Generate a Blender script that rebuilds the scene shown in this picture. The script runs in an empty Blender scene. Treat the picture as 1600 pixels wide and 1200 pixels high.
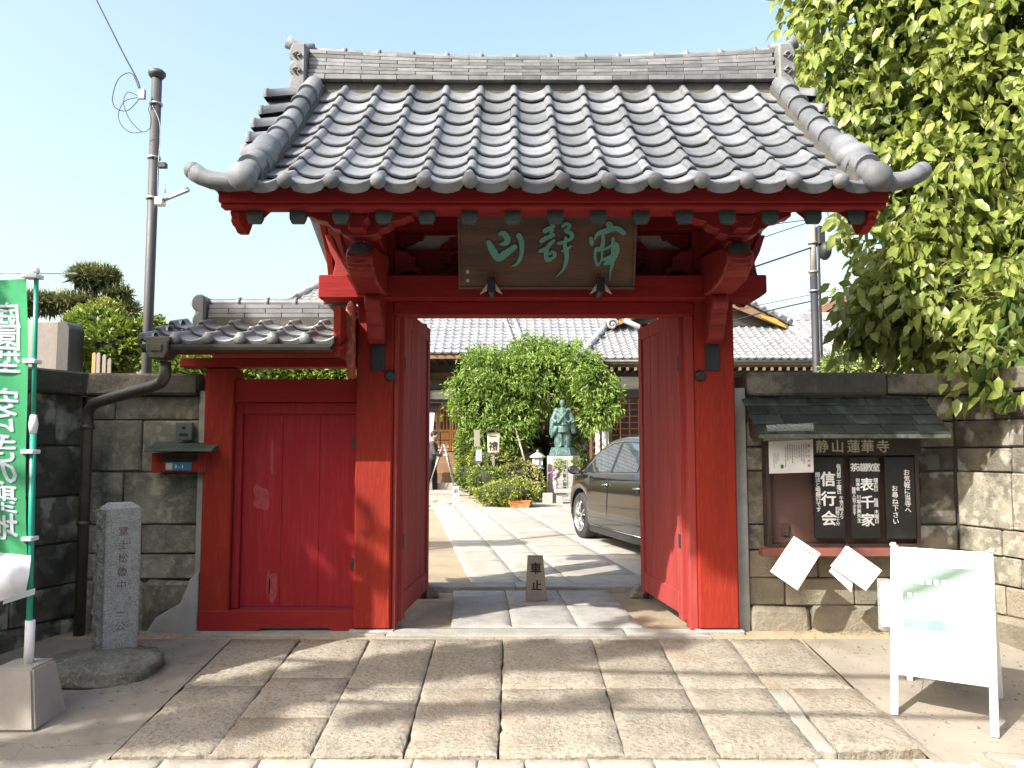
import bpy, bmesh, math, random
import numpy as np
from mathutils import Vector, Matrix, noise
PI = math.pi
R = math.radians
random.seed(7)
rng = np.random.default_rng(11)
SC = bpy.context.scene
COL = SC.collection

# ------------------------------------------------------------------ camera
FPX = 1250.0                      # focal length in pixels of the 1600 px wide photograph
PITCH = R(4.44)
CAMZ = 1.30
cam_d = bpy.data.cameras.new('camera')
cam_d.sensor_width = 36.0
cam_d.lens = FPX / 1600 * 36.0
cam_d.clip_start = 0.05
cam_d.clip_end = 3000
cam = bpy.data.objects.new('camera', cam_d)
COL.objects.link(cam)
cam.location = (0, 0, CAMZ)
cam.rotation_euler = (R(90) + PITCH, 0, 0)
SC.camera = cam

# ------------------------------------------------------------------ sky and sun
SUN = Vector((1.17, 1.0, -1.33)).normalized()        # the way the sunlight travels
SUN_EL = math.asin(-SUN.z)
world = bpy.data.worlds.new('World')
SC.world = world
world.use_nodes = True
wn = world.node_tree
bg = wn.nodes['Background']
sky = wn.nodes.new('ShaderNodeTexSky')
sky.sky_type = 'NISHITA'
sky.sun_disc = False
sky.sun_elevation = SUN_EL
sky.sun_rotation = math.atan2(-SUN.x, -SUN.y)
sky.altitude = 0
sky.air_density = 1.5
sky.dust_density = 5.2
sky.ozone_density = 1.0
wn.links.new(sky.outputs[0], bg.inputs[0])
bg.inputs[1].default_value = 0.15
sun_d = bpy.data.lights.new('sun', 'SUN')
sun_d.energy = 3.9
sun_d.angle = R(0.53)
sun_d.color = (1.0, 0.95, 0.86)
sun = bpy.data.objects.new('sun', sun_d)
COL.objects.link(sun)
sun.rotation_euler = SUN.to_track_quat('-Z', 'Y').to_euler()
SC.view_settings.view_transform = 'Standard'
SC.view_settings.look = 'None'
SC.view_settings.gamma = 1.0
SC.view_settings.exposure = 1.35
SC.view_settings.use_curve_mapping = False
SC.render.engine = 'CYCLES'
SC.cycles.max_bounces = 8
SC.cycles.transparent_max_bounces = 12

# ------------------------------------------------------------------ helpers: points
def ray(px, py):
    e = math.atan((600 - py) / FPX)
    c = Vector((px - 800, FPX, 600 - py))
    ct, st = math.cos(PITCH), math.sin(PITCH)
    return Vector((c.x, c.y * ct - c.z * st, c.y * st + c.z * ct))
def at(px, py, Y):
    """world point seen at a pixel of the photograph, at distance Y down the street axis"""
    r = ray(px, py)
    t = Y / r.y
    return Vector((r.x * t, Y, CAMZ + r.z * t))
def gz(Y):
    """height of the paved surface"""
    if Y >= 5.5: return 0.0
    if Y >= 3.75: return -0.1 * (5.5 - Y)
    return -0.18
def ground(px, py):
    r = ray(px, py)
    for i in range(400):
        Y = 3 + i * 0.08
        if CAMZ + r.z * Y / r.y <= gz(Y):
            break
    lo, hi = Y - 0.08, Y
    for _ in range(20):
        m = (lo + hi) / 2
        if CAMZ + r.z * m / r.y <= gz(m): hi = m
        else: lo = m
    return at(px, py, hi)

# ------------------------------------------------------------------ helpers: meshes
class MB:
    """collects faces; build() links them as one mesh object"""
    def __init__(s): s.v = []; s.f = []; s.sm = []
    def add(s, vs, fs, smooth=False):
        b = len(s.v)
        s.v += [tuple(p) for p in vs]
        for f in fs:
            s.f.append(tuple(b + i for i in f)); s.sm.append(smooth)
        return s
    def box(s, x0, x1, y0, y1, z0, z1):
        if x0 > x1: x0, x1 = x1, x0
        if y0 > y1: y0, y1 = y1, y0
        if z0 > z1: z0, z1 = z1, z0
        v = [(x0,y0,z0),(x1,y0,z0),(x1,y1,z0),(x0,y1,z0),(x0,y0,z1),(x1,y0,z1),(x1,y1,z1),(x0,y1,z1)]
        return s.add(v, [(0,3,2,1),(4,5,6,7),(0,1,5,4),(1,2,6,5),(2,3,7,6),(3,0,4,7)])
    def prism(s, pts, plane, a, b, smooth=False):
        n = len(pts)
        if plane == 'xz': f = lambda p, t: (p[0], t, p[1])
        elif plane == 'yz': f = lambda p, t: (t, p[0], p[1])
        else: f = lambda p, t: (p[0], p[1], t)
        v = [f(p, a) for p in pts] + [f(p, b) for p in pts]
        fs = [tuple(range(n)), tuple(range(2*n-1, n-1, -1))]
        s.add(v, fs)
        s.add(v, [(i, (i+1) % n + 0, (i+1) % n + n, i + n)[::-1] for i in range(n)], smooth)
        return s
    def tube(s, path, r, n=8, cap=True, smooth=True, up=None):
        path = [Vector(p) for p in path]
        rr = r if isinstance(r, (list, tuple)) else [r] * len(path)
        rings = []
        ref = Vector(up) if up else None
        for i, p in enumerate(path):
            d = (path[min(i+1, len(path)-1)] - path[max(i-1, 0)])
            d = d.normalized() if d.length > 1e-9 else Vector((0,0,1))
            if ref is None:
                ref = Vector((0,0,1)) if abs(d.z) < .9 else Vector((1,0,0))
            a = d.cross(ref)
            if a.length < 1e-6: a = d.orthogonal()
            a.normalize(); b = a.cross(d).normalized(); ref = b
            rings.append([p + (a*math.cos(2*PI*k/n) + b*math.sin(2*PI*k/n)) * rr[i] for k in range(n)])
        v = [q for ring in rings for q in ring]
        fs = [(i*n+k, i*n+(k+1)%n, (i+1)*n+(k+1)%n, (i+1)*n+k) for i in range(len(path)-1) for k in range(n)]
        s.add(v, fs, smooth)
        if cap:
            s.add(rings[0], [tuple(range(n))[::-1]]); s.add(rings[-1], [tuple(range(n))])
        return s
    def lathe(s, prof, c=(0,0,0), n=16, axis='z', smooth=True, sx=1, sy=1, cap=True):
        v = []
        for r, z in prof:
            for k in range(n):
                a = 2*PI*k/n
                x, y = r*math.cos(a)*sx, r*math.sin(a)*sy
                if axis == 'z': q = (x, y, z)
                elif axis == 'y': q = (x, z, -y)
                else: q = (z, x, y)
                v.append((q[0]+c[0], q[1]+c[1], q[2]+c[2]))
        m = len(prof)
        fs = [(i*n+k, i*n+(k+1)%n, (i+1)*n+(k+1)%n, (i+1)*n+k) for i in range(m-1) for k in range(n)]
        s.add(v, fs, smooth)
        if not cap: return s
        if prof[0][0] > 1e-5: s.add(v[:n], [tuple(range(n))[::-1]])
        if prof[-1][0] > 1e-5: s.add(v[-n:], [tuple(range(n))])
        return s
    def ball(s, c, r, n=12, m=8, sx=1, sy=1, sz=1):
        prof = [(math.sin(PI*i/m), -math.cos(PI*i/m)) for i in range(m+1)]
        v = []
        for a, z in prof:
            for k in range(n):
                t = 2*PI*k/n
                v.append((c[0]+r*sx*a*math.cos(t), c[1]+r*sy*a*math.sin(t), c[2]+r*sz*z))
        return s.add(v, [(i*n+k, i*n+(k+1)%n, (i+1)*n+(k+1)%n, (i+1)*n+k) for i in range(m) for k in range(n)], True)
    def xf(s, M, i0=0):
        s.v = s.v[:i0] + [tuple(M @ Vector(p)) for p in s.v[i0:]]
        return s
    def mesh(s, name, bevel=0, segs=1, fix=True):
        me = bpy.data.meshes.new(name)
        me.from_pydata(s.v, [], s.f)
        me.polygons.foreach_set('use_smooth', s.sm)
        if bevel or fix:
            bm = bmesh.new(); bm.from_mesh(me)
            bmesh.ops.remove_doubles(bm, verts=bm.verts, dist=1e-5)
            if fix: bmesh.ops.recalc_face_normals(bm, faces=bm.faces)
            if bevel:
                es = [e for e in bm.edges if e.is_manifold and e.calc_face_angle(0) > .5]
                bmesh.ops.bevel(bm, geom=es, offset=bevel, segments=segs, affect='EDGES', clamp_overlap=True)
            bm.to_mesh(me); bm.free()
        me.update()
        return me
    def build(s, name, m, parent=None, bevel=0, fix=True, segs=1, local=False):
        return link(name, s.mesh(name, bevel, segs, fix), m, parent, local)

def link(name, me, m=None, parent=None, local=False):
    if m is not None and not me.materials: me.materials.append(m)
    o = bpy.data.objects.new(name, me)
    COL.objects.link(o)
    if parent is not None:
        o.parent = parent
        if not local: o.location = -wl(parent)
    return o
def wl(o):
    v = Vector(o.location)
    while o.parent: o = o.parent; v += Vector(o.location)
    return v
def tag(o, label, cat, group=None, kind=None):
    if label: o['label'] = label
    if cat: o['category'] = cat
    if group: o['group'] = group
    if kind: o['kind'] = kind
    return o
def thing(name, loc, label, cat, group=None, rz=0):
    o = bpy.data.objects.new(name, None)
    o.empty_display_size = .1
    COL.objects.link(o)
    o.location = loc; o.rotation_euler = (0, 0, rz)
    return tag(o, label, cat, group)
def struct(o): o['kind'] = 'structure'; return o
def stuff(o): o['kind'] = 'stuff'; return o
def kids(o): return [c for c in COL.objects if c.parent == o]
def copy_tree(src, loc, rz=None, label=None, parent=None, ch=None):
    c = src.copy(); COL.objects.link(c); c.parent = parent
    if loc is not None: c.location = loc
    if rz is not None: c.rotation_euler = (c.rotation_euler[0], c.rotation_euler[1], rz)
    if label: c['label'] = label
    for k in (ch if ch is not None else list(src.children)): copy_tree(k, None, parent=c)
    return c

def jitter_box(x0, x1, y0, y1, z0, z1, j=.006, ch=.012):
    """a hewn block: chamfered box with uneven corners"""
    m = MB().box(x0, x1, y0, y1, z0, z1)
    me = bpy.data.meshes.new('block'); me.from_pydata(m.v, [], m.f)
    bm = bmesh.new(); bm.from_mesh(me)
    bmesh.ops.recalc_face_normals(bm, faces=bm.faces)
    bmesh.ops.bevel(bm, geom=list(bm.edges), offset=ch, segments=1, affect='EDGES')
    for v in bm.verts:
        v.co += Vector((random.uniform(-j, j), random.uniform(-j, j), random.uniform(-j, j)))
    bm.to_mesh(me); bm.free()
    return me

def slab_mesh(quad, zf, th=.06, n=13, j=.008, up=.0, bow=.003, j2=None):
    """a paving stone from four ground corners (anticlockwise): wobbly rim, chipped edge, slightly uneven top"""
    q = [Vector(p) for p in quad]
    rim = []
    sd = random.random() * 100
    for e in range(4):
        a, b = q[e], q[(e+1) % 4]
        d = (b - a); nrm = Vector((d.y, -d.x)).normalized()
        for i in range(n):
            t = i / n
            p = a.lerp(b, t)
            w = (noise.noise(Vector((p.x*4 + sd, p.y*4, sd))) * .45 + noise.noise(Vector((p.x*22 + sd, p.y*22, sd))) * .8) * j + max(0, noise.noise(Vector((p.x*9, p.y*9 + sd, sd))) - .3) * j * 2.5 - .3*j
            rim.append(p - nrm * (w + .0015 + j * .25))
    c = sum(q, Vector((0, 0))) / 4
    N = len(rim)
    vs = []
    def lift(p, dz=0):
        return (p.x, p.y, zf(p.y) + up + dz + noise.noise(Vector((p.x*2.3 + sd, p.y*2.3, 3))) * bow)
    vs += [(p.x, p.y, zf(p.y) + up - th) for p in rim]
    vs += [lift(p + (c-p).normalized()*.001, -.006 - random.random()*.003) for p in rim]
    vs += [lift(p + (c-p).normalized()*(.005 + random.random()*.007)) for p in rim]
    vs += [lift(p.lerp(c, .35)) for p in rim]
    vs += [lift(c)]
    fs = []
    for r in range(3):
        for i in range(N):
            k = (i+1) % N
            fs.append((r*N+i, r*N+k, (r+1)*N+k, (r+1)*N+i))
    for i in range(N):
        fs.append((3*N+i, 3*N+(i+1) % N, 4*N))
    me = bpy.data.meshes.new('paving_stone')
    me.from_pydata(vs, [], fs)
    me.polygons.foreach_set('use_smooth', [i >= 2*N for i in range(len(fs))])
    bm = bmesh.new(); bm.from_mesh(me); bmesh.ops.recalc_face_normals(bm, faces=bm.faces)
    # top must face up
    up_f = max(bm.faces, key=lambda f: f.calc_center_median().z)
    if up_f.normal.z < 0: bmesh.ops.reverse_faces(bm, faces=bm.faces)
    bm.to_mesh(me); bm.free()
    return me

# ------------------------------------------------------------------ helpers: text
_tc = {}
def glyph(ch, bold=0.0, ext=0.0, res=2):
    k = (ch, bold, ext, res)
    if k not in _tc:
        c = bpy.data.curves.new('text', 'FONT')
        c.body = ch; c.size = 1; c.offset = bold; c.extrude = ext; c.resolution_u = res
        o = bpy.data.objects.new('text', c)
        me = bpy.data.meshes.new_from_object(o)
        vs = np.array([v.co[:] for v in me.vertices]) if len(me.vertices) else np.zeros((0, 3))
        fs = [tuple(p.vertices) for p in me.polygons]
        if len(vs):
            cx = (vs[:,0].max()+vs[:,0].min())/2
            cy = (vs[:,1].max()+vs[:,1].min())/2
            w = max(vs[:,0].max()-vs[:,0].min(), .01)
            h = max(vs[:,1].max()-vs[:,1].min(), .01)
        else: cx = cy = 0; w = h = 1
        _tc[k] = (vs, fs, cx, cy, w, h)
        bpy.data.objects.remove(o); bpy.data.meshes.remove(me)
    return _tc[k]
def text_mb(mb, s, cx, ytop, size, pitch=None, vertical=True, bold=.02, ext=0.0, sx=1.0, mirror=False):
    """writes characters into mb in the plane (u right, v up, 0)"""
    pitch = pitch or size
    u, v = cx, ytop - pitch / 2
    for ch in s:
        if ch != ' ':
            vs, fs, gx, gy, w, h = glyph(ch, min(bold, 0), ext / size if ext else 0)
            if len(vs):
                cyy = 0.36 if ch not in '一' else .36
                k_ = size*sx*(-1 if mirror else 1)
                for q_, (ox, oy) in enumerate([(0, 0)] if bold <= 0 else [(0, 0), (bold, 0), (-bold, 0), (0, bold*.7), (0, -bold*.7)]):
                    mb.add([((p[0]-gx)*k_+u+ox*size, (p[1]-(gy if vertical else cyy)+oy)*size+v, p[2]*size + q_*.00005) for p in vs], fs)
        if vertical: v -= pitch
        else: u += pitch
    return mb
def place(mb, o, ux, uy, i0=0):
    """maps (u, v, w) to o + u*ux + v*uy + w*n"""
    ux, uy = Vector(ux), Vector(uy)
    n = ux.cross(uy).normalized()
    o = Vector(o)
    mb.v = mb.v[:i0] + [tuple(o + ux*p[0] + uy*p[1] + n*p[2]) for p in mb.v[i0:]]
    return mb

# ------------------------------------------------------------------ helpers: materials
def M(name, c1, c2=None, scale=6, rough=.7, bump=.15, bscale=40, metal=0, rnd=0.0, speck=None, sscale=200, samt=.3,
      stretch=(1,1,1), stain=None, stscale=1.5, stamt=.5, spec=.5, trans=0, obj=False, coat=0, stlo=.5, detail=6, bdist=.01, crack=0):
    m = bpy.data.materials.new(name); m.use_nodes = True
    nt = m.node_tree; N = nt.nodes; L = nt.links
    b = N['Principled BSDF']
    c2 = c2 or tuple(x*.8 for x in c1)
    if obj:
        tc = N.new('ShaderNodeTexCoord'); src = tc.outputs['Object']
    else:
        ge = N.new('ShaderNodeNewGeometry'); src = ge.outputs['Position']
    oi = N.new('ShaderNodeObjectInfo')
    mp = N.new('ShaderNodeMapping'); mp.inputs['Scale'].default_value = stretch
    L.new(src, mp.inputs[0])
    if rnd or obj:
        va = N.new('ShaderNodeVectorMath'); va.operation = 'MULTIPLY_ADD'
        cb = N.new('ShaderNodeCombineXYZ')
        for i in range(3): L.new(oi.outputs['Random'], cb.inputs[i])
        L.new(cb.outputs[0], va.inputs[0]); va.inputs[1].default_value = (17, 31, 23) 
        L.new(mp.outputs[0], va.inputs[2]); vec = va.outputs[0]
    else: vec = mp.outputs[0]
    def nz(sc, det=detail, ro=.6):
        n = N.new('ShaderNodeTexNoise'); n.inputs['Scale'].default_value = sc
        n.inputs['Detail'].default_value = det; n.inputs['Roughness'].default_value = ro
        L.new(vec, n.inputs['Vector']); return n.outputs['Fac']
    def ramp(x, a, bb):
        r = N.new('ShaderNodeMapRange'); r.inputs[1].default_value = a; r.inputs[2].default_value = bb
        r.interpolation_type = 'SMOOTHSTEP'; L.new(x, r.inputs[0]); return r.outputs[0]
    def mix(f, a, bb, t='MIX'):
        x = N.new('ShaderNodeMix'); x.data_type = 'RGBA'; x.blend_type = t
        if isinstance(f, float): x.inputs[0].default_value = f
        else: L.new(f, x.inputs[0])
        for i, q in ((6, a), (7, bb)):
            if isinstance(q, tuple): x.inputs[i].default_value = (*q[:3], 1)
            else: L.new(q, x.inputs[i])
        return x.outputs[2]
    def mul(f, k):
        q = N.new('ShaderNodeMath'); q.operation = 'MULTIPLY'; L.new(f, q.inputs[0]); q.inputs[1].default_value = k; return q.outputs[0]
    col = mix(ramp(nz(scale), .3, .7), c1, c2)
    if speck: col = mix(mul(ramp(nz(sscale, 2, .5), .52, .62), samt), col, speck)
    if stain: col = mix(mul(ramp(nz(stscale, 8, .65), stlo, stlo+.14), stamt), col, stain)
    if crack:
        vo = N.new('ShaderNodeTexVoronoi'); vo.feature = 'DISTANCE_TO_EDGE'; vo.inputs['Scale'].default_value = crack
        wv = N.new('ShaderNodeVectorMath'); wv.operation = 'MULTIPLY_ADD'
        nn_ = N.new('ShaderNodeTexNoise'); nn_.inputs['Scale'].default_value = 3; nn_.inputs['Detail'].default_value = 6; L.new(vec, nn_.inputs['Vector'])
        L.new(nn_.outputs['Color'], wv.inputs[0]); wv.inputs[1].default_value = (.5,.5,.5); L.new(vec, wv.inputs[2]); L.new(wv.outputs[0], vo.inputs['Vector'])
        cm = N.new('ShaderNodeMapRange'); cm.inputs[1].default_value = .0; cm.inputs[2].default_value = .006; cm.inputs[3].default_value = .45; cm.inputs[4].default_value = 0
        L.new(vo.outputs['Distance'], cm.inputs[0]); col = mix(cm.outputs[0], col, (.05,.045,.035))
    if rnd:
        hs = N.new('ShaderNodeHueSaturation')
        mr = N.new('ShaderNodeMapRange'); mr.inputs[3].default_value = 1-rnd; mr.inputs[4].default_value = 1+rnd
        L.new(oi.outputs['Random'], mr.inputs[0]); L.new(mr.outputs[0], hs.inputs['Value'])
        L.new(col, hs.inputs['Color']); col = hs.outputs[0]
    L.new(col, b.inputs['Base Color'])
    rr = N.new('ShaderNodeMapRange'); rr.inputs[3].default_value = max(rough-.08, .02); rr.inputs[4].default_value = min(rough+.1, 1)
    L.new(nz(scale*2.3), rr.inputs[0]); L.new(rr.outputs[0], b.inputs['Roughness'])
    b.inputs['Metallic'].default_value = metal
    b.inputs['Specular IOR Level'].default_value = spec
    if coat: b.inputs['Coat Weight'].default_value = coat; b.inputs['Coat Roughness'].default_value = .03
    if bump:
        bp = N.new('ShaderNodeBump'); bp.inputs['Strength'].default_value = bump; bp.inputs['Distance'].default_value = bdist
        L.new(nz(bscale, 5, .65), bp.inputs['Height']); L.new(bp.outputs[0], b.inputs['Normal'])
    if trans:
        t = N.new('ShaderNodeBsdfTranslucent'); ms = N.new('ShaderNodeMixShader'); ms.inputs[0].default_value = trans
        L.new(col, t.inputs[0]); L.new(b.outputs[0], ms.inputs[1]); L.new(t.outputs[0], ms.inputs[2])
        L.new(ms.outputs[0], N['Material Output'].inputs[0])
    return m

RED = M('red_paint', (.27,.026,.0135), (.21,.020,.012), 4, .72, .45, 45, stretch=(1,1,.10), speck=(.44,.07,.045), sscale=70, samt=.14, stain=(.21,.020,.018), stscale=3.5, stamt=.35, spec=.15)
RED_H = M('red_paint_crossbeam', (.27,.016,.016), (.22,.014,.014), 3, .75, .35, 60, stretch=(.12,1,1), speck=(.38,.06,.04), sscale=25, samt=.12, stain=(.18,.02,.018), stscale=2.2, stamt=.3, spec=.2)
RED_OLD = M('weathered_red_door_paint', (.27,.014,.020), (.22,.012,.017), 4, .7, .3, 50, stretch=(1,1,.07), speck=(.36,.06,.06), sscale=60, samt=.14, stain=(.24,.016,.022), stscale=2.0, stamt=.4, stlo=.52, spec=.2)
RED_PALE = M('faded_red_inner_door', (.34,.052,.046), (.28,.040,.038), 4, .75, .3, 60, stretch=(1,1,.06), speck=(.36,.10,.085), sscale=18, samt=.35, spec=.2)
RED_CARVE = M('red_carving', (.26,.022,.018), (.20,.018,.015), 6, .5, .3, 30, spec=.35)
GREEN_END = M('dark_green_rafter_end', (.022,.042,.037), (.016,.032,.028), 8, .6, .2)
TILE = M('silver_grey_roof_tile', (.175,.185,.20), (.125,.135,.15), 9, .62, .25, 70, rnd=.3, stain=(.09,.095,.095), stscale=5, stamt=.5, stlo=.5, spec=.4, obj=True)
TILE_OLD = M('weathered_roof_tile', (.19,.195,.2), (.13,.135,.14), 9, .55, .2, 60, rnd=.3, stain=(.07,.075,.07), stscale=5, stamt=.45, stlo=.5, spec=.4, obj=True)
TILE_SIDE = M('dark_grey_roof_tile', (.19,.2,.21), (.14,.147,.157), 7, .4, .12, 90, rnd=.2, stain=(.06,.065,.065), stscale=4, stamt=.35, spec=.55, obj=True)
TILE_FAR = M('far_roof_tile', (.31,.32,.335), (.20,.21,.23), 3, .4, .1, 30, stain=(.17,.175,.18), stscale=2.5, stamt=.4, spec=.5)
STONE = M('granite_paving', (.30,.272,.222), (.22,.20,.16), 6, .85, 1.0, 38, rnd=.13, speck=(.14,.12,.09), sscale=42, samt=.62, stain=(.22,.165,.115), stscale=2.0, stamt=.4, bdist=.016)
STONE2 = M('grey_granite_slab', (.36,.355,.33), (.28,.275,.255), 8, .8, .5, 110, rnd=.1, speck=(.13,.13,.12), sscale=170, samt=.6, stain=(.25,.23,.19), stscale=2, stamt=.25)
STONE3 = M('court_paving', (.32,.30,.26), (.255,.24,.21), 5, .85, .5, 70, rnd=.1, speck=(.24,.22,.18), sscale=90, samt=.4, stain=(.3,.26,.2), stscale=1.5, stamt=.3)
CONC = M('concrete_walk', (.28,.25,.205), (.215,.195,.165), 2.5, .9, .35, 90, speck=(.25,.22,.18), sscale=140, samt=.4, stain=(.15,.13,.105), stscale=1.3, stamt=.6, crack=.9)
KERB = M('kerb_stone', (.44,.40,.34), (.35,.32,.27), 6, .85, .5, 60, rnd=.1, speck=(.2,.18,.15), sscale=90, samt=.4)
DIRT = M('bare_earth', (.30,.235,.15), (.23,.18,.12), 3, .95, .6, 50, speck=(.38,.33,.25), sscale=120, samt=.5, stain=(.13,.105,.075), stscale=1.2, stamt=.4)
ASPH = M('asphalt', (.12,.118,.11), (.09,.09,.085), 10, .9, .5, 150)
WALLB = M('old_tuff_block', (.25,.23,.18), (.14,.135,.11), 6, .9, 1.0, 28, rnd=.25, speck=(.36,.34,.28), sscale=18, samt=.5, stain=(.035,.036,.032), stscale=1.6, stamt=.75, stlo=.48, bdist=.015)
WALLD = M('stained_and_shaded_block', (.155,.14,.11), (.09,.083,.066), 5, .9, 1.0, 30, rnd=.25, speck=(.36,.35,.31), sscale=7, samt=.75, stain=(.02,.021,.02), stscale=1.8, stamt=.7, stlo=.45, bdist=.015)  # dark stained blocks; also painted shade on the wall under the big tree
WALLY = M('ochre_tuff_block', (.28,.25,.19), (.19,.17,.13), 4, .92, .9, 40, rnd=.15, speck=(.2,.17,.12), sscale=60, samt=.4, stain=(.13,.115,.085), stscale=1.3, stamt=.5, bdist=.015)
COPING = M('coping_stone', (.21,.18,.14), (.11,.10,.08), 6, .9, .7, 50, rnd=.15, speck=(.3,.28,.22), sscale=50, samt=.3, stain=(.025,.026,.022), stscale=2, stamt=.8, stlo=.42)
MORTAR = M('mortar', (.10,.095,.08), (.07,.068,.06), 8, .95, .5, 60)
CEMENT = M('cement_render', (.34,.345,.33), (.26,.265,.255), 4, .9, .4, 50, stain=(.18,.18,.17), stscale=2.5, stamt=.4)
GRANITE = M('pale_granite', (.40,.395,.38), (.31,.305,.295), 20, .8, .6, 140, speck=(.10,.10,.095), sscale=160, samt=.7)
ROUGHG = M('rough_hewn_granite', (.33,.325,.31), (.20,.2,.19), 14, .9, 1.0, 40, speck=(.08,.08,.075), sscale=130, samt=.6, bdist=.03)
ROCK = M('lichen_rock', (.25,.235,.19), (.15,.145,.115), 7, .92, 1.0, 30, speck=(.4,.38,.3), sscale=50, samt=.4, stain=(.08,.078,.06), stscale=2.5, stamt=.5, bdist=.03)
IRON = M('black_iron', (.035,.038,.04), (.025,.027,.03), 8, .5, .2, 60, metal=.4)
STEEL = M('galvanised_steel', (.42,.42,.43), (.35,.35,.36), 12, .4, .05, metal=.8)
COPPER = M('dark_copper_gutter', (.085,.075,.062), (.06,.055,.048), 5, .45, .15, 30, metal=.5, stain=(.13,.12,.10), stscale=3, stamt=.3)
PATINA = M('verdigris_copper', (.06,.10,.085), (.035,.06,.05), 6, .5, .2, 30, metal=.3)
POLE = M('dark_painted_pole', (.06,.06,.064), (.05,.05,.054), 3, .55, .1, 20, metal=.2)
WHITE = M('white_plastic', (.8,.8,.82), (.74,.74,.76), 5, .5, .05)
WPAINT = M('white_painted_wood', (.84,.84,.84), (.8,.8,.8), 5, .45, .08)
PAPER = M('white_paper', (.86,.86,.86), (.83,.83,.83), 5, .7, .05)
PLASTER = M('white_plaster', (.72,.73,.70), (.66,.67,.64), 1.5, .85, .1, 20)
DWOOD = M('dark_stained_timber', (.045,.036,.028), (.03,.025,.02), 5, .6, .3, 50)
BWOOD = M('brown_timber', (.20,.115,.06), (.15,.085,.045), 4, .6, .3, 60, stretch=(1,1,.1))
OWOOD = M('orange_brown_door_wood', (.50,.25,.085), (.42,.2,.07), 4, .5, .2, 60, stretch=(1,1,.15))
GREYWOOD = M('grey_weathered_wood', (.28,.25,.21), (.2,.18,.15), 4, .8, .4, 60, stretch=(1,1,.08), rnd=.1)
SHINGLE = M('dark_green_board', (.030,.038,.032), (.020,.026,.022), 4, .55, .3, 60, rnd=.3, stretch=(1,.15,1), speck=(.07,.10,.07), sscale=12, samt=.4, spec=.3)
BLACKB = M('black_board', (.018,.019,.018), (.013,.014,.013), 5, .55, .1, 60)
INK = M('black_ink', (.012,.012,.012), (.01,.01,.01), 5, .7, 0)
LETW = M('white_lettering', (.85,.86,.86), (.8,.81,.81), 6, .6, 0)
LETC = M('cream_lettering', (.55,.5,.4), (.48,.43,.34), 6, .6, 0)
BRONZE = M('green_bronze', (.11,.20,.195), (.045,.09,.088), 14, .55, .3, 40, metal=.25, stain=(.035,.07,.065), stscale=9, stamt=.55, stlo=.46)
TEAL = M('turquoise_lettering', (.15,.42,.34), (.13,.37,.30), 10, .6, .1, 60)
GOLD = M('gilt_ornament', (.75,.5,.12), (.6,.38,.08), 8, .35, .3, 40, metal=.7)
BARK = M('bark', (.07,.055,.04), (.045,.037,.028), 8, .9, .9, 25, stretch=(1,1,.3), bdist=.03)
# ================================================================== SETTING: ground
def sheet(name, xs, ys, zf, m, noise_amp=0, kind='structure'):
    vs = [(x, y, zf(y) + (noise.noise(Vector((x*1.3, y*1.3, 5))) * noise_amp)) for y in ys for x in xs]
    n = len(xs)
    fs = [(j*n+i, j*n+i+1, (j+1)*n+i+1, (j+1)*n+i) for j in range(len(ys)-1) for i in range(n-1)]
    mb = MB().add(vs, fs, True)
    o = mb.build(name, m, fix=False)
    o['kind'] = kind
    return o
def base_z(Y):
    if Y < 3.46: return -.26
    if Y < 5.52: return gz(Y) - .055
    return -.002
grd = sheet('ground', [-600, -60, -20, -8] + [x*.5 for x in range(-12, 21)] + [14, 30, 60, 600],
            [-300, -40, 0, 3.4, 3.47, 3.76, 4.2, 4.8, 5.5, 5.54] + [5.9 + .5*i for i in range(36)] + [30, 45, 80, 600], base_z, DIRT, 0)
sheet('road', [-60, 0, 60], [-9, 3.44], lambda y: -.235, ASPH)
walk_l = sheet('walkway', [-9, -6, -4.5, -3.5, -2.7, -2.2, -1.897], [3.47, 3.76, 4.2, 4.7, 5.1, 5.51, 5.9], lambda y: gz(y) - .004, CONC, .004)
walk_r = sheet('walkway', [1.963, 2.4, 2.9, 3.4, 4, 6, 9], [3.47, 3.76, 4.2, 4.7, 5.1, 5.51, 5.9], lambda y: gz(y) - .004, CONC, .004)

pave = bpy.data.objects.new('pavement', None); COL.objects.link(pave); pave['kind'] = 'structure'
def stone(quad, m, up=.0, **k):
    return link('paving_stone', slab_mesh(quad, gz, up=up, **k), m, pave)
XS = [-1.89, -1.43, -.955, -.515, -.06, .54, .985, 1.46, 1.955]
for i in range(8):
    a, b = XS[i], XS[i+1]
    cut = {0: 4.74, 1: 4.32}.get(i, 4.70)
    top = 5.53
    j = lambda: random.uniform(-.008, .008)
    if i == 1:
        stone([(a, 4.86), (b, 4.87), (b-.01, top), (a+.01, top)], STONE, j=.010)
        stone([(a, cut), (b, cut+.01), (b, 4.86), (a, 4.85)], STONE, j=.010, up=j()*.5)
        stone([(a-.01, 3.90), (b, 3.92), (b, cut), (a, cut-.01)], STONE, j=.012)
    elif i == 7:
        stone([(a, cut), (b, cut), (b-.02, top), (a+.01, top)], STONE, j=.008, up=j()*.4)
        stone([(a, 3.97), (a+.09, 3.95), (a+.10, cut-.01), (a, cut)], STONE3, j=.012)
        stone([(a+.10, 3.95), (b+.05, 3.99), (b+.02, cut), (a+.11, cut)], STONE, j=.012)
    else:
        stone([(a, cut+j()), (b, cut+j()), (b, top), (a, top)], STONE, j=.008, up=j()*.4)
        stone([(a+j(), 3.90+j()*2), (b+j(), 3.91+j()*2), (b, cut+j()), (a, cut+j())], STONE, j=.012, up=j()*.4)
x = -2.4
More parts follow.
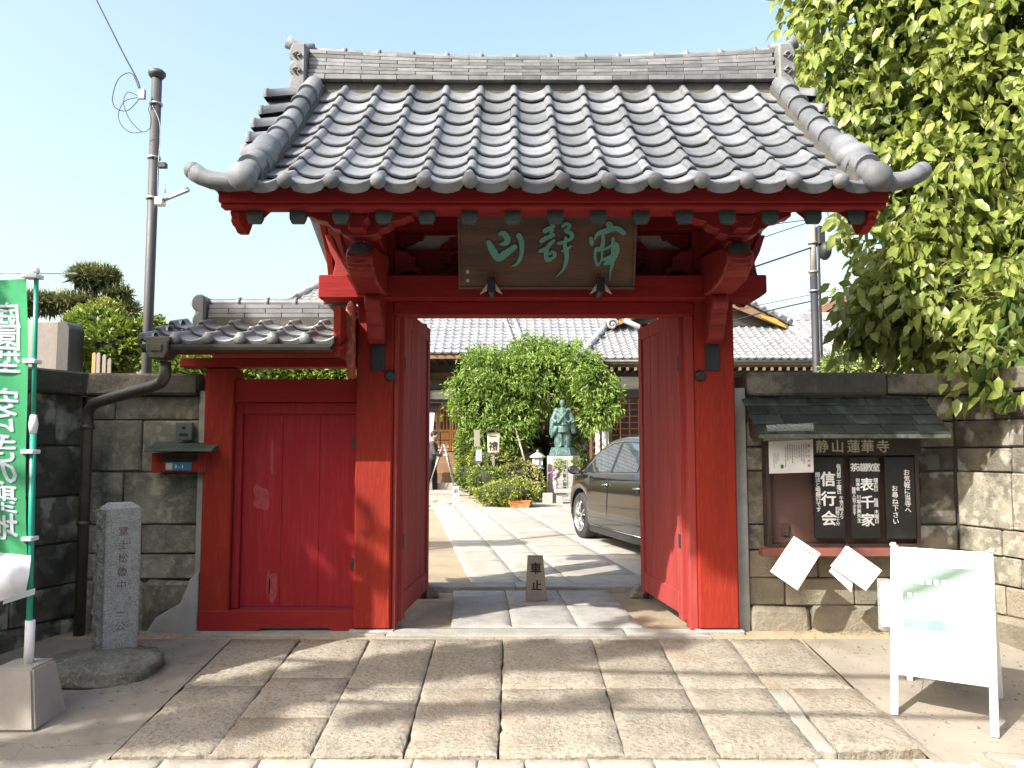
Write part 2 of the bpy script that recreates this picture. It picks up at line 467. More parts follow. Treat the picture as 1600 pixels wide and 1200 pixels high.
while x < 3.0:
    w = random.choice([.22, .34, .3, .46, .26])
    link('kerb_stone', slab_mesh([(x, 3.50), (x+w, 3.50), (x+w, 3.885+random.uniform(-.01,.01)), (x, 3.885)], gz, up=-.004, j=.009), KERB, pave)
    x += w
# threshold strips and the stones in the gateway
for a, b in ((-.86, .78), (.785, 1.36)):
    link('threshold_stone', slab_mesh([(a, 5.545), (b, 5.545), (b, 5.77), (a, 5.77)], lambda y: 0.0, up=.018, j=.004), STONE2, pave)
link('threshold_stone', slab_mesh([(-2.25, 5.60), (-.87, 5.60), (-.87, 5.80), (-2.25, 5.80)], lambda y: 0.0, up=.012, j=.005), STONE2, pave)
XI = [(-.435, -.52), (0.0, -.063), (.475, .40), (.925, .845)]
for i in range(3):
    (a0, a1), (b0, b1) = XI[i], XI[i+1]
    am, bm_ = (a0+a1)/2, (b0+b1)/2
    stone([(a0, 5.79), (b0, 5.79), (bm_, 6.58), (am, 6.58)], STONE2, up=.022, j=.006)
    stone([(am, 6.59), (bm_, 6.59), (b1, 7.23), (a1, 7.23)], STONE2, up=.024, j=.006)
for a, b in ((-1.2, .03), (.035, 1.30), (1.305, 2.0)):
    link('threshold_stone', slab_mesh([(a, 7.25), (b, 7.25), (b, 7.49), (a, 7.49)], lambda y: 0.0, up=.05, th=.09, j=.006), STONE2, pave)
# the court: a path two stones wide running off to the left, larger slabs beside it
PATHS = M('path_stone', (.37,.35,.30), (.30,.285,.245), 6, .85, .5, 90, rnd=.1, speck=(.16,.15,.13), sscale=120, samt=.5, stain=(.26,.23,.18), stscale=2, stamt=.3)
def court(u, v):
    d = Vector((-.135, .991)); s = Vector((.991, .135))
    p = Vector((.05, 7.6)) + d * v + s * u
    return (p.x, max(p.y, 7.51))
cols = [(-.42, .06), (.06, .53), (.54, 1.28), (1.29, 2.2), (2.21, 3.1), (3.11, 4.0), (4.01, 4.9), (4.91, 5.8)]
for ci, (a, b) in enumerate(cols):
    v = -.1 - (.35 if ci % 2 else 0) - ci*.12
    while v < 9.4:
        L_ = random.choice([.75, .85, .95]) if ci < 3 else random.choice([.95, 1.15, 1.3])
        q = [court(a, v), court(b, v), court(b, v+L_-.01), court(a, v+L_-.01)]
        if q[0][1] > 7.505 or q[2][1] > 7.9:
            if q[2][1] - q[1][1] > .15 and q[3][1] - q[0][1] > .15:
                link('paving_stone', slab_mesh(q, lambda y: 0.0, up=.014 + random.uniform(-.002, .002), n=3, j=.005, th=.04), STONE3 if ci > 1 else PATHS, pave)
        v += L_
for ci in range(9):
    for ri in range(4):
        a = -4.6 + ci*.95 + (ri % 2)*.4; v = 16.75 + ri*.85
        link('paving_stone', slab_mesh([(a, v), (a+.94, v), (a+.94, v+.84), (a, v+.84)], lambda y: 0.0, up=.014, n=2, j=.005, th=.04), STONE3, pave)
for ci in range(3):
    for ri in range(8):
        a = -4.1 + ci*.9; v = 20.2 + ri*.8
        if v < 26: link('paving_stone', slab_mesh([(a, v), (a+.88, v), (a+.88, v+.79), (a, v+.79)], lambda y: 0.0, up=.014, n=2, j=.004, th=.04), STONE3, pave)
# small gravel and fallen leaves near the gate, too many to count
gm = MB()
for i in range(1500):
    y = random.uniform(3.95, 7.2); x = random.uniform(-3, 3.4)
    if -.9 < x < 1.3 and y < 5.5 and random.random() < .8: continue
    if y > 5.55 and not (-.84 < x < -.5 or .95 < x < 1.3): continue
    s = random.uniform(.002, .006)
    z = gz(y) + (.0 if y < 5.5 else .002)
    gm.add([(x-s, y-s, z), (x+s, y-s*.6, z), (x+s*.7, y+s, z), (x-s*.6, y+s*.8, z), (x, y, z+s*1.1)], [(0,1,4), (1,2,4), (2,3,4), (3,0,4)])
stuff(gm.build('gravel', DIRT, fix=False))

LT = M('dry_leaf', (.20,.12,.05), (.12,.10,.04), 30, .9, 0, rnd=.2)
gm = MB()
for i in range(420):
    m_ = random.random()
    if m_ < .4: x, y = random.uniform(-3.0, -1.9), random.uniform(4.4, 5.72)
    elif m_ < .8: x, y = random.uniform(1.95, 3.4), random.uniform(4.2, 5.72) + random.random()*.0
    else: x, y = random.uniform(-1.9, 1.9), random.uniform(5.45, 5.56)
    if random.random() < .5 and m_ < .8: y = 5.75 - abs(random.gauss(0, .12))
    s = random.uniform(.006, .014); a = random.uniform(0, 6.28); z = gz(y) + .002
    c_, s_ = math.cos(a)*s, math.sin(a)*s
    gm.add([(x-c_, y-s_, z), (x-s_*.5, y+c_*.5, z+.004), (x+c_, y+s_, z+.001), (x+s_*.5, y-c_*.5, z+.003)], [(0,1,2), (0,2,3)])
stuff(gm.build('fallen_leaves', LT, fix=False))

# ================================================================== WALLS of stone blocks
def frame_mat(P0, P1):
    """local x along the wall, local -y out of the visible face"""
    d = (Vector((P1[0]-P0[0], P1[1]-P0[1], 0))).normalized()
    return Matrix(((d.x, -d.y, 0, P0[0]), (d.y, d.x, 0, P0[1]), (0, 0, 1, 0), (0, 0, 0, 1)))
def stone_wall(name, label, P0, P1, courses, matf, cope=(1.67, 1.83), thick=.34, group=None, lens=(.34, .62), skip=None, copel=.95):
    L_ = math.hypot(P1[0]-P0[0], P1[1]-P0[1])
    Mx = frame_mat(P0, P1)
    t = thing(name, ((P0[0]+P1[0])/2, (P0[1]+P1[1])/2, 0), label, 'wall', group)
    core = MB().box(.01, L_-.01, .03, thick, -.12, cope[0]); core.xf(Mx); core.build('wall_core', MORTAR, t)
    for ci, (z0, z1) in enumerate(courses):
        x = 0.0; first = True
        while x < L_ - .02:
            w = random.uniform(*lens) * (.6 if first and ci % 2 else 1); first = False
            x1 = x + w
            if L_ - x1 < .16: x1 = L_
            if not (skip and skip(x, x1, z0, z1)):
                pr = random.uniform(-.006, .008) + (-.03 if ci == 0 else 0)
                me = jitter_box(x+.003, x1-.003, pr, .07, z0+.003, z1-.003, j=.004 if ci else .012, ch=.009 if ci else .03)
                me.transform(Mx)
                link('block', me, matf(x, ci), t)
            x = x1
    x = 0
    while x < L_ - .02:
        x1 = min(x + copel * random.uniform(.8, 1.2), L_)
        if L_ - x1 < .2: x1 = L_
        me = jitter_box(x+.003, x1-.003, -.06, thick+.05, cope[0], cope[1]+random.uniform(-.006, .006), j=.005, ch=.014)
        me.transform(Mx); link('coping_stone', me, COPING, t)
        x = x1
    return t
CR = [(-.13, .35), (.353, .53), (.533, .737), (.74, 1.115), (1.118, 1.485), (1.488, 1.668)]
wall_l = stone_wall('stone_wall', 'mossy grey block wall between the bent downpipe and the red side door', (-3.10, 5.80), (-2.26, 5.80), CR, lambda x, c: WALLB,
                    skip=lambda a, b, z0, z1: False, lens=(.3, .56))
wall_f = stone_wall('stone_wall', 'dark stained wall splaying toward the street behind the green banner', (-4.15, 2.95), (-3.10, 5.79),
                    [(-.3, .10), (.103, .33), (.333, .62), (.623, .95), (.953, 1.30), (1.303, 1.668)], lambda x, c: WALLD, lens=(.36, .7))
CW = [(-.13, .165), (.168, .36), (.363, .555), (.558, .735), (.738, 1.12), (1.123, 1.29), (1.293, 1.48), (1.483, 1.668)]
wall_r = stone_wall('stone_wall', 'tan and dark block wall carrying the temple notice board', (1.69, 5.80), (3.20, 5.80), CW,
                    lambda x, c: WALLY if c < 3 else (WALLB if x < .9 else WALLD), lens=(.36, .66))  # tan lower courses, darker blocks above
for (a, b, c_, d_) in ((-3.30, -3.02, 5.86, 6.2), (3.10, 3.45, 5.86, 6.2)):
    pass
cnr = MB().box(-3.20, -3.0, 5.84, 6.12, -.1, 1.66); cnr.build('wall_core', MORTAR, wall_l)
cnr = MB().box(3.12, 3.32, 5.83, 6.12, -.1, 1.66); cnr.build('wall_core', MORTAR, wall_r)
me_ = jitter_box(3.08, 3.42, 5.78, 6.16, 1.672, 1.828, j=.004, ch=.012); link('coping_stone', me_, COPING, wall_r)
me_ = jitter_box(-3.34, -2.96, 5.78, 6.16, 1.672, 1.828, j=.004, ch=.012); link('coping_stone', me_, COPING, wall_l)
wall_g = stone_wall('stone_wall', 'sunlit block wall splaying toward the street beneath the big tree', (3.20, 5.79), (4.10, 2.9), CW,
                    lambda x, c: WALLY if c < 2 else (WALLB if c < 5 else WALLD), lens=(.4, .75))  # darker blocks higher up paint in the shade of the tree
cs = MB().box(-2.26, -2.205, 5.775, 6.0, -.1, 1.70)
tag(cs.build('cement_strip', CEMENT, bevel=.006), 'narrow grey cement fillet between block wall and red side gate post', 'cement strip')
cs = MB().prism([(-2.62, -.1), (-2.207, -.1), (-2.207, .42), (-2.27, .36), (-2.33, .2), (-2.5, .1)], 'xz', 5.71, 5.79)
tag(cs.build('cement_patch', CEMENT, bevel=.01), 'smooth grey cement patch at the foot of the wall beside the side gate', 'cement patch')
cs = MB().box(1.60, 1.688, 5.775, 6.0, -.1, 1.72)
tag(cs.build('cement_strip', CEMENT, bevel=.006), 'grey cement fillet between the main gate post and the notice board wall', 'cement strip')
# stretches of the temple wall further back, seen only from the side
# ================================================================== THE GATE
gate = thing('temple_gate', (.24, 5.8, 0), 'large red timber temple gate with open doors under a grey tiled gable roof', 'gate')
def G(mb, name, m=RED, bevel=.006, parent=gate): return mb.build(name, m, parent, bevel=bevel)

# --- posts
def post(x0, x1, y0, y1, z1, name='post', flare=.0):
    mb = MB()
    mb.box(x0, x1, y0, y1, .03, z1)
    o = G(mb, name, RED, .012)
    G(MB().box(x0-.03, x1+.03, y0-.03, y1+.03, -.05, .028), 'foot_stone', STONE2, .01)
    return o
LX0, LX1, RX0, RX1 = -1.107, -.846, 1.303, 1.584
post(LX0, LX1, 5.67, 5.93, 2.86); post(RX0, RX1, 5.67, 5.93, 2.86)
post(-1.08, -.93, 7.24, 7.40, 3.0, 'rear_post'); post(1.41, 1.57, 7.24, 7.40, 3.0, 'rear_post')
for x0, x1 in ((-.878, -.775), (1.175, 1.275)):
    G(MB().box(x0, x1, 7.20, 7.30, .03, 2.41), 'door_stay_post', RED_CARVE)
for x in (-1.005, 1.49):   # tie beams front to rear
    G(MB().box(x-.05, x+.05, 5.93, 7.24, 2.5, 2.68), 'tie_beam')
    G(MB().box(x-.04, x+.04, 5.93, 7.24, 1.35, 1.47), 'tie_beam')
# --- crossbeam over the posts
pts = [(-1.36, 2.335), (-1.36, 2.502), (1.79, 2.502), (1.79, 2.375), (1.73, 2.333)]
G(MB().prism(pts, 'xz', 5.545, 5.80), 'crossbeam', RED_H, .008)
G(MB().box(LX1+.002, RX0-.002, 5.665, 5.84, 2.236, 2.333), 'lintel', RED_H)
G(MB().box(LX1+.002, LX1+.028, 5.70, 5.83, .02, 2.235), 'door_jamb', RED_PALE, .003)
G(MB().box(RX0-.056, RX0-.002, 5.70, 5.83, .02, 2.235), 'door_jamb', RED_PALE, .003)
# beam above the carved transom, boards up to the roof
G(MB().box(-1.25, 1.72, 5.68, 5.84, 2.862, 2.98), 'upper_beam', RED_H)
G(MB().box(-1.30, 1.78, 5.80, 5.83, 2.982, 3.35), 'gable_boarding', RED_H, 0)
# --- carved transom
G(MB().box(LX1+.003, RX0-.003, 5.86, 5.88, 2.504, 2.86), 'plaster_panel', PLASTER, 0)
G(MB().box(LX1+.003, RX0-.003, 5.78, 5.83, 2.504, 2.738), 'transom_board', RED_CARVE, .004)
def arcs(p, n=4, bulge=.25):
    out = []
    for a, b in zip(p[:-1], p[1:]):
        a, b = Vector(a), Vector(b); d = b - a; nn = Vector((-d.y, d.x))
        for i in range(n):
            t = i/n; q = a + d*t + nn * bulge * math.sin(PI*t); out.append((q.x, q.y))
    out.append(tuple(p[-1])); return out
for s, cx in ((1, -.845), (-1, 1.30)):
    left = [(0, 2.858), (0, 2.745), (.055, 2.745), (.06, 2.765), (.09, 2.775), (.125, 2.79), (.15, 2.81), (.185, 2.815), (.20, 2.858)]
    q = [(cx + s*a, b) for a, b in left]
    G(MB().prism(q, 'xz', 5.78, 5.83), 'carved_cloud', RED_CARVE, .004)
    right = [(.485, 2.858), (.46, 2.858), (.44, 2.845), (.42, 2.83), (.375, 2.822), (.40, 2.80), (.36, 2.795), (.33, 2.775), (.31, 2.745), (.485, 2.745)]
    q = [(cx + s*a, b) for a, b in right]
    G(MB().prism(q, 'xz', 5.775, 5.825), 'carved_cloud', RED_CARVE, .004)
    # scroll of the frog-leg strut behind the plaque and a carved nose beside the post
    mb = MB()
    for kx, kz, r in ((.44, 2.66, .07), (.36, 2.61, .05), (.47, 2.56, .05)):
        X = cx + s*kx
        mb.tube([(X + math.cos(t)*(r - t*.0085), 5.755 - .01*math.sin(t), kz + math.sin(t)*(r - t*.0085)) for t in [i*.55 for i in range(14)]], [.016]*12 + [.012, .006], 6)
    G(mb, 'scroll_carving', RED_CARVE, 0)
    q = [(cx+s*a, b) for a, b in arcs([(0, 2.504), (.22, 2.504), (.2, 2.58), (.15, 2.6), (.16, 2.66), (.09, 2.7), (0, 2.74)], 3, .22)]
    G(MB().prism(q, 'xz', 5.66, 5.76), 'beam_nose', RED_CARVE, .006)
# --- bracket arms with strut, boat bracket and block over each post
for s, c in ((-1, -.955), (1, 1.425)):
    prof = [(5.69, 2.385), (5.69, 2.66), (5.05, 2.60), (4.96, 2.585), (4.915, 2.55), (4.90, 2.50), (4.93, 2.455), (4.945, 2.43), (5.0, 2.41), (5.03, 2.375), (5.12, 2.35), (5.30, 2.335), (5.54, 2.36), (5.54, 2.51)]
    prof = [(5.535, 2.345), (5.535, 2.51), (5.70, 2.51), (5.70, 2.66), (5.05, 2.57), (4.97, 2.55), (4.92, 2.51), (4.905, 2.47), (4.925, 2.435), (4.95, 2.415), (4.99, 2.405), (5.03, 2.375), (5.10, 2.355), (5.30, 2.335)]
    G(MB().prism(prof, 'yz', c-.085, c+.085), 'bracket_arm', RED_CARVE, .012)
    G(MB().lathe([(.0, -.012), (.055, -.012), (.075, .0), (.078, .02)], (c, 4.93, 2.505), 20, 'y'), 'arm_end_shadow', GREEN_END, 0)  # dark disc painted in for the shadow on the arm's rounded end
    for k in range(3):
        mb = MB(); z = 2.485 - k*.03
        mb.tube([(c-.07, 4.91+k*.012, z), (c-.03, 4.897+k*.012, z-.018), (c, 4.893+k*.012, z-.024), (c+.03, 4.897+k*.012, z-.018), (c+.07, 4.91+k*.012, z)], .006, 5)
        G(mb, 'leaf_carving', RED_CARVE, 0)
    st = arcs([(5.545, 2.34), (5.43, 2.345), (5.40, 2.28), (5.455, 2.22), (5.47, 2.16), (5.52, 2.13), (5.53, 2.06), (5.60, 2.03), (5.665, 2.03)], 3, -.12) + [(5.665, 2.33)]
    G(MB().prism(st, 'yz', c-.055, c+.055), 'carved_strut', RED_CARVE, .006)
    # boat bracket, stepped up to both sides
    bp = []
    half = [(.07, 2.612), (.12, 2.63), (.125, 2.655), (.17, 2.665), (.20, 2.69), (.205, 2.705), (.26, 2.715), (.30, 2.735), (.33, 2.738), (.33, 2.765)]
    bp = [(c + a, b) for a, b in half] + [(c - a, b) for a, b in half[::-1]]
    G(MB().prism(bp, 'xz', 4.93, 5.05), 'boat_bracket', RED_CARVE, .005)
    blk = [(-.045, 2.625), (.045, 2.625), (.048, 2.665), (.075, 2.69), (.075, 2.715), (-.075, 2.715), (-.075, 2.69), (-.048, 2.665)]
    G(MB().prism([(c+a, b) for a, b in blk], 'xz', 4.80, 4.925), 'bearing_block', RED_CARVE, .006)
    q = [(5.66, 2.665), (5.66, 2.86), (4.82, 2.79), (4.80, 2.72), (5.2, 2.70)]
    G(MB().prism(q, 'yz', c-.06, c+.06), 'rainbow_beam_nose', RED_CARVE, .008)
    # side bracket seen at the outer end
    q = [(0, 2.505), (.32, 2.505), (.30, 2.6), (.34, 2.68), (.38, 2.80), (.33, 2.80), (.27, 2.66), (.18, 2.56), (0, 2.56)]
    G(MB().prism([(c + s*a, b) for a, b in q], 'xz', 5.60, 5.68), 'side_bracket', RED_CARVE, .006)
    G(MB().box(c-.05, c+.05, 5.655, 5.668, 1.835, 2.025), 'iron_plate', IRON, .003)
    x = c + .068 if s < 0 else c - .068
    G(MB().lathe([(.0, -.03), (.03, -.026), (.04, -.014), (.042, 0)], (x + s*-.02, 5.668, 1.80), 16, 'y'), 'nail_cover', IRON, 0)
# plan purlin along the front
G(MB().box(-1.29, 1.77, 4.94, 5.04, 2.768, 2.835), 'front_purlin', RED_H)
G(MB().box(-1.60, 2.10, 5.95, 6.10, 3.18, 3.38), 'ridge_beam', RED_H)
G(MB().box(-1.29, 1.77, 6.98, 7.10, 2.70, 2.80), 'rear_purlin', RED_H)
G(MB().box(-1.2, 1.7, 7.22, 7.42, 2.5, 2.68), 'rear_crossbeam', RED_H)

# --- iron plates and holders of the plaque stand on the crossbeam
# --- roof body
YE, YR, YB = 4.44, 6.03, 7.62
def RZ(Y):
    t = abs((YR - Y)) / (YR - YE); t = 1 - t
    return 2.765 + 1.31 * (.80*t + .20*t*t)
def raf(Y): return 2.722 + .6 * (min(Y, 2*YR - Y) - 4.62)
RXK = [.255 + .2515*k for k in range(-7, 8)]
for x in RXK:
    pr = [(4.61, raf(4.61)-.095), (4.60, raf(4.61)), (YR, raf(YR)), (YR, raf(YR)-.095)]
    o = G(MB().prism(pr, 'yz', x-.042, x+.042), 'rafter', RED_CARVE, .004)
    c = MB().prism([(-.048, 0), (-.048, -.085), (-.034, -.112), (.034, -.112), (.048, -.085), (.048, 0)], 'xz', 0, .028)
    c.xf(Matrix.Translation((x, 4.588, raf(4.6)+.001))); c.build('rafter_end', GREEN_END, o)
    pr = [(2*YR-a, b) for a, b in pr]
    G(MB().prism(pr, 'yz', x-.042, x+.042), 'rafter', RED_CARVE, 0)
G(MB().prism([(4.60, raf(4.6)+.003), (YR, raf(YR)+.003), (YR, raf(YR)+.023), (4.60, raf(4.6)+.023)], 'yz', -1.58, 2.09), 'sheathing', RED_CARVE, 0)
G(MB().prism([(2*YR-4.60, raf(4.6)+.003), (YR, raf(YR)+.003), (YR, raf(YR)+.023), (2*YR-4.60, raf(4.6)+.023)], 'yz', -1.58, 2.09), 'sheathing', RED_CARVE, 0)
G(MB().box(-1.69, 2.17, 4.505, 4.56, 2.700, 2.772), 'upper_fascia', RED_H, .004)
G(MB().box(-1.685, 2.165, 4.53, 4.60, 2.676, 2.698), 'lower_fascia', RED_H, .004)
G(MB().box(-1.56, 2.07, 4.602, 4.66, 2.685, 2.716), 'eave_batten', RED_H, 0)
G(MB().box(-1.69, 2.17, 7.50, 7.58, 2.66, 2.772), 'rear_fascia', RED_H, 0)
# roof deck under the tiles and gable ends
n = 8
prof = [(YE+.04 + (YR-YE-.04)*i/n, RZ(YE+.04 + (YR-YE-.04)*i/n) - .02) for i in range(n+1)]
prof += [(2*YR-a, b) for a, b in prof[::-1][1:]]
under = [(a, max(b-.03, 0)) for a, b in prof]
G(MB().prism(prof + [(a, b-.025) for a, b in prof[::-1]], 'yz', -1.66, 2.155), 'roof_deck', RED_CARVE, 0)
for s, xv in ((-1, -1.66), (1, 2.155)):
    tip = lambda y: (.17 if s < 0 else .09) * max(0, min(1, (YR - abs(YR-y)*1.0 - 4.75)/1.1)) + .03
    ys_ = [4.5 + (2*YR-9.0)*i/24 for i in range(25)]
    v = []
    for y in ys_:
        z = RZ(y); v += [(xv - s*.12, y, z), (xv + s*tip(y), y, z-.035), (xv + s*tip(y), y, z-.06), (xv - s*.12, y, z-.045)]
    G(MB().add(v, [(4*i+k, 4*i+(k+1)%4, 4*i+4+(k+1)%4, 4*i+4+k) for i in range(24) for k in range(4)], True), 'verge_bed', TILE, 0)
for x0, x1 in ((-1.655, -1.60), (2.095, 2.15)):
    low = [(4.62, 2.70), (4.60, 2.665), (4.625, 2.645), (4.615, 2.622), (4.65, 2.60), (4.685, 2.598), (4.73, 2.578), (4.79, 2.582), (4.93, 2.76), (5.08, 3.03), (5.3, 3.18), (YR, 3.66)]
    top = [(YR, 3.80), (5.3, 3.32), (4.85, 2.96), (4.62, 2.765)]
    b = low + top
    G(MB().prism(b, 'yz', x0, x1), 'barge_board', RED, .005)
    b2 = [(2*YR-a, c) for a, c in b]
    G(MB().prism(b2, 'yz', x0, x1), 'barge_board', RED, .005)
    fill = [(4.66, 2.77), (5.3, 3.26), (YR, 3.72)]
    fill = fill + [(2*YR-a, c) for a, c in fill[::-1][1:]] + [(a, c-.03) for a, c in prof[::-1] if 4.66 < a < 2*YR-4.66]
    G(MB().prism(fill, 'yz', x0+.012, x1-.012), 'gable_board', RED, 0)

# --- pantiles
def pantile(w, L, rh=.042, th=.020, lip=0.0, dip=.014):
    """roll on the left, sagging pan to the right; y runs up the slope; origin at the lower left"""
    ro = w * .30
    xs = [0, .04*w, .09*w, .155*w, .21*w, .245*w, .33*w, .50*w, .65*w, .80*w, .93*w, 1.04*w]
    zs = [.0, rh*.62, rh*.95, rh, rh*.80, rh*.38, -dip*.1, -dip*.95, -dip*1.15, -dip*.75, .1*dip, rh*.40]
    zs = [z + .006 for z in zs]
    n = len(xs)
    mb = MB()
    lo = [(x, 0, z+th) for x, z in zip(xs, zs)]
    mid = [(x, -.004, z+th-.006) for x, z in zip(xs, zs)]
    hi = [(x, L, z) for x, z in zip(xs, zs)]
    mb.add(lo + hi, [(i, i+1, n+i+1, n+i) for i in range(n-1)], True)
    mb.add(mid + lo, [(i, i+1, n+i+1, n+i) for i in range(n-1)], True)
    bot = [(x, .0, z-(lip if .28*w < x < 1.0*w else lip*.5)) for x, z in zip(xs, zs)]
    mb.add(bot + mid, [(i, i+1, n+i+1, n+i) for i in range(n-1)], False)
    mb.add([lo[-1], (xs[-1], 0, zs[-1]), (xs[-1], L, zs[-1]-.01), hi[-1]], [(0, 1, 2, 3)])
    mb.add([lo[0], (xs[0], 0, zs[0]), (xs[0], L, zs[0]-.01), hi[0]], [(3, 2, 1, 0)])
    if lip:
        mb.add([bot[i] for i in range(n)] + [(x, .05, z) for x, y, z in bot], [(i, i+1, n+i+1, n+i) for i in range(n-1)])
    return mb
W = .2598
x0t = -1.274
ROWS = 9
ts = [YE + (YR-.03-YE)*i/ROWS for i in range(ROWS+1)]
tile_me = pantile(W, .245).mesh('roof_tile', fix=False); tile_me.materials.append(TILE)
eave_me = pantile(W, .245, lip=.036, th=.024).mesh('eave_tile', fix=False); eave_me.materials.append(TILE)
cap_mb = MB().ball((.17*W, -.012, .028), .045, 14, 9, sy=.8)
cap_me = cap_mb.mesh('end_cap', fix=False); cap_me.materials.append(TILE)
rear = MB()
for r in range(ROWS):
    y0, y1 = ts[r], ts[r+1]
    a = math.atan2(RZ(y1)-RZ(y0), y1-y0)
    sl = math.hypot(y1-y0, RZ(y1)-RZ(y0))
    for k in range(-1, 13):
        x = x0t + W*k - .17*W
        me = eave_me if r == 0 else tile_me
        o = bpy.data.objects.new('eave_tile' if r == 0 else 'roof_tile', me); COL.objects.link(o); o.parent = gate
        o.location = Vector((x + random.uniform(-.003, .003), y0 - (.035 if r == 0 else .012), RZ(y0) + random.uniform(-.001, .0015))) - wl(gate)
        o.rotation_euler = (a - (.03 if r else .10) + random.uniform(-.008, .008), random.uniform(-.008, .008), random.uniform(-.008, .008))
        if r == 0 and k >= 0:
            link('end_cap', cap_me, None, o, True)
    for k in range(-1, 13):
        b = pantile(W, .24); i0 = len(rear.v)
        Mx = Matrix.Translation((x0t + W*(k+1) + .1, 2*YR - y0 + .012, RZ(y0))) @ Matrix.Rotation(PI, 4, 'Z') @ Matrix.Rotation(a-.03, 4, 'X')
        rear.add([tuple(Mx @ Vector(p)) for p in b.v], b.f, True)
stuff(rear.build('rear_slope_tiles', TILE, gate, fix=False))

# --- verge: tiles lying across the gable edge, rounded ridge rolls beside them
def half_round(r0, r1, L, n=10, ext=.25):
    """hollow-looking round tile along +x, closed disc at the far end"""
    mb = MB()
    rings = [(0, r0), (.02, r0*1.0), (L-.03, r1), (L-.028, r1*1.12), (L, r1*1.12), (L+.006, r1*.9)]
    v = []
    for x, r in rings:
        for k in range(n+1):
            a = -ext + (PI+2*ext)*k/n
            v.append((x, r*math.cos(a), r*math.sin(a)))
    m = len(rings)
    mb.add(v, [(i*(n+1)+k, i*(n+1)+k+1, (i+1)*(n+1)+k+1, (i+1)*(n+1)+k) for i in range(m-1) for k in range(n)], True)
    mb.add(v[-(n+1):], [tuple(range(n+1))])
    return mb
VM = {L_: half_round(.062, .066, L_).mesh('verge_tile') for L_ in (.34, .30, .27, .22, .24, .20, .17, .13)}
for m_ in VM.values(): m_.materials.append(TILE)
for s, xv in ((-1, -1.52), (1, 2.04)):
    for sd in (0, 1):
        for k in range(5):
            y = [5.87, 5.63, 5.39, 5.15, 4.92][k]; y = y if sd == 0 else 2*YR - y
            vm = VM[([.34, .30, .27, .22, .17] if s < 0 else [.24, .20, .17, .13, .13])[k]]
            o = bpy.data.objects.new('verge_tile', vm); COL.objects.link(o); o.parent = gate
            o.location = Vector((xv, y, RZ(y) + .035)) - wl(gate)
            o.rotation_euler = (0, R(7 + random.uniform(-2, 2)), 0 if s > 0 else PI)
# corner horn tiles turned up at the ends of the eave
for s, xv in ((-1, -1.48), (1, 2.00)):
    mb = MB()
    path = [(xv, 4.45, 2.805), (xv+s*.14, 4.45, 2.797), (xv+s*.22, 4.45, 2.806), (xv+s*.29, 4.46, 2.832), (xv+s*.335, 4.46, 2.862)]
    mb.tube(path, [.055, .055, .052, .050, .054], 12)
    mb.ball((xv+s*.340, 4.458, 2.866), .052, 12, 8)
    G(mb, 'corner_tile', TILE, 0)
    mb = MB().prism([(xv+s*.1, 2.80), (xv+s*.14, 2.765), (xv+s*.2, 2.775), (xv+s*.23, 2.80), (xv+s*.28, 2.81), (xv+s*.3, 2.85)], 'xz', 4.44, 4.75)
    G(mb, 'corner_tile_underside', TILE, 0)
# descending rolls
for s, xv in ((-1, -1.512), (1, 2.052)):
    mb = MB()
    pr = [(4.50, RZ(4.50)-.0)] + [(y, RZ(y)+.0) for y in [4.8, 5.1, 5.4, 5.7, 6.0]]
    pp = pr + [(a, b+.065) for a, b in pr[::-1]]
    G(mb.prism(pp, 'yz', xv-.07, xv+.07), 'roll_bed', MORTAR, 0)
    K = 8
    for k in range(K):
        ya = 4.52 + (5.93-4.52)*k/K; yb = ya + (5.93-4.52)/K
        pa = Vector((xv, ya-.02, RZ(ya)+.085)); pb = Vector((xv, yb, RZ(yb)+.085))
        d = (pb-pa)
        mb = MB().tube([pa, pa+d*.06, pa+d*.10, pa+d*1.0], [.074, .077, .070, .066], 16)
        G(mb, 'roll_tile', TILE, 0)
    # swollen end piece and big round boss
    mb = MB().ball((xv + s*.012, 4.70, RZ(4.70)+.095), .108, 20, 14, sx=1.0, sy=.95, sz=.74)
    mb.tube([(xv+s*.012, 4.62, RZ(4.62)+.06), (xv+s*.012, 4.86, RZ(4.86)+.10)], [.09, .085], 16)
    G(mb, 'swollen_end_tile', TILE, 0)
    mb = MB().tube([(xv, 4.39, RZ(4.44)+.05), (xv, 4.56, RZ(4.56)+.075)], [.062, .066], 14)
    mb.ball((xv, 4.385, RZ(4.44)+.045), .083, 18, 12, sy=.75)
    G(mb, 'round_boss', TILE, 0)

# --- main ridge
rc = .23
def rcurve(x): return ((x-rc)/1.8)**2
def rz(x, h): return 4.088 + h*.92*(1 + .26*rcurve(x)) + .010*rcurve(x)
XA, XB = -1.565, 2.025
G(MB().prism([(5.965, 3.98), (6.095, 3.98), (6.095, 4.09), (5.965, 4.09)], 'yz', XA, XB), 'ridge_bedding', MORTAR, 0)
heights = [0, .042] + [.042 + .031*i for i in range(1, 7)]
for ci in range(len(heights)-1):
    h0, h1 = heights[ci], heights[ci+1]
    x = XA + (.0 if ci % 2 else -.14)
    fy = 5.915 + .008*ci
    while x < XB:
        xa, xb = max(x, XA), min(x+.275, XB)
        if xb - xa > .02:
            f = fy + random.uniform(-.003, .003)
            v = []
            for xx in (xa+.0015, xb-.0015):
                for yy in (f, 2*YR-f):
                    for hh in (h0+.002, h1-.002):
                        v.append((xx, yy, rz(xx, hh)))
            me = MB().add(v, [(0,1,3,2), (4,6,7,5), (0,4,5,1), (2,3,7,6), (1,5,7,3), (0,2,6,4)]).mesh('ridge_tile', bevel=.003)
            link('ridge_tile', me, TILE_OLD, gate)
        x += .275
x = XA; H = heights[-1]
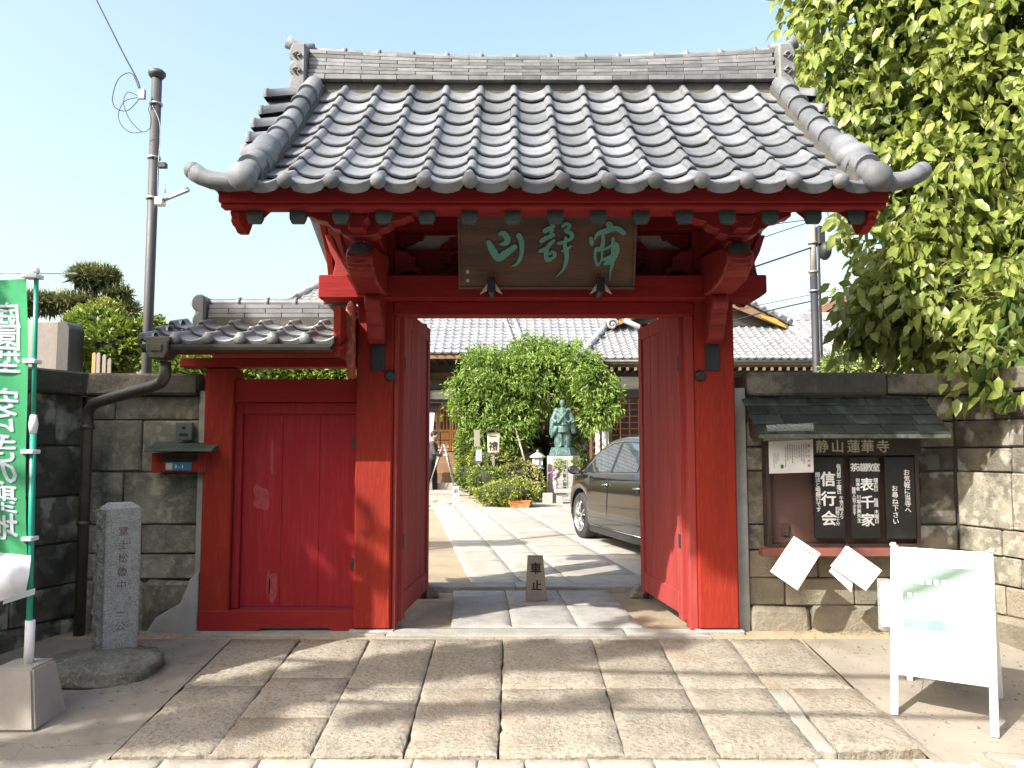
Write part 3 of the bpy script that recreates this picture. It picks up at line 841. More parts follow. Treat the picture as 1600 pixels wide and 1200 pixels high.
while x < XB - .05:
    xb = min(x+.266, XB)
    pa = Vector((x, YR, rz(x, H)-.003)); pb = Vector((xb, YR, rz(xb, H)-.003))
    mb = MB().tube([pa, pb], .043, 14, cap=False)
    mb.tube([pb-(pb-pa)*.09, pb-(pb-pa)*.07, pb+(pb-pa)*.03, pb+(pb-pa)*.05], [.045, .058, .058, .045], 14)
    G(mb, 'ridge_cap_tile', TILE, 0); x = xb
# demon tiles at both ends
for s, xe in ((-1, XA), (1, XB)):
    o = [(0, 3.93), (.11, 3.93), (.125, 3.97), (.12, 4.05), (.095, 4.10), (.12, 4.125), (.13, 4.16), (.12, 4.20), (.10, 4.215), (.125, 4.24), (.13, 4.28), (.115, 4.33), (.10, 4.36), (0, 4.36)]
    mb = MB().prism([(xe + s*(a+.002), b) for a, b in o], 'xz', 5.86, 6.20)
    G(mb, 'demon_tile', TILE_OLD, .018)
    for z in (4.14, 4.26):
        mb = MB(); mb.tube([(xe+s*.065, 5.855, z-.028), (xe+s*.095, 5.85, z), (xe+s*.065, 5.85, z+.028), (xe+s*.035, 5.85, z), (xe+s*.06, 5.848, z-.01)], .009, 6)
        G(mb, 'scroll_relief', TILE_OLD, 0)
    mb = MB().tube([(xe-s*.03, 6.0, 4.385), (xe+s*.06, 6.0, 4.385), (xe+s*.12, 5.99, 4.40), (xe+s*.175, 5.98, 4.425)], [.035, .038, .04, .052], 12)
    G(mb, 'horn_tile', TILE, 0)

# --- door leaves
def leaf(hinge, free, zt, s):
    d = Vector((free[0]-hinge[0], free[1]-hinge[1])); L = d.length
    ang = math.atan2(d.y, d.x)
    t = bpy.data.objects.new('door_leaf', None); COL.objects.link(t); t.parent = gate
    t.location = Vector((hinge[0], hinge[1], 0)) - wl(gate); t.rotation_euler = (0, 0, ang)
    B = lambda mb, nm, m=RED_PALE, bv=.004: mb.build(nm, m, t, bevel=bv, local=True)
    sg = s
    th = .03
    B(MB().box(0, .09, -th, th, .06, zt), 'stile'); B(MB().box(L-.09, L, -th, th, .075, zt), 'stile')
    B(MB().box(.0905, L-.0905, -th+.002, th-.002, .10, .25), 'rail')
    B(MB().prism([(.0905, zt-.14), (L*.35, zt-.11), (L-.0905, zt-.11), (L-.0905, zt-.002), (.0905, zt-.002)], 'xz', -th+.002, th-.002), 'rail')
    nP = 4; wP = (L-.18)/nP
    for i in range(nP):
        B(MB().box(.09+wP*i+.0025, .09+wP*(i+1)-.0025, -.015, .015, .24, zt-.10), 'plank', RED_PALE, .004)
    for z in (1.90, .62):
        for sd in (-1, 1):
            B(MB().box(.005, .055, sd*(th+.006), sd*(th+.001), z-.05, z+.05), 'hinge_plate', IRON, .002)
    B(MB().lathe([(.028, 0), (.028, .05)], (L-.05, 0, .03), 12), 'pivot', IRON, 0)
    return t
leaf((-.812, 5.80), (-.735, 6.87), 2.31, 1)
leaf((1.243, 5.80), (1.118, 6.87), 2.31, -1)
for x, y in ((-.72, 7.02), (1.12, 7.02)):
    mb = MB().prism([(x-.12, 0), (x+.10, 0), (x+.04, .10), (x-.04, .11)], 'xz', y-.06, y+.06)
    tag(mb.build('door_stop', ROCK, bevel=.012), 'grey stone wedge on the ground beneath the free end of the ' + ('west' if x < 0 else 'east') + ' red door leaf', 'door stop')

# ================================================================== THE NAME PLAQUE
pl_lo, pl_y, pl_ty = 2.375, 5.43, 5.27
pq = thing('name_plaque', (.24, 5.42, 2.37), 'dark brown wooden name board with turquoise brush characters above the gateway', 'name board')
ux = Vector((1, 0, 0)); uy = Vector((0, pl_ty-pl_y, .49)).normalized(); nn = ux.cross(uy)
PW, PH = 1.21, .50
PO = Vector((-.367, pl_y, pl_lo))
mb = MB().box(0, PW, 0, PH, -.035, 0); place(mb, PO, ux, uy)
PLQ = M('old_plaque_wood', (.16,.072,.036), (.075,.036,.022), 3, .45, .3, 50, stretch=(.25,1,2.2), speck=(.17,.10,.05), sscale=9, samt=.35, stain=(.035,.026,.018), stscale=2.5, stamt=.45)
mb.build('board', PLQ, pq, bevel=.006)
for r in ((0, PW, PH-.02, PH), (0, PW, 0, .02), (0, .02, .021, PH-.021), (PW-.02, PW, .021, PH-.021)):
    mb = MB().box(r[0], r[1], r[2], r[3], .001, .010); place(mb, PO, ux, uy); mb.build('rim', PLQ, pq, bevel=.003)
def brush(strokes, n=7):
    mb = MB()
    for si, st in enumerate(strokes):
        p = [((x-85)/1425*PW, (625-y)/590*PH, w/1425*PW/2*.98) for x, y, w in st]
        # Catmull-Rom through the points
        q = []
        for i in range(len(p)-1):
            p0, p1, p2, p3 = p[max(i-1,0)], p[i], p[i+1], p[min(i+2, len(p)-1)]
            for k in range(n):
                t = k/n
                q.append(tuple(.5*((2*p1[c]) + (-p0[c]+p2[c])*t + (2*p0[c]-5*p1[c]+4*p2[c]-p3[c])*t*t + (-p0[c]+3*p1[c]-3*p2[c]+p3[c])*t**3) for c in range(3)))
        q.append(p[-1])
        L, Rr = [], []
        for i, (x, y, r) in enumerate(q):
            a, b = q[max(i-1,0)], q[min(i+1, len(q)-1)]
            d = Vector((b[0]-a[0], b[1]-a[1]));
            d = d.normalized() if d.length > 1e-9 else Vector((1,0))
            r = max(r, .001)
            wob = 1 + .10*math.sin(i*1.9+si)
            L.append((x-d.y*r*wob, y+d.x*r*wob)); Rr.append((x+d.y*r, y-d.x*r))
        def capp(c, d, r):
            a0 = math.atan2(d[1], d[0])
            return [(c[0]+r*math.cos(a0+t), c[1]+r*math.sin(a0+t)) for t in (R(60), R(25), R(-25), R(-60))]
        e = capp(q[-1], (q[-1][0]-q[-2][0], q[-1][1]-q[-2][1]), max(q[-1][2], .001))
        s_ = capp(q[0], (q[0][0]-q[1][0], q[0][1]-q[1][1]), max(q[0][2], .001))
        out = L + e + Rr[::-1] + s_
        zt = .012 + .0009*si
        m = len(L)
        top = [(x, y, zt) for x, y in L] + [(x, y, zt) for x, y in Rr]
        mb.add(top, [(i, i+1, m+i+1, m+i) for i in range(m-1)])
        for cp, c0, l, r_ in ((e, q[-1], L[-1], Rr[-1]), (s_, q[0], Rr[0], L[0])):
            v = [(c0[0], c0[1], zt)] + [(l[0], l[1], zt)] + [(x, y, zt) for x, y in cp] + [(r_[0], r_[1], zt)]
            mb.add(v, [(0, i, i+1) for i in range(1, len(v)-1)])
        rim = out; k = len(rim)
        mb.add([(x, y, zt) for x, y in rim] + [(x, y, -.002) for x, y in rim], [(i, (i+1)%k, k+(i+1)%k, k+i) for i in range(k)])
    place(mb, PO, ux, uy)
    return mb
CH1 = [[(420,185,28),(450,182,50),(478,215,52),(478,245,46),(450,262,32),(415,262,8)],
       [(330,250,38),(352,290,56),(405,372,58),(470,335,56),(540,285,40)],
       [(572,198,44),(592,240,42),(596,310,36),(585,370,30),(555,420,22),(515,438,6)]]
CH2 = [[(832,92,18),(836,130,30),(830,180,28),(828,212,20)], [(778,160,36),(815,140,36),(852,122,22)],
       [(752,240,34),(790,215,34),(850,190,24)], [(850,235,22),(815,270,32),(790,300,36),(742,318,30)],
       [(795,300,40),(790,340,38),(800,385,40),(840,375,24),(862,345,30),(840,325,26),(815,345,18)],
       [(918,125,22),(945,104,28),(972,118,32),(965,140,26),(940,160,24),(985,178,34),(992,210,32),(960,235,24),(890,258,26)],
       [(945,215,26),(938,270,32),(950,320,40),(955,370,34),(945,420,32),(925,470,18),(870,525,4)], [(918,318,18),(955,305,22),(985,280,16)]]
CH3 = [[(1275,105,34),(1292,112,48),(1285,150,36)], [(1175,222,14),(1205,180,36),(1260,162,44),(1330,140,42),(1370,150,40),(1405,178,38)],
       [(1145,215,26),(1150,245,38),(1155,268,22)], [(1240,200,26),(1242,250,34),(1228,300,34),(1190,300,28),(1180,350,22),(1190,400,22),(1205,432,20),(1232,390,16),(1238,330,18)],
       [(1190,312,26),(1260,300,24),(1340,262,28),(1358,300,34),(1345,350,38),(1310,395,44),(1262,420,26)],
       [(1320,215,22),(1322,280,34),(1322,350,30),(1318,430,30),(1308,480,14),(1303,555,4)], [(1250,385,30),(1300,370,40),(1352,330,30)]]
for c in (CH1, CH2, CH3): brush(c).build('brush_character', TEAL, pq, fix=False)
mb = MB()
for r, cx in enumerate((190, 255)):
    for i in range(8 if r == 0 else 4):
        for k in range(4):
            a = (cx + random.uniform(-14, 14), 130 + i*34 + random.uniform(-10, 10)); l = random.uniform(6, 16); ang = random.choice([0, .1, 1.4, -.5])
            x, y = (a[0]-85)/1425*PW, (625-a[1])/590*PH; dx, dy = math.cos(ang)*l/1425*PW, math.sin(ang)*l/590*PH*.5
            mb.add([(x-dx, y-dy, .002), (x+dx, y+dy, .002), (x+dx, y+dy+.003, .002), (x-dx, y-dy+.003, .002)], [(0,1,2,3)])
place(mb, PO, ux, uy); stuff(mb.build('faded_inscription', M('faded_green', (.09,.14,.10), None, 8, .7, 0), pq, fix=False))
for yy in (485, 555):
    mb = MB(); x, y = (160-85)/1425*PW, (625-yy)/590*PH
    mb.box(x-.011, x+.011, y-.011, y+.011, .001, .004); place(mb, PO, ux, uy); mb.build('seal_mark', LETC, pq)
for px_ in (768, 937):
    p = at(px_, 450, 5.40)
    mb = MB().prism([(p.x-.028, p.z+.055), (p.x+.028, p.z+.055), (p.x+.022, p.z-.045), (p.x, p.z-.055), (p.x-.022, p.z-.045)], 'xz', 5.30, 5.535)
    o = mb.build('holder', IRON, pq, bevel=.006)
    for s in (-1, 1):
        q = [(p.x+s*.026, p.z+.02), (p.x+s*.075, p.z-.055), (p.x+s*.03, p.z-.03)]
        MB().prism(q, 'xz', 5.33, 5.345).build('holder_wing', LETC, o)
# ================================================================== THE SIDE GATE
sg = thing('side_gate', (-1.65, 5.8, 0), 'low red side doorway with a small tiled roof left of the main gate', 'gate')
def S(mb, name, m=RED, bevel=.006): return mb.build(name, m, sg, bevel=bevel)
S(MB().box(-2.20, -1.995, 5.72, 5.92, .0, 1.86), 'post')
S(MB().box(-1.993, -1.109, 5.74, 5.88, 1.615, 1.78), 'top_rail', RED_H)
S(MB().box(-2.38, -1.11, 5.70, 5.85, 1.865, 1.93), 'eave_beam', RED_H)
S(MB().prism([(-2.198, .012), (-1.78, .012), (-1.74, .035), (-1.30, .035), (-1.26, .012), (-1.11, .012), (-1.11, .15), (-2.0, .15), (-2.198, .15)], 'xz', 5.705, 5.86), 'sill', RED_H, .004)
door = bpy.data.objects.new('door', None); COL.objects.link(door); door.parent = sg
door.location = Vector((-1.55, 5.80, .15)) - wl(sg)
D = lambda mb, nm, m=RED_OLD, bv=.004: mb.build(nm, m, door, bevel=bv)
D(MB().box(-1.993, -1.94, 5.765, 5.83, .152, 1.613), 'stile'); D(MB().box(-1.135, -1.109, 5.765, 5.83, .152, 1.613), 'stile')
D(MB().box(-1.94, -1.135, 5.775, 5.83, 1.53, 1.613), 'rail'); 
for a, b in ((-1.938, -1.6545), (-1.6535, -1.3845), (-1.3835, -1.137)):
    D(MB().box(a, b, 5.792, 5.82, .16, 1.55), 'plank', RED_OLD, .003)
FADE = M('worn_pink_paint', (.30,.05,.055), (.26,.022,.028), 30, .8, .1)
for cx_, cz_, rx_, rz_ in ((-1.80, .93, .055, .09), (-1.70, .30, .03, .10), (-1.735, .33, .012, .10), (-1.73, 1.22, .012, .12)):
    pts_ = []
    for k_ in range(22):
        a_ = k_*2*PI/22; w_ = 1 + .35*noise.noise(Vector((math.cos(a_)*2+cx_*9, math.sin(a_)*2, cz_*7)))
        pts_.append((cx_ + rx_*w_*math.copysign(abs(math.cos(a_))**.6, math.cos(a_)), cz_ + rz_*w_*math.copysign(abs(math.sin(a_))**.6, math.sin(a_))))
    D(MB().prism(pts_, 'xz', 5.7912, 5.7918), 'worn_patch', FADE, 0)
for z in (1.33, .47):
    D(MB().box(-1.145, -1.112, 5.755, 5.764, z-.045, z+.045), 'hinge_plate', IRON, .002)
SYE, SYR = 5.19, 5.86
def SZ(Y): return 1.965 + .235*(1-abs(SYR-Y)/(SYR-SYE))
W2 = .2105
s_tile = pantile(W2, .26, rh=.038, th=.02, dip=.012).mesh('roof_tile', fix=False); s_tile.materials.append(TILE_SIDE)
s_eave = pantile(W2, .26, rh=.038, th=.022, lip=.034, dip=.012).mesh('eave_tile', fix=False); s_eave.materials.append(TILE_SIDE)
s_cap = MB().ball((.17*W2, -.012, .024), .039, 14, 9, sy=.8).mesh('end_cap', fix=False); s_cap.materials.append(TILE_SIDE)
rs = MB()
for r in range(3):
    y0 = SYE + r*.215; a = math.atan2(.235, SYR-SYE)
    for k in range(-1, 5):
        x = -2.18 + W2*k - .17*W2
        o = bpy.data.objects.new('eave_tile' if r == 0 else 'roof_tile', s_eave if r == 0 else s_tile); COL.objects.link(o); o.parent = sg
        o.location = Vector((x, y0 - (.02 if r else .035), SZ(y0) + .006)) - wl(sg)
        o.rotation_euler = (a-.05, random.uniform(-.01, .01), random.uniform(-.01, .01))
        if r == 0 and k >= 0: link('end_cap', s_cap, None, o, True)
        b = pantile(W2, .26, rh=.038)
        Mx = Matrix.Translation((x + W2*1.1, 2*SYR - y0 + .02, SZ(y0)+.006)) @ Matrix.Rotation(PI, 4, 'Z') @ Matrix.Rotation(a-.05, 4, 'X')
        rs.add([tuple(Mx @ Vector(p)) for p in b.v], b.f, True)
stuff(rs.build('rear_slope_tiles', TILE_SIDE, sg, fix=False))
pr = [(SYE+.02, SZ(SYE)-.012), (SYR, SZ(SYR)-.012), (2*SYR-SYE-.02, SZ(SYE)-.012)]
S(MB().prism(pr + [(a, b-.022) for a, b in pr[::-1]], 'yz', -2.37, -1.115), 'roof_deck', RED, 0)
S(MB().box(-2.38, -1.16, 5.215, 5.25, 1.90, 1.955), 'fascia', RED_H)
for k in range(6):
    x = -2.34 + k*.23
    S(MB().prism([(5.25, 1.90), (5.25, 1.945), (5.7, 2.10), (5.7, 2.05)], 'yz', x-.025, x+.025), 'rafter', RED, 0)
# verge tiles at the outer end
vm2 = MB()
sv = half_round(.046, .048, .07).mesh('verge_tile'); sv.materials.append(TILE_SIDE)
for k in range(3):
    y = SYE + .07 + k*.215
    o = bpy.data.objects.new('verge_tile', sv); COL.objects.link(o); o.parent = sg
    o.location = Vector((-2.355, y, SZ(y)+.015)) - wl(sg); o.rotation_euler = (0, R(6), PI)
# ridge
for ci in range(3):
    h0 = 2.232 + ci*.034
    x = -2.22 - (.12 if ci % 2 else 0)
    while x < -1.125:
        xa, xb = max(x, -2.22), min(x+.27, -1.125)
        if xb-xa > .03:
            S(MB().box(xa+.0015, xb-.0015, 5.775+ci*.006, 5.945-ci*.006, h0+.001, h0+.032), 'ridge_tile', TILE_SIDE, .003)
        x += .27
S(MB().box(-2.22, -1.12, 5.77, 5.95, 2.16, 2.231), 'ridge_bedding', MORTAR, 0)
x = -2.22
while x < -1.2:
    xb = min(x+.21, -1.125)
    mb = MB().tube([(x, SYR, 2.352), (xb, SYR, 2.352)], .036, 12, cap=False)
    mb.tube([(xb-.022, SYR, 2.352), (xb-.018, SYR, 2.352), (xb+.005, SYR, 2.352), (xb+.009, SYR, 2.352)], [.036, .046, .046, .036], 12)
    S(mb, 'ridge_cap_tile', TILE_SIDE, 0); x = xb
o_ = [(-2.30, 2.16), (-2.38, 2.16), (-2.40, 2.20), (-2.39, 2.25), (-2.365, 2.27), (-2.40, 2.30), (-2.41, 2.345), (-2.39, 2.39), (-2.36, 2.405), (-2.32, 2.40), (-2.30, 2.37)]
o_ = [(a+.075, b) for a, b in o_]
S(MB().prism(o_, 'xz', 5.74, 5.98), 'demon_tile', TILE_SIDE, .016)
cb = [(548,592),(545,566),(539,560),(536,545),(532,530),(531,516),(536,509),(541,506),(543,498),(545,485),(549,475),(554,473),(557,479),(556,500),(556,592)]
q = [at(a, b, 5.52) for a, b in cb]
S(MB().prism([(p.x, p.z) for p in q], 'xz', 5.42, 5.52), 'carved_end_board', M('peeling_red_wood', (.40,.05,.035), (.28,.09,.06), 12, .8, .4, 40, speck=(.5,.3,.22), sscale=30, samt=.4), .008)
S(MB().box(-1.175, -1.13, 5.22, 5.9, 1.90, 2.22), 'verge_board', RED, 0)
# gutter, hopper and the bent downpipe are one thing of their own
gu = thing('rain_gutter', (-3.04, 5.66, 0), 'dark copper gutter with hopper and bent downpipe beside the side gate', 'gutter')
mb = MB(); n = 8
pr = [(5.155 + .045*math.cos(PI + PI*i/n), 1.955 + .05*math.sin(PI + PI*i/n)) for i in range(n+1)]
pi_ = [(5.155 + .039*math.cos(PI + PI*i/n), 1.955 + .044*math.sin(PI + PI*i/n)) for i in range(n+1)]
mb.prism(pr + pi_[::-1], 'yz', -2.39, -1.17); mb.build('gutter', COPPER, gu)
p = at(252, 552, 5.15)
mb = MB().prism([(p.x-.085, 2.0), (p.x+.085, 2.0), (p.x+.085, 1.975), (p.x+.07, 1.965), (p.x+.07, 1.91), (p.x+.045, 1.86), (p.x-.045, 1.86), (p.x-.07, 1.91), (p.x-.07, 1.965), (p.x-.085, 1.975)], 'xz', 5.08, 5.24)
mb.build('hopper', COPPER, gu, bevel=.006)
MB().box(p.x-.035, p.x+.035, 5.07, 5.079, 1.905, 1.95).build('hopper_panel', COPPER, gu, bevel=.003)
path = [at(258, 565, 5.17), at(258, 588, 5.17), at(252, 598, 5.19), at(240, 603, 5.23), at(160, 626, 5.50), at(146, 631, 5.57), at(138, 642, 5.62), at(137, 662, 5.64)]
MB().tube(path + [Vector((path[-1].x, 5.64, -.02))], .038, 12).build('downpipe', COPPER, gu)
for z in (1.42, .75):
    MB().lathe([(.048, 0), (.048, .03)], (path[-1].x, 5.64, z), 12).build('pipe_band', COPPER, gu)
MB().tube([at(222, 548, 5.15), at(238, 549, 5.15)], .012, 6).build('gutter_end', COPPER, gu)

# ================================================================== things on the left wall
mbx = thing('letter_box', tuple(at(280, 737, 5.70)), 'red letter slot under a small plank hood with a blue house number plate', 'letter box')
a, b = at(238, 707, 5.71), at(322, 738, 5.71)
MB().box(a.x, b.x, 5.70, 5.79, b.z, a.z-.002).build('box_body', RED, mbx, bevel=.003)
a, b = at(252, 711, 5.69), at(308, 721, 5.69)
MB().box(a.x, b.x, 5.692, 5.699, b.z, a.z).build('slot', INK, mbx)
a, b = at(225, 698, 5.6), at(331, 706, 5.6)
MB().prism([(5.60, b.z), (5.60, b.z+.015), (5.79, a.z+.035), (5.79, b.z+.02)], 'yz', a.x, b.x).build('hood', PATINA, mbx, bevel=.003)
a, b = at(258, 722.5, 5.69), at(298, 735, 5.69)
MB().box(a.x, b.x, 5.693, 5.6985, b.z, a.z).build('number_plate', M('blue_enamel', (.05,.16,.32), (.045,.14,.28), 8, .35, 0), mbx)
mb = MB(); text_mb(mb, '3-1', 0, 0, .034, pitch=.024, vertical=False, bold=.015)
place(mb, Vector((a.x+.075, 5.6925, (a.z+b.z)/2 + .012)), (1,0,0), (0,0,1)); mb.build('house_number', LETW, mbx, fix=False)
mb = MB(); mb.box(0, .045, 0, .045, 0, .0005); place(mb, Vector((a.x+.006, 5.692, b.z+.006)), (1,0,0), (0,0,1)); mb.build('faded_mark', LETC, mbx)
a, b = at(274, 660, 5.74), at(299, 688, 5.74)
ic = thing('intercom', (a.x, 5.78, b.z), 'small grey intercom box on the wall above the letter slot', 'intercom')
MB().box(a.x, b.x, 5.745, 5.79, b.z, a.z).build('case', M('grey_plastic', (.10,.11,.12), None, 5, .5, .05), ic, bevel=.005)
MB().lathe([(0, -.004), (.012, -.004), (.013, 0)], ((a.x+b.x)/2, 5.7445, a.z-.035), 12, 'y').build('button', IRON, ic)
MB().box((a.x+b.x)/2-.03, (a.x+b.x)/2+.03, 5.741, 5.7445, b.z+.03, b.z+.05).build('speaker_slot', INK, ic)

# stele on its rock
SW, SD = .212, .20
tzs = at(185, 787, 5.0).z; zb = -.02 - .06 + .10
sc_ = at(181, 1000, 5.12)
st = thing('stone_marker', (sc_.x, 5.12, 0), 'square granite marker post with carved red tinged characters beside the downpipe', 'stone post', rz=R(38))
x0, x1, SY = -SW/2, SW/2, -SD/2
SL = lambda me, nm, m: link(nm, me, m, st, True)
SL(jitter_box(x0+.004, x1, SY, SY+SD, .02, tzs-.03, j=.002, ch=.010), 'shaft', GRANITE)
SL(MB().add([(x0+.006, SY+.003, tzs-.034), (x1-.003, SY+.003, tzs-.034), (x1-.003, SY+SD-.003, tzs-.034), (x0+.006, SY+SD-.003, tzs-.034), (x0+.04, SY+.06, tzs), (x1-.05, SY+.06, tzs+.003), (x1-.05, SY+.14, tzs), (x0+.04, SY+.14, tzs)],
          [(0,1,5,4), (1,2,6,5), (2,3,7,6), (3,0,4,7), (4,5,6,7)]).mesh('top'), 'top', GRANITE)
vs = []; ny, nz_ = 8, 30
for i in range(nz_+1):
    for k in range(ny+1):
        y = SY + .003 + (SD-.006)*k/ny; z = .03 + (tzs-.07)*i/nz_
        edge = 1 if 0 < k < ny else .0
        vs.append((x0 + .002 - edge*(.012 + .04*abs(noise.noise(Vector((y*16, z*13, 2))))), y, z))
SL(MB().add(vs, [(i*(ny+1)+k, i*(ny+1)+k+1, (i+1)*(ny+1)+k+1, (i+1)*(ny+1)+k) for i in range(nz_) for k in range(ny)]).mesh('rough_side'), 'rough_side', ROUGHG)
CARV = M('red_tinged_carving', (.13,.06,.05), (.17,.10,.09), 40, .9, 0)
for i, ch in enumerate('富士松魯中 一公'):
    if ch == ' ': continue
    mb = MB(); text_mb(mb, ch, 0, 0, .062, pitch=.083, bold=-.004)
    mb.v = [(p[0], SY-.0015, tzs-.13-.083*i+p[1]) for p in mb.v]
    SL(mb.mesh('carved_character', fix=False), 'carved_character', CARV)
def rock(name, label, c, sx, sy, sz, m=ROCK, seed=0, cat='rock', sub=4, group=None):
    bm = bmesh.new(); bmesh.ops.create_icosphere(bm, subdivisions=sub, radius=1)
    for v in bm.verts:
        p = v.co.copy(); k = noise.noise(p*1.1 + Vector((seed, 0, 0)))*.35 + noise.noise(p*3 + Vector((0, seed, 0)))*.14 + noise.noise(p*8 + Vector((0, seed, 0)))*.05
        p = Vector((math.copysign(abs(p.x)**.75, p.x), math.copysign(abs(p.y)**.75, p.y), math.copysign(abs(p.z)**.6, p.z)))
        v.co = Vector((p.x*sx, p.y*sy, p.z*sz)) * (1 + k*.6)
    for f in bm.faces: f.smooth = True
    me = bpy.data.meshes.new(name); bm.to_mesh(me); bm.free()
    o = link(name, me, m); o.location = c
    if label: tag(o, label, cat, group)
    return o
rock('base_rock', 'broad mossy natural rock under the granite marker post', (-2.47, 4.98, -.035), .33, .29, .095, seed=11, sub=5)

# the banner, its pole and its concrete foot
fp = at(44, 1046, 4.30)
ft = thing('concrete_block', (fp.x-.03, 4.22, gz(4.22)), 'tapered cream concrete block holding the banner pole', 'concrete base')
gzz = gz(4.15)
def frustum(cx, cy, z0, z1, a, b):
    return MB().add([(cx-a, cy-a, z0), (cx+a, cy-a, z0), (cx+a, cy+a, z0), (cx-a, cy+a, z0), (cx-b, cy-b, z1), (cx+b, cy-b, z1), (cx+b, cy+b, z1), (cx-b, cy+b, z1)],
                    [(0,3,2,1), (4,5,6,7), (0,1,5,4), (1,2,6,5), (2,3,7,6), (3,0,4,7)])
BLK = M('cream_concrete', (.38,.35,.305), (.33,.30,.265), 5, .85, .3, 120, stain=(.36,.33,.29), stscale=3, stamt=.4)
frustum(fp.x-.02, 4.30, gzz+.0, gzz+.30, .155, .105).build('block', BLK, ft, bevel=.012, segs=2)
MB().tube([(fp.x, 4.30, gzz+.29), (fp.x, 4.30, gzz+.52)], .024, 12).build('socket', WHITE, ft)
bn = thing('banner', (fp.x, 4.30, gzz+.3), 'green cloth banner with white Japanese writing seen from behind on a thin pole', 'banner')
ztop = at(55, 424, 4.30).z
GP = M('green_pole', (.02,.32,.22), (.018,.28,.19), 4, .3, .05)
ftx = at(57, 424, 4.30).x
def PL_(z): return (fp.x + (ftx-fp.x)*(z-gzz-.3)/(ztop-gzz-.3), 4.30, z)
zmid = (gzz+ztop)/2+.35
MB().tube([PL_(gzz+.30), PL_(zmid)], .0165, 10).build('pole', GP, bn)
MB().tube([PL_(zmid), PL_(ztop)], .012, 10).build('pole', GP, bn)
MB().tube([PL_(zmid-.04), PL_(zmid+.01), PL_(zmid+.06)], [.018, .024, .016], 12).build('pole_joint', WHITE, bn)
MB().tube([(ftx+.22, 4.30, ztop-.012), (ftx-.62, 4.32, ztop-.006)], .004, 6).build('crossbar', WHITE, bn)
MB().lathe([(.016, 0), (.018, .01), (.012, .03), (0, .034)], (ftx, 4.30, ztop-.01), 10).build('pole_tip', WHITE, bn)
# cloth: curls away from the pole at the bottom
zt_, zb_ = at(40, 436, 4.28).z, at(40, 868, 4.28).z
nu, nv = 14, 40
xra, xrb = at(41, 436, 4.28).x, at(43, 860, 4.28).x
def cloth(u, v):
    # u: 0 at the pole edge .. 1 far edge, v: 0 top .. 1 bottom
    x = xra + (xrb-xra)*v - .60*u + .008*math.sin(v*6.2)*(1-u)
    y = 4.28 + .035*math.sin(u*7+v*5) * min(1, u*3) + .03*math.sin(v*9+u*2)*u
    z = zt_ + (zb_-zt_)*v + (.06*u*v)
    return Vector((x, y, z))
GREEN = M('green_cloth', (.08,.48,.20), (.07,.43,.17), 3, .8, .15, 60, trans=.42)
vs = [cloth(i/nu, j/nv) for j in range(nv+1) for i in range(nu+1)]
MB().add(vs, [(j*(nu+1)+i, j*(nu+1)+i+1, (j+1)*(nu+1)+i+1, (j+1)*(nu+1)+i) for j in range(nv) for i in range(nu)], True).build('cloth', GREEN, bn)
def cloth_strip(v0, v1, off, mat_, name):
    vs = [cloth(i/nu, v0+(v1-v0)*j/6) + Vector((0, off, 0)) for j in range(7) for i in range(nu+1)]
    return MB().add(vs, [(j*(nu+1)+i, j*(nu+1)+i+1, (j+1)*(nu+1)+i+1, (j+1)*(nu+1)+i) for j in range(6) for i in range(nu)], True).build(name, mat_, bn)
# letters: mirrored, because the cloth is seen from behind
LW = M('white_print_on_cloth', (.70,.72,.82), (.66,.68,.78), 5, .8, .05, trans=.3)
mb = MB()
text = [('庭', 500), ('園', 542), ('型', 582), ('安', 648), ('ら', 690), ('ぎ', 731), ('の', 772), ('聖', 808), ('地', 843)]
# measured: letter centres down the banner in the photograph
for ch, py in [('庭', 494), ('園', 530), ('型', 565), ('安', 632), ('ら', 670), ('ぎ', 706), ('の', 744), ('聖', 784), ('地', 826)]:
    v = (py - 436) / (868 - 436)
    t0 = MB(); text_mb(t0, ch, 0, .08, .158, pitch=.16, bold=.022, mirror=True)
    uc = .145 if ch != 'の' else .13
    mb2 = MB(); base = 0
    for p in t0.v:
        u_ = uc + .03 + (-p[0] - 0)/.60 + .02
        v_ = v - p[1]/(zt_-zb_)
        q = cloth(u_, v_)
        mb2.v.append((q.x, q.y-.004, q.z))
    for f in t0.f: mb2.f.append(tuple(base+i for i in f)); mb2.sm.append(False)
    mb2.build('printed_character', LW, bn, fix=False)
# white foot of the banner swinging forward
vs = []
for j in range(9):
    for i in range(nu+1):
        u = i/nu; t = j/8
        p0 = cloth(u, 1.0)
        vs.append(p0 + Vector((.05*math.sin(t*2.5) + .02, -.10*math.sin(t*2.2)-.001*i, -.24*t + .07*math.sin(u*5+t*2)*t)))
MB().add(vs, [(j*(nu+1)+i, j*(nu+1)+i+1, (j+1)*(nu+1)+i+1, (j+1)*(nu+1)+i) for j in range(8) for i in range(nu)], True).build('white_hem', M('white_cloth', (.74,.75,.8), None, 3, .8, .1, trans=.3), bn)
for py in (432, 565, 706, 842):
    z = at(50, py, 4.29).z
    xe_ = cloth(0, (zt_-z)/(zt_-zb_)).x; xp_ = PL_(z)[0]
    MB().box(xe_-.02, xp_+.022, 4.262, 4.336, z-.010, z+.012).build('pole_loop', WHITE, bn, bevel=.003)
z = at(50, 935, 4.2).z
mb = MB().add([(fp.x-.10, 4.22, z-.035), (fp.x-.10, 4.225, z-.002), (fp.x+.035, 4.272, z+.040), (fp.x+.035, 4.268, z+.008)], [(0,1,2,3)]); mb.build('hem_tape', WHITE, bn)
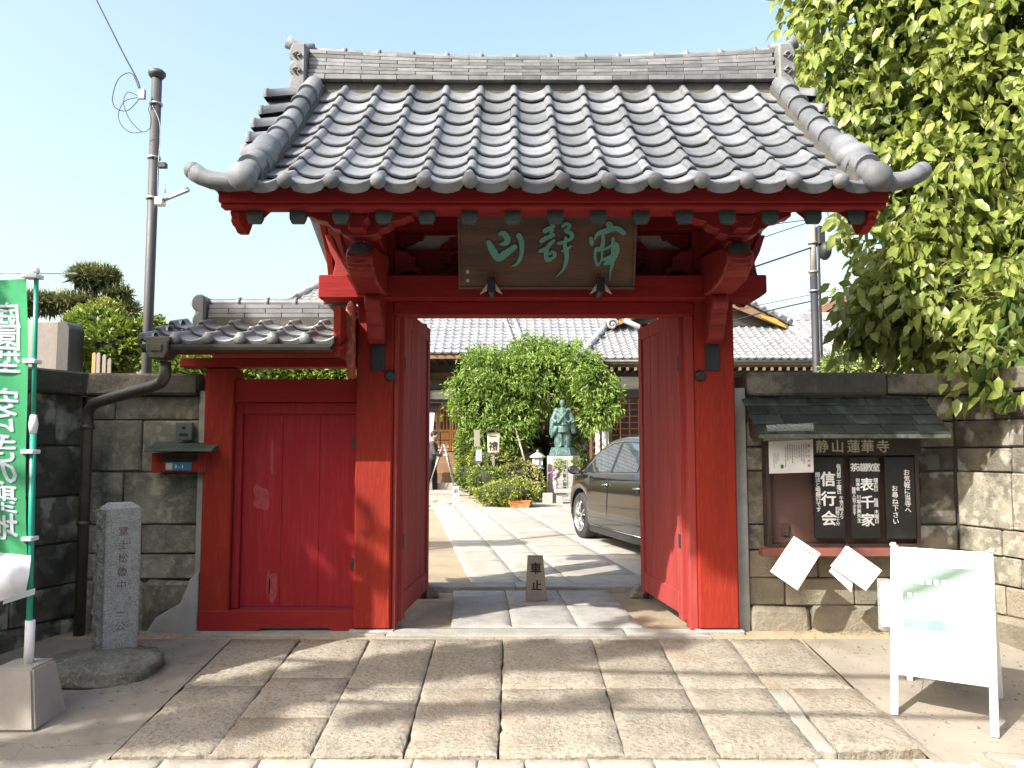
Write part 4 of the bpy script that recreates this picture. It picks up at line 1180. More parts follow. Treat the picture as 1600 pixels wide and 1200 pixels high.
# ================================================================== NOTICE BOARD on the right wall
nb = thing('notice_board', (2.34, 5.72, .58), 'dark wooden temple notice board with a lapped plank roof and white lettering', 'notice board')
Nn = lambda mb, nm, m=DWOOD, bv=.003, par=nb: mb.build(nm, m, par, bevel=bv)
FW = M('notice_frame_wood', (.055,.034,.028), (.035,.024,.02), 4, .6, .3, 50)
FX0, FX1 = at(1200, 760, 5.66).x, at(1440, 760, 5.66).x
FZ0, FZ1 = .585, 1.40
Nn(MB().box(FX0+.03, FX1-.03, 5.735, 5.78, FZ0+.03, FZ1-.01), 'back_panel', M('brown_back_panel', (.12,.062,.05), (.08,.042,.035), 4, .6, .2, 50))
for a, b, c, d in ((FX0, FX0+.03, FZ0, FZ1), (FX1-.03, FX1, FZ0, FZ1), (FX0+.0305, FX1-.0305, FZ1-.03, FZ1), (FX0+.0305, FX1-.0305, FZ0, FZ0+.03)):
    Nn(MB().box(a, b, 5.69, 5.79, c, d), 'frame', FW)
p0, p1 = at(1190, 857, 5.62), at(1412, 869, 5.62)
Nn(MB().box(p0.x, p1.x, 5.60, 5.688, p1.z, p0.z), 'ledge', M('red_brown_ledge', (.22,.07,.055), (.15,.05,.04), 4, .6, .2))
# header board with the temple name
h0, h1 = at(1262, 682, 5.66), at(1440, 711, 5.66)
Nn(MB().box(h0.x, h1.x, 5.665, 5.69, h1.z, h0.z), 'name_board', M('dark_name_board', (.035,.028,.022), None, 5, .6, .2))
mb = MB()
for ch, px_ in (('静', 1285), ('山', 1309), ('蓮', 1334), ('華', 1356), ('寺', 1380)):
    p = at(px_, 697, 5.66)
    mb = MB(); text_mb(mb, ch, p.x, p.z + .047, .095, bold=.02)
    place(mb, (0, 5.6635, 0), (1,0,0), (0,0,1)); mb.build('name_character', LETC, nb, fix=False)
boards = [(1271, 1322), (1327.5, 1377), (1382, 1433)]
cols_ = [
 [('信行会', 1293, 733, 825, 25), ('毎月第二土曜日', 1310, 725, 772, 7.6), ('午後六時より', 1314.5, 775, 811, 6.4), ('四時三十分', 1308.5, 792, 821, 6.4), ('聞法と唱題行です', 1277.5, 738, 800, 8.0)],
 [('表千家', 1354, 743, 826, 22), ('稽古日', 1368, 747, 768, 7.6), ('毎週', 1368.5, 778, 792, 7.4), ('木曜日', 1369.5, 796, 818, 7.6), ('指導者', 1340, 747, 767, 6.4), ('川塚宗美先生', 1341.5, 773, 817, 7.2), ('随時入会できます', 1334, 761, 805, 6.0)],
 [('お気軽に当寺へ', 1416.5, 733, 802, 10.2), ('お尋ね下さい', 1398, 758, 820, 10.2)]]
for bi, (a, b) in enumerate(boards):
    q0, q1 = at(a, 714, 5.67), at(b, 842, 5.67)
    bo = Nn(MB().box(q0.x, q1.x, 5.672, 5.70, q1.z, q0.z), 'notice_panel', BLACKB)
    bo['label'] = ['black panel announcing the faith meeting', 'black panel for the tea ceremony class', 'black panel with two columns inviting visitors'][bi]
    mb = MB()
    for s_, cx, ya, yb, sz in cols_[bi]:
        n_ = len(s_); A_, B_ = at(cx, ya, 5.67), at(cx, yb, 5.67)
        pitch = (A_.z - B_.z) / n_
        if sz > 15:
            for ci_, ch in enumerate(s_):
                m2 = MB(); text_mb(m2, ch, A_.x, A_.z - pitch*ci_, sz * 5.69/1250 * .95, pitch=pitch, bold=.035)
                place(m2, (0, 5.670, 0), (1,0,0), (0,0,1)); m2.build('large_character', LETW, bo, fix=False)
            continue
        text_mb(mb, s_, A_.x, A_.z, sz * 5.69/1250 * 1.0, pitch=pitch, bold=.02)
    if bi == 1:
        A_ = at(1335, 731, 5.67)
        text_mb(mb, '茶道教室', A_.x, A_.z + .028, .062, pitch=.0505, vertical=False, bold=.03)
    base = wl(bo)
    place(mb, (0, 5.670, 0), (1,0,0), (0,0,1)); stuff(mb.build('small_lettering', LETW, bo, fix=False))
# lapped plank roof
RXa, RXb = 1.70, 2.98
rt = [(5.78, 1.648), (5.70, 1.590), (5.61, 1.522), (5.52, 1.452), (5.43, 1.385)]
for r in range(4):
    (ya, za), (yb, zb2) = rt[r], rt[r+1]
    x = RXa - .04 + r*.0; 
    xe = RXb + .0
    first = True
    while x < xe - .02:
        w = random.uniform(.20, .27) * (.55 if first and r % 2 else 1); first = False
        x2 = min(x+w, xe)
        if xe - x2 < .07: x2 = xe
        lift = .010 + random.uniform(-.002, .002)
        v = []
        for xx in (x+.0015, x2-.0015):
            v += [(xx, ya+.012, za+.004), (xx, yb-.006, zb2+lift), (xx, yb-.006, zb2+lift-.014), (xx, ya+.012, za-.010)]
        Nn(MB().add(v, [(0,1,5,4), (1,2,6,5), (2,3,7,6), (3,0,4,7), (0,3,2,1), (4,5,6,7)]), 'roof_board', SHINGLE, .002)
        x = x2
Nn(MB().box(RXa-.03, RXb-.01, 5.42, 5.445, 1.352, 1.380), 'eave_strip', M('mossy_edge', (.10,.11,.08), (.05,.055,.04), 30, .8, .5, 60), .003)
Nn(MB().prism([(5.45, 1.36), (5.78, 1.60), (5.78, 1.37), (5.70, 1.36)], 'yz', RXa+.01, RXa+.035), 'roof_side_board', DWOOD)
Nn(MB().prism([(5.45, 1.36), (5.78, 1.60), (5.78, 1.37), (5.70, 1.36)], 'yz', RXb-.06, RXb-.035), 'roof_side_board', DWOOD)
Nn(MB().tube([at(1235, 822, 5.66), at(1236, 835, 5.60), at(1241, 841, 5.5)], .004, 6), 'hook', IRON, 0)
Nn(MB().tube([at(1322, 835, 5.66), at(1323, 846, 5.60), at(1326, 856, 5.5)], .004, 6), 'hook', IRON, 0)
Nn(MB().box(*(at(1232, 820, 5.6).x, at(1242, 820, 5.6).x), 5.72, 5.732, at(1236, 838, 5.7).z, at(1236, 818, 5.7).z), 'latch', FW)
# pale sheet behind clear plastic
def sheet_thing(name, label, cat, corners, Y, m, th=.003, ys=None):
    ys = ys or [Y]*4
    q = [at(a, b, y) for (a, b), y in zip(corners, ys)]
    c = sum(q, Vector())/4
    n = (q[1]-q[0]).cross(q[2]-q[0]).normalized()
    if n.y > 0: n = -n
    t = thing(name, tuple(min(q, key=lambda p: p.z)), label, cat)
    MB().add([p for p in q] + [p - n*th for p in q], [(0,1,2,3), (7,6,5,4), (0,4,5,1), (1,5,6,2), (2,6,7,3), (3,7,4,0)]).build('sheet', m, t)
    return t, q, n
def on_sheet(t, q, n, fn, m, name='print', off=.0025):
    """fn(mb, W, H) draws in millimetre-true sheet coordinates, origin at the top left corner q[0]"""
    ux = (q[1]-q[0]); Wd = ux.length; ux.normalize()
    uy = (q[0]-q[3]); Hh = uy.length; uy.normalize()
    mb = MB(); fn(mb, Wd, Hh)
    mb.v = [tuple(q[3] + ux*p[0] + uy*p[1] + n*(off + p[2])) for p in mb.v]
    stuff(mb.build(name, m, t, fix=False))
PP = M('poster_paper', (.60,.60,.57), (.57,.57,.54), 4, .6, 0)
t, q, n = sheet_thing('poster', 'pale notice sheet in clear plastic with pink headline hanging at the notice board corner', 'poster',
                      [(1201, 690), (1270, 686.5), (1271.5, 738), (1202, 740)], 5.56, PP)
PINK = M('pink_ink', (.55,.06,.16), None, 5, .7, 0); GREYI = M('grey_ink', (.10,.10,.10), None, 5, .7, 0)
on_sheet(t, q, n, lambda mb, W_, H_: text_mb(mb, '清正公大祭', W_*.90, H_*.88, .024, pitch=H_*.155, bold=.03), PINK, 'headline')
def lines(mb, W_, H_):
    for i in range(10):
        u = W_*(.84 - i*.052); v = H_*.9
        top = H_*random.uniform(.82, .92); bot = H_*random.uniform(.08, .5)
        v = top
        while v > bot:
            l = H_*random.uniform(.018, .03)
            mb.add([(u-.0032, v, 0), (u+.0032, v, 0), (u+.0032, v-l, 0), (u-.0032, v-l, 0)], [(3,2,1,0)])
            v -= l + H_*random.uniform(.008, .03)
    for u, a, b in ((W_*.2, .62, .35), (W_*.155, .6, .3), (W_*.11, .62, .16)):
        v = H_*a
        while v > H_*b:
            mb.add([(u-.003, v, 0), (u+.003, v, 0), (u+.003, v-.006, 0), (u-.003, v-.006, 0)], [(3,2,1,0)]); v -= .012
    c = (W_*.29, H_*.2); mb.add([(c[0]+.012*math.cos(a), c[1]+.016*math.sin(a), 0) for a in [i*PI/6 for i in range(12)]], [tuple(range(12))])
on_sheet(t, q, n, lines, GREYI, 'small_print')
PL = bpy.data.materials.new('clear_plastic'); PL.use_nodes = True
_b = PL.node_tree.nodes['Principled BSDF']; _b.inputs['Roughness'].default_value = .08; _b.inputs['Base Color'].default_value = (.75,.78,.78,1)
_tr = PL.node_tree.nodes.new('ShaderNodeBsdfTransparent'); _mx = PL.node_tree.nodes.new('ShaderNodeMixShader'); _mx.inputs[0].default_value = .22
PL.node_tree.links.new(_tr.outputs[0], _mx.inputs[1]); PL.node_tree.links.new(_b.outputs[0], _mx.inputs[2]); PL.node_tree.links.new(_mx.outputs[0], PL.node_tree.nodes['Material Output'].inputs[0])
pa = [at(1197, 664, 5.44), at(1266, 661, 5.44)]
ring = [(0, 0, 0), (0, -.02, -.03), (0, .02, -.075), (0, .10, -.11)]
v = []
for dx, dy, dz in ring:
    v += [pa[0] + Vector((dx, dy, dz)), pa[1] + Vector((dx+.02, dy, dz))]
MB().add(v, [(0,1,3,2), (2,3,5,4), (4,5,7,6)], True).build('plastic_sleeve', PL, t)
t, q, n = sheet_thing('hanging_flyers', 'bundle of white printed flyers hung by one corner, nearest the gate post', 'flyers',
                      [(1241, 838), (1282, 865), (1246, 922), (1204, 893)], 5.45, PAPER, .012, [5.50, 5.47, 5.43, 5.46])
def fl(mb, W_, H_):
    for i in range(5): 
        mb.box(W_*(.30+i*.12), W_*(.35+i*.12), H_*.86, H_*.90, 0, .0003)
    for i in range(5): mb.box(W_*.08, W_*(.35+random.random()*.2), H_*(.83-i*.02), H_*(.836-i*.02), 0, .0003)
    for i in range(60):
        u, v = W_*random.uniform(.62, .92), H_*random.uniform(.38, .62); mb.box(u, u+.004, v, v+.001, 0, .0003)
on_sheet(t, q, n, fl, GREYI)
MB().tube([q[0] + Vector((0, 0, .012)), q[0] + n*.004 + Vector((.004, 0, -.016))], .002, 5).build('string', IRON, t)
t, q, n = sheet_thing('hanging_flyers', 'fan of two white flyers with a pale blue picture, beside the sandwich board', 'flyers',
                      [(1324, 853), (1378, 891), (1353, 923), (1298, 884)], 5.45, PAPER, .008, [5.50, 5.46, 5.43, 5.46])
PALEB = M('pale_blue_print', (.42,.58,.62), (.55,.68,.7), 30, .7, 0)
def bl(mb, W_, H_):
    P_ = [(.06,.9),(.3,.92),(.42,.7),(.34,.5),(.30,.3),(.16,.28),(.10,.4)]
    mb.add([(W_*a, H_*b, 0) for a, b in P_], [tuple(range(len(P_)))])
on_sheet(t, q, n, bl, PALEB)
q2 = [at(a, b, y) for (a, b), y in zip([(1322, 853), (1340, 868), (1330, 925), (1296, 893)], [5.505, 5.49, 5.47, 5.475])]
MB().add([p for p in q2] + [p + Vector((0, .006, 0)) for p in q2], [(0,1,2,3), (7,6,5,4), (0,4,5,1), (1,5,6,2), (2,6,7,3), (3,7,4,0)]).build('second_sheet', PAPER, t)
# clear leaflet box beside the sandwich board
p = at(1380, 1000, 4.7)
lb = thing('leaflet_box', (p.x, 4.7, p.z), 'clear plastic leaflet pouch tied to the post side of the sandwich board', 'leaflet box')
a, b = at(1375, 905, 4.66), at(1393, 985, 4.66)
MB().box(a.x, b.x, 4.64, 4.70, b.z, a.z).build('pouch', PL, lb)
MB().box(a.x+.008, b.x-.004, 4.655, 4.685, b.z+.02, a.z-.02).build('leaflets', PAPER, lb, bevel=.002)

# ================================================================== SANDWICH BOARD
A_ = ground(1396, 1117); B_ = ground(1544, 1147)
wd = .462; u = Vector((.83, -.557, 0)).normalized()
B_ = A_ + u*wd; B_.z = gz(B_.y)
back = Vector((-u.y, u.x, 0))
sb = thing('sandwich_board', tuple((A_+B_)/2), 'white folding sandwich board with a washed-out pale green poster on the pavement', 'sign board')
Mx = Matrix(((u.x, back.x, 0, A_.x), (u.y, back.y, 0, A_.y), (0, 0, 1, gz(A_.y)), (0, 0, 0, 1)))
HT = .865; lean = .20; slope = (gz(B_.y) - gz(A_.y)) / wd
# u measured from the left front foot
def sbb(mb, name, m=WPAINT, bv=.003): mb.xf(Mx); return mb.build(name, m, sb, bevel=bv)
def legbox(x0, x1, y0, y1, z0, z1, t=.022):
    yy = lambda z: y0 + (y1-y0)*((z-z0)/(z1-z0))
    return MB().add([(x0, y0, z0), (x1, y0, z0), (x1, y0+t, z0), (x0, y0+t, z0), (x0, y1, z1), (x1, y1, z1), (x1, y1+t, z1), (x0, y1+t, z1)],
                    [(0,3,2,1), (4,5,6,7), (0,1,5,4), (1,2,6,5), (2,3,7,6), (3,0,4,7)])
z00 = slope*wd
def fr(z): return lean*(z/HT)
sbb(legbox(-.015, .022, 0, lean, 0, HT), 'leg'); sbb(legbox(wd-.022, wd+.015, 0, lean, z00, HT), 'leg')
sbb(legbox(-.01, .022, .60, lean+.03, slope*0-.035, HT-.02), 'leg'); sbb(legbox(wd-.022, wd+.01, .60, lean+.03, z00-.03, HT-.02), 'leg')
zb_s, zt_s = .20, HT-.012
sbb(legbox(.0225, wd-.0225, fr(zb_s)+.004, fr(zt_s)+.004, zb_s, zt_s, .012), 'panel')
sbb(legbox(.0225, wd-.0225, .60-(.60-lean-.03)*(zb_s/HT), lean+.035, zb_s, zt_s, .012), 'rear_panel')
def decal(x0, x1, z0, z1, m, name, off=.0015):
    sbb(MB().add([(x0, fr(z0)+.004-off, z0), (x1, fr(z0)+.004-off, z0), (x1, fr(z1)+.004-off, z1), (x0, fr(z1)+.004-off, z1)], [(0,1,2,3)]), name, m, 0)
PG = M('pale_green_print', (.17,.36,.28), (.25,.4,.33), 6, .5, 0); PG2 = M('soft_green_print', (.09,.30,.18), (.15,.34,.24), 8, .5, 0); PB = M('pale_sand_print', (.48,.40,.26), None, 6, .5, 0)
decal(.045, wd-.055, .52, HT-.10, M('faint_green_print', (.21,.33,.28), (.22,.335,.29), 5, .5, 0), 'poster_print')
decal(.05, .25, .44, .49, PG2, 'poster_print'); decal(.05, .25, .415, .438, PB, 'poster_print')
decal(.26, wd-.06, .63, .66, PG, 'poster_print', .003); decal(wd-.16, wd-.06, .55, .66, PG, 'poster_print', .004)
decal(.06, .24, .72, .735, PG, 'poster_print', .003)
for i in range(9): decal(.07+i*.033, .07+i*.033+.02, .60, .622, WPAINT, 'poster_mark', .0055)
for i in range(7): decal(.09+i*.036, .09+i*.036+.024, .67, .70, WPAINT, 'poster_mark', .0055)
decal(.15, .24, .30, .325, PG, 'poster_print')
for x in (-.012, wd+.0): sbb(MB().box(x-.006, x+.02, lean-.01, lean+.04, HT-.006, HT+.012), 'hinge_block')
sbb(MB().tube([(0, fr(.30), .30), (0, .38, .27)], .002, 5), 'stay_cord', IRON, 0)
sbb(MB().tube([(wd, fr(.30), .30), (wd, .38, .27)], .002, 5), 'stay_cord', WPAINT, 0)

# ================================================================== wooden no-entry block in the gateway
p = ground(838, 944)
bl_ = thing('wooden_marker', (p.x, p.y+.05, .02), 'grey wooden wedge marked 車止 standing in the middle of the gateway', 'marker block')
b0, b1 = .088, .064
MB().add([(p.x-b0, p.y, .024), (p.x+b0, p.y, .024), (p.x+b0, p.y+.13, .024), (p.x-b0, p.y+.13, .024), (p.x-b1-.006, p.y+.02, .385), (p.x+b1-.006, p.y+.02, .385), (p.x+b1-.006, p.y+.11, .385), (p.x-b1-.006, p.y+.11, .385)],
         [(0,3,2,1), (4,5,6,7), (0,1,5,4), (1,2,6,5), (2,3,7,6), (3,0,4,7)]).build('block', GREYWOOD, bl_, bevel=.005)
for ch, u_, v_, s_ in (('車', -.004, .315, .098), ('止', .003, .175, .09)):
    mb = MB(); text_mb(mb, ch, u_, v_, s_, bold=.028)
    mb.v = [(p.x + a[0], p.y - .0025 + .02*(a[1]-.0)/.36, .024 + a[1]) for a in mb.v]
    mb.build('painted_character', INK, bl_, fix=False)

# ================================================================== POLES and WIRES
pb = at(229, 578, 8.0)
lp = thing('utility_pole', (pb.x, 8.0, 0), 'dark slim utility pole with a flat cap behind the block wall', 'utility pole')
zt = at(244, 118, 8.0).z; px0 = pb.x
MB().tube([(px0, 8, 0), (px0, 8, zt)], [.048, .052], 14).build('mast', POLE, lp)
MB().lathe([(.06, -.03), (.085, 0), (.088, .03), (.06, .055), (0, .06)], (px0, 8, zt), 16).build('cap', POLE, lp)
for py in (163, 247, 310):
    z = at(240, py, 8).z
    MB().lathe([(.066, -.012), (.068, 0), (.066, .012)], (px0, 8, z), 14).build('band', STEEL, lp)
lt = thing('floodlight', tuple(at(250, 312, 7.9)), 'pale slim floodlight arm clamped to the dark pole', 'lamp')
a, b = at(252, 314, 7.93), at(294, 296, 7.85)
MB().tube([a, b], [.02, .028], 8).build('arm', STEEL, lt)
d_ = (b-a).normalized()
MB().add([a+(b-a)*.35+Vector((0,0,.01)), b+Vector((0,0,.01)), b+Vector((.01,-.06,-.03)), a+(b-a)*.35+Vector((0,-.06,-.03))], [(0,1,2,3)]).build('reflector', WHITE, lt)
MB().box(a.x-.05, a.x+.03, 7.88, 7.98, a.z-.05, a.z+.03).build('clamp', WHITE, lt, bevel=.008)
MB().box(*(at(252, 255, 7.9).x-.03, at(252, 255, 7.9).x+.05), 7.88, 7.94, at(252, 262, 7.9).z, at(252, 254, 7.9).z).build('sensor', IRON, lt, bevel=.004)
MB().tube([at(258, 288, 7.9), at(258, 302, 7.9)], .006, 6).build('pin', STEEL, lt)
def wire(name, label, pts, Y, r=.006, m=IRON, cat='cable', group=None, sub=8):
    q = [at(a, b, Y if not isinstance(Y, list) else Y[i]) for i, (a, b) in enumerate(pts)]
    out = []
    for i in range(len(q)-1):
        p0, p1, p2, p3 = q[max(i-1, 0)], q[i], q[i+1], q[min(i+2, len(q)-1)]
        for k in range(sub):
            t_ = k/sub
            out.append(.5*((2*p1) + (-p0+p2)*t_ + (2*p0-5*p1+4*p2-p3)*t_*t_ + (-p0+3*p1-3*p2+p3)*t_**3))
    out.append(q[-1])
    o = MB().tube(out, r, 5).build(name, m)
    return tag(o, label, cat, group)
wire('cable', 'thin black cable rising from the slim pole to the upper left sky', [(149, -4), (170, 38), (193, 84), (216, 128), (219, 148)], 7.9, .0075)
wire('cable_loop', 'large round coil of spare cable hanging beside the pole top', [(219, 145), (206, 115), (186, 122), (176, 150), (180, 168), (198, 173), (213, 160), (219, 150)], 7.9, .005)
wire('cable_loop', 'smaller drooping loop of cable with black ties beside the pole', [(219, 152), (200, 144), (193, 160), (200, 182), (212, 198), (224, 206), (234, 200), (236, 185), (232, 170), (236, 163)], 7.9, .004)
wire('cable_loop', 'lowest loop of cable sagging left of the pole', [(216, 152), (195, 158), (185, 178), (190, 196), (205, 207), (222, 206)], 7.92, .004)
wire('pole_cable', 'grey cable running down the side of the slim pole', [(238, 165), (249, 190), (250, 220), (247, 260), (246, 308)], 7.92, .004, STEEL)
o = MB().box(*(at(217, 145, 7.9).x, at(227, 145, 7.9).x), 7.88, 7.92, at(220, 155, 7.9).z, at(220, 140, 7.9).z).build('cable_clamp', STEEL, bevel=.004)
tag(o, 'small metal clamp where the cables meet beside the slim pole', 'clamp')

YP = 13.0
pb = at(1276, 588, YP)
rp = thing('utility_pole', (pb.x, YP, 0), 'pale topped utility pole with black fittings between roof and big tree', 'utility pole')
zt = at(1276, 345, YP).z; zm = at(1276, 432, YP).z
MB().tube([(pb.x, YP, 0), (pb.x, YP, zm)], .062, 14).build('dark_sleeve', M('dark_sleeve', (.02,.02,.028), None, 5, .6, 0), rp)
MB().tube([(pb.x, YP, zm), (pb.x, YP, zt)], [.058, .052], 14).build('mast', M('concrete_pole', (.30,.29,.27), None, 5, .8, .2), rp)
MB().tube([(pb.x+.07, YP-.06, 0), (pb.x+.07, YP-.06, zm+.6), (pb.x+.1, YP-.06, zm+.8)], .022, 8).build('conduit', IRON, rp)
MB().lathe([(.08, -.02), (.085, 0), (.05, .05), (0, .12)], (pb.x, YP, zt), 12).build('cap', STEEL, rp)
b1_ = at(1289, 392, YP-.1)
mb = MB().ball((b1_.x, b1_.y, b1_.z), .13, 12, 8, sx=.8, sz=1.2); mb.build('transformer', IRON, rp)
mb = MB().box(b1_.x-.12, b1_.x+.0, YP-.15, YP+.05, b1_.z+.1, b1_.z+.42); mb.build('junction_box', IRON, rp, bevel=.02)
MB().box(pb.x-.02, pb.x+.32, YP-.03, YP+.03, zt-.16, zt-.12).build('crossarm', STEEL, rp, bevel=.005)
for i in range(3):
    MB().lathe([(.02, 0), (.035, .02), (.02, .04), (.03, .07), (0, .09)], (pb.x+.03+.13*i, YP, zt-.12), 10).build('insulator', WHITE, rp)
for py in (380, 425, 455):
    z = at(1276, py, YP).z; MB().lathe([(.082, -.015), (.084, .015)], (pb.x, YP, z), 12).build('band', STEEL, rp)
WG = 'overhead wires meeting at the pale topped pole'
wire('overhead_wire', 'thick overhead wire reaching the pole halfway up its pale top', [(1110, 440), (1270, 386), (1420, 333), (1500, 305)], [12, 13, 15, 16], .014, IRON, 'wire', WG)
wire('overhead_wire', 'highest thin overhead wire left of the pole top', [(1080, 420), (1180, 376), (1256, 350), (1276, 342)], [12, 12.5, 13, 13], .008, IRON, 'wire', WG)
wire('overhead_wire', 'second thin overhead wire just under the pole top', [(1080, 380), (1180, 355), (1250, 345), (1274, 340)], [12, 12.5, 13, 13], .008, IRON, 'wire', WG)
wire('overhead_wire', 'low overhead wire crossing above the far tiled roof', [(1100, 515), (1200, 486), (1310, 462), (1420, 440)], [15, 15, 15, 15], .013, IRON, 'wire', WG)
wire('overhead_wire', 'faint overhead wire just above the lowest one', [(1100, 496), (1200, 474), (1310, 452), (1420, 430)], [17, 17, 17, 17], .007, IRON, 'wire', WG)
# ================================================================== BUILDINGS BEHIND
def tiled(name, e0, e1, r0, r1, w, L, m, parent, rh=.035, sag=.0, clip=True):
    """tiled roof face between the eave e0-e1 and the top line r0-r1; real rolls and steps, joined"""
    e0, e1, r0, r1 = map(Vector, (e0, e1, r0, r1))
    ux = (e1-e0).normalized()
    up = (r0 - e0) - ux*((r0-e0).dot(ux)); H = up.length; uy = up.normalized(); nn = ux.cross(uy)
    W_ = (e1-e0).length
    a0 = (r0-e0).dot(ux); a1 = (r1-e0).dot(ux)
    mb = MB(); rows = int(H/L)+1; cols = int(W_/w)+1
    xs = [0, .12*w, .22*w, .34*w, .62*w, .88*w, 1.0*w]; zs = [0, rh, rh, 0, -.012, -.004, .006]
    n = len(xs)
    for r in range(rows):
        y0 = r*L; y1 = min(y0+L+.01, H)
        if y1 <= y0: continue
        xl = a0*(y0/H); xr_ = W_ + (a1-W_)*(y0/H)
        sg_ = sag*math.sin(PI*min(y0/H, 1)); sg1 = sag*math.sin(PI*min(y1/H, 1))
        for c in range(cols):
            x = c*w
            if x + w*.3 < xl or x + w*.7 > xr_: continue
            lo = [(x+a, y0, z+.028-sg_) for a, z in zip(xs, zs)]; hi = [(x+a, y1, z-sg1) for a, z in zip(xs, zs)]
            fr_ = [(x+a, y0, z-.006-sg_-(.03 if r == 0 else 0)) for a, z in zip(xs, zs)]
            for vs_, sm in ((lo+hi, True), (fr_+lo, False)):
                P = [e0 + ux*p[0] + uy*p[1] + nn*p[2] for p in vs_]
                mb.add(P, [(i, i+1, n+i+1, n+i) for i in range(n-1)], sm)
            if r == 0:
                q = e0 + ux*(x+.17*w) + uy*0 + nn*.03; mb.ball(tuple(q), w*.20, 8, 5)
    o = mb.build(name, m, parent, fix=False); stuff(o)
    th = MB().add([e0-nn*.03, e1-nn*.03, r1-nn*.03, r0-nn*.03, e0-nn*.10, e1-nn*.10, r1-nn*.10, r0-nn*.10], [(0,1,2,3), (7,6,5,4), (0,4,5,1), (1,5,6,2), (2,6,7,3), (3,7,4,0)])
    th.build('roof_deck', DWOOD, parent)
    return o
# ---- the main hall
hall = thing('main_hall', (-2.6, 24, 0), 'broad tiled hall with dark eaves and orange brown doors behind the court', 'temple hall')
HE = 3.88; HY = 22.0; HR = 7.3; HRY = 27.0
hx0, hx1 = -8.8, 3.9; hr0, hr1 = -5.6, .9
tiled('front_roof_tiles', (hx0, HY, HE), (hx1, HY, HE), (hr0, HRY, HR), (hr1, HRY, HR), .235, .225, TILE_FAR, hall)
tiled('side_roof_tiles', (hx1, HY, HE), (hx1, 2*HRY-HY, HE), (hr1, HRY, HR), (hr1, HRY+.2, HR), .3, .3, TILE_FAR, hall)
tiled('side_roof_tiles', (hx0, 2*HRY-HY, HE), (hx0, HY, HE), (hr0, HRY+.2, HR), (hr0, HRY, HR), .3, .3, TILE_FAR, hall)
def rib(parent, a, b, r, m=TILE_FAR, name='ridge_roll', segs=14, balls=False, up=.06):
    a, b = Vector(a), Vector(b); a.z += up; b.z += up
    mb = MB(); mb.tube([a.lerp(b, i/4) for i in range(5)], r, 8)
    for i in range(segs): 
        p = a.lerp(b, (i+.5)/segs); q = a.lerp(b, (i+.56)/segs); mb.tube([p, q], r*1.18, 8)
        if balls: mb.ball(tuple(p + Vector((0, -r*1.2, 0))), r*.7, 8, 6)
    return mb.build(name, m, parent)
rib(hall, (hx1, HY, HE), (hr1, HRY, HR), .11); rib(hall, (hx0, HY, HE), (hr0, HRY, HR), .11)
for px_ in (781, 796):
    a = at(px_+22, 545, HY+.3); b = at(px_-10, 470, 25.6)
    def onroof(p): return Vector((p.x, p.y, HE + (HR-HE)*(p.y-HY)/(HRY-HY)))
    rib(hall, onroof(a), onroof(b), .07, segs=10)
MB().box(hr0, hr1, HRY-.18, HRY+.18, HR-.1, HR+.45).build('main_ridge', TILE_FAR, hall, bevel=.05)
for k in range(5): MB().box(hr0-.02, hr1+.02, HRY-.2, HRY-.185, HR+.0+k*.09, HR+.012+k*.09).build('ridge_course', TILE_OLD, hall)
MB().box(hx0+.1, hx1-.1, HY+.05, HY+.15, HE-.16, HE-.04).build('fascia', BWOOD, hall)
MB().box(hx0+.5, hx1-.5, HY+.15, HY+2, HE-.10, HE-.05).build('soffit', DWOOD, hall)
for i in range(44):
    x = hx0+.3 + i*.285; MB().box(x, x+.07, HY+.10, HY+1.9, HE-.17, HE-.10).build('rafter', DWOOD, hall)
MB().box(hx0+1.4, hx1-1.4, 24.0, 33, 0, 4.2).build('body', DWOOD, hall)
for i in range(7):
    x = hx0+1.4 + i*1.6; MB().box(x-.12, x+.12, 23.78, 24.0, .4, 3.6).build('column', DWOOD, hall, bevel=.02)
MB().box(hx0+1.3, hx1-1.3, 23.7, 23.79, 3.0, 3.28).build('tie_beam', DWOOD, hall, bevel=.01)
MB().box(hx0+1.3, hx1-1.3, 23.72, 23.80, 2.52, 2.66).build('tie_beam', DWOOD, hall, bevel=.01)
for i in range(6):
    x = hx0+1.4 + i*1.6
    MB().box(x+.14, x+1.46, 23.93, 23.97, 2.68, 2.98).build('plaster_panel', PLASTER, hall)
    MB().box(x+.14, x+1.46, 23.93, 23.97, 3.3, 3.5).build('carved_panel', BWOOD, hall)
    # a pair of sliding doors: panelled below, latticed above
    for s in (0, 1):
        d = bpy.data.objects.new('sliding_door', None); COL.objects.link(d); d.parent = hall; xx = x+.14+s*.665
        d.location = Vector((xx, 23.9, 1.15)) - wl(hall)
        q = lambda mb, nm, m=OWOOD: mb.build(nm, m, d, bevel=.0)
        for a, b, c, e in ((0, .05, 0, 1.37), (.60, .65, 0, 1.37), (.05, .60, 0, .06), (.05, .60, 1.31, 1.37), (.05, .60, .58, .64)):
            q(MB().box(xx+a, xx+b, 23.84, 23.9, 1.15+c, 1.15+e), 'door_rail')
        for kx in range(2):
            for kz in range(2): q(MB().box(xx+.07+kx*.27, xx+.31+kx*.27, 23.86, 23.89, 1.15+.09+kz*.25, 1.15+.31+kz*.25), 'door_panel')
        for k in range(5): q(MB().box(xx+.10+k*.1, xx+.13+k*.1, 23.86, 23.88, 1.15+.64, 1.15+1.31), 'lattice_bar')
        q(MB().box(xx+.04, xx+.61, 23.905, 23.915, 1.18, 2.5), 'backing', M('paper_backing', (.12,.10,.07), None, 3, .8, 0))
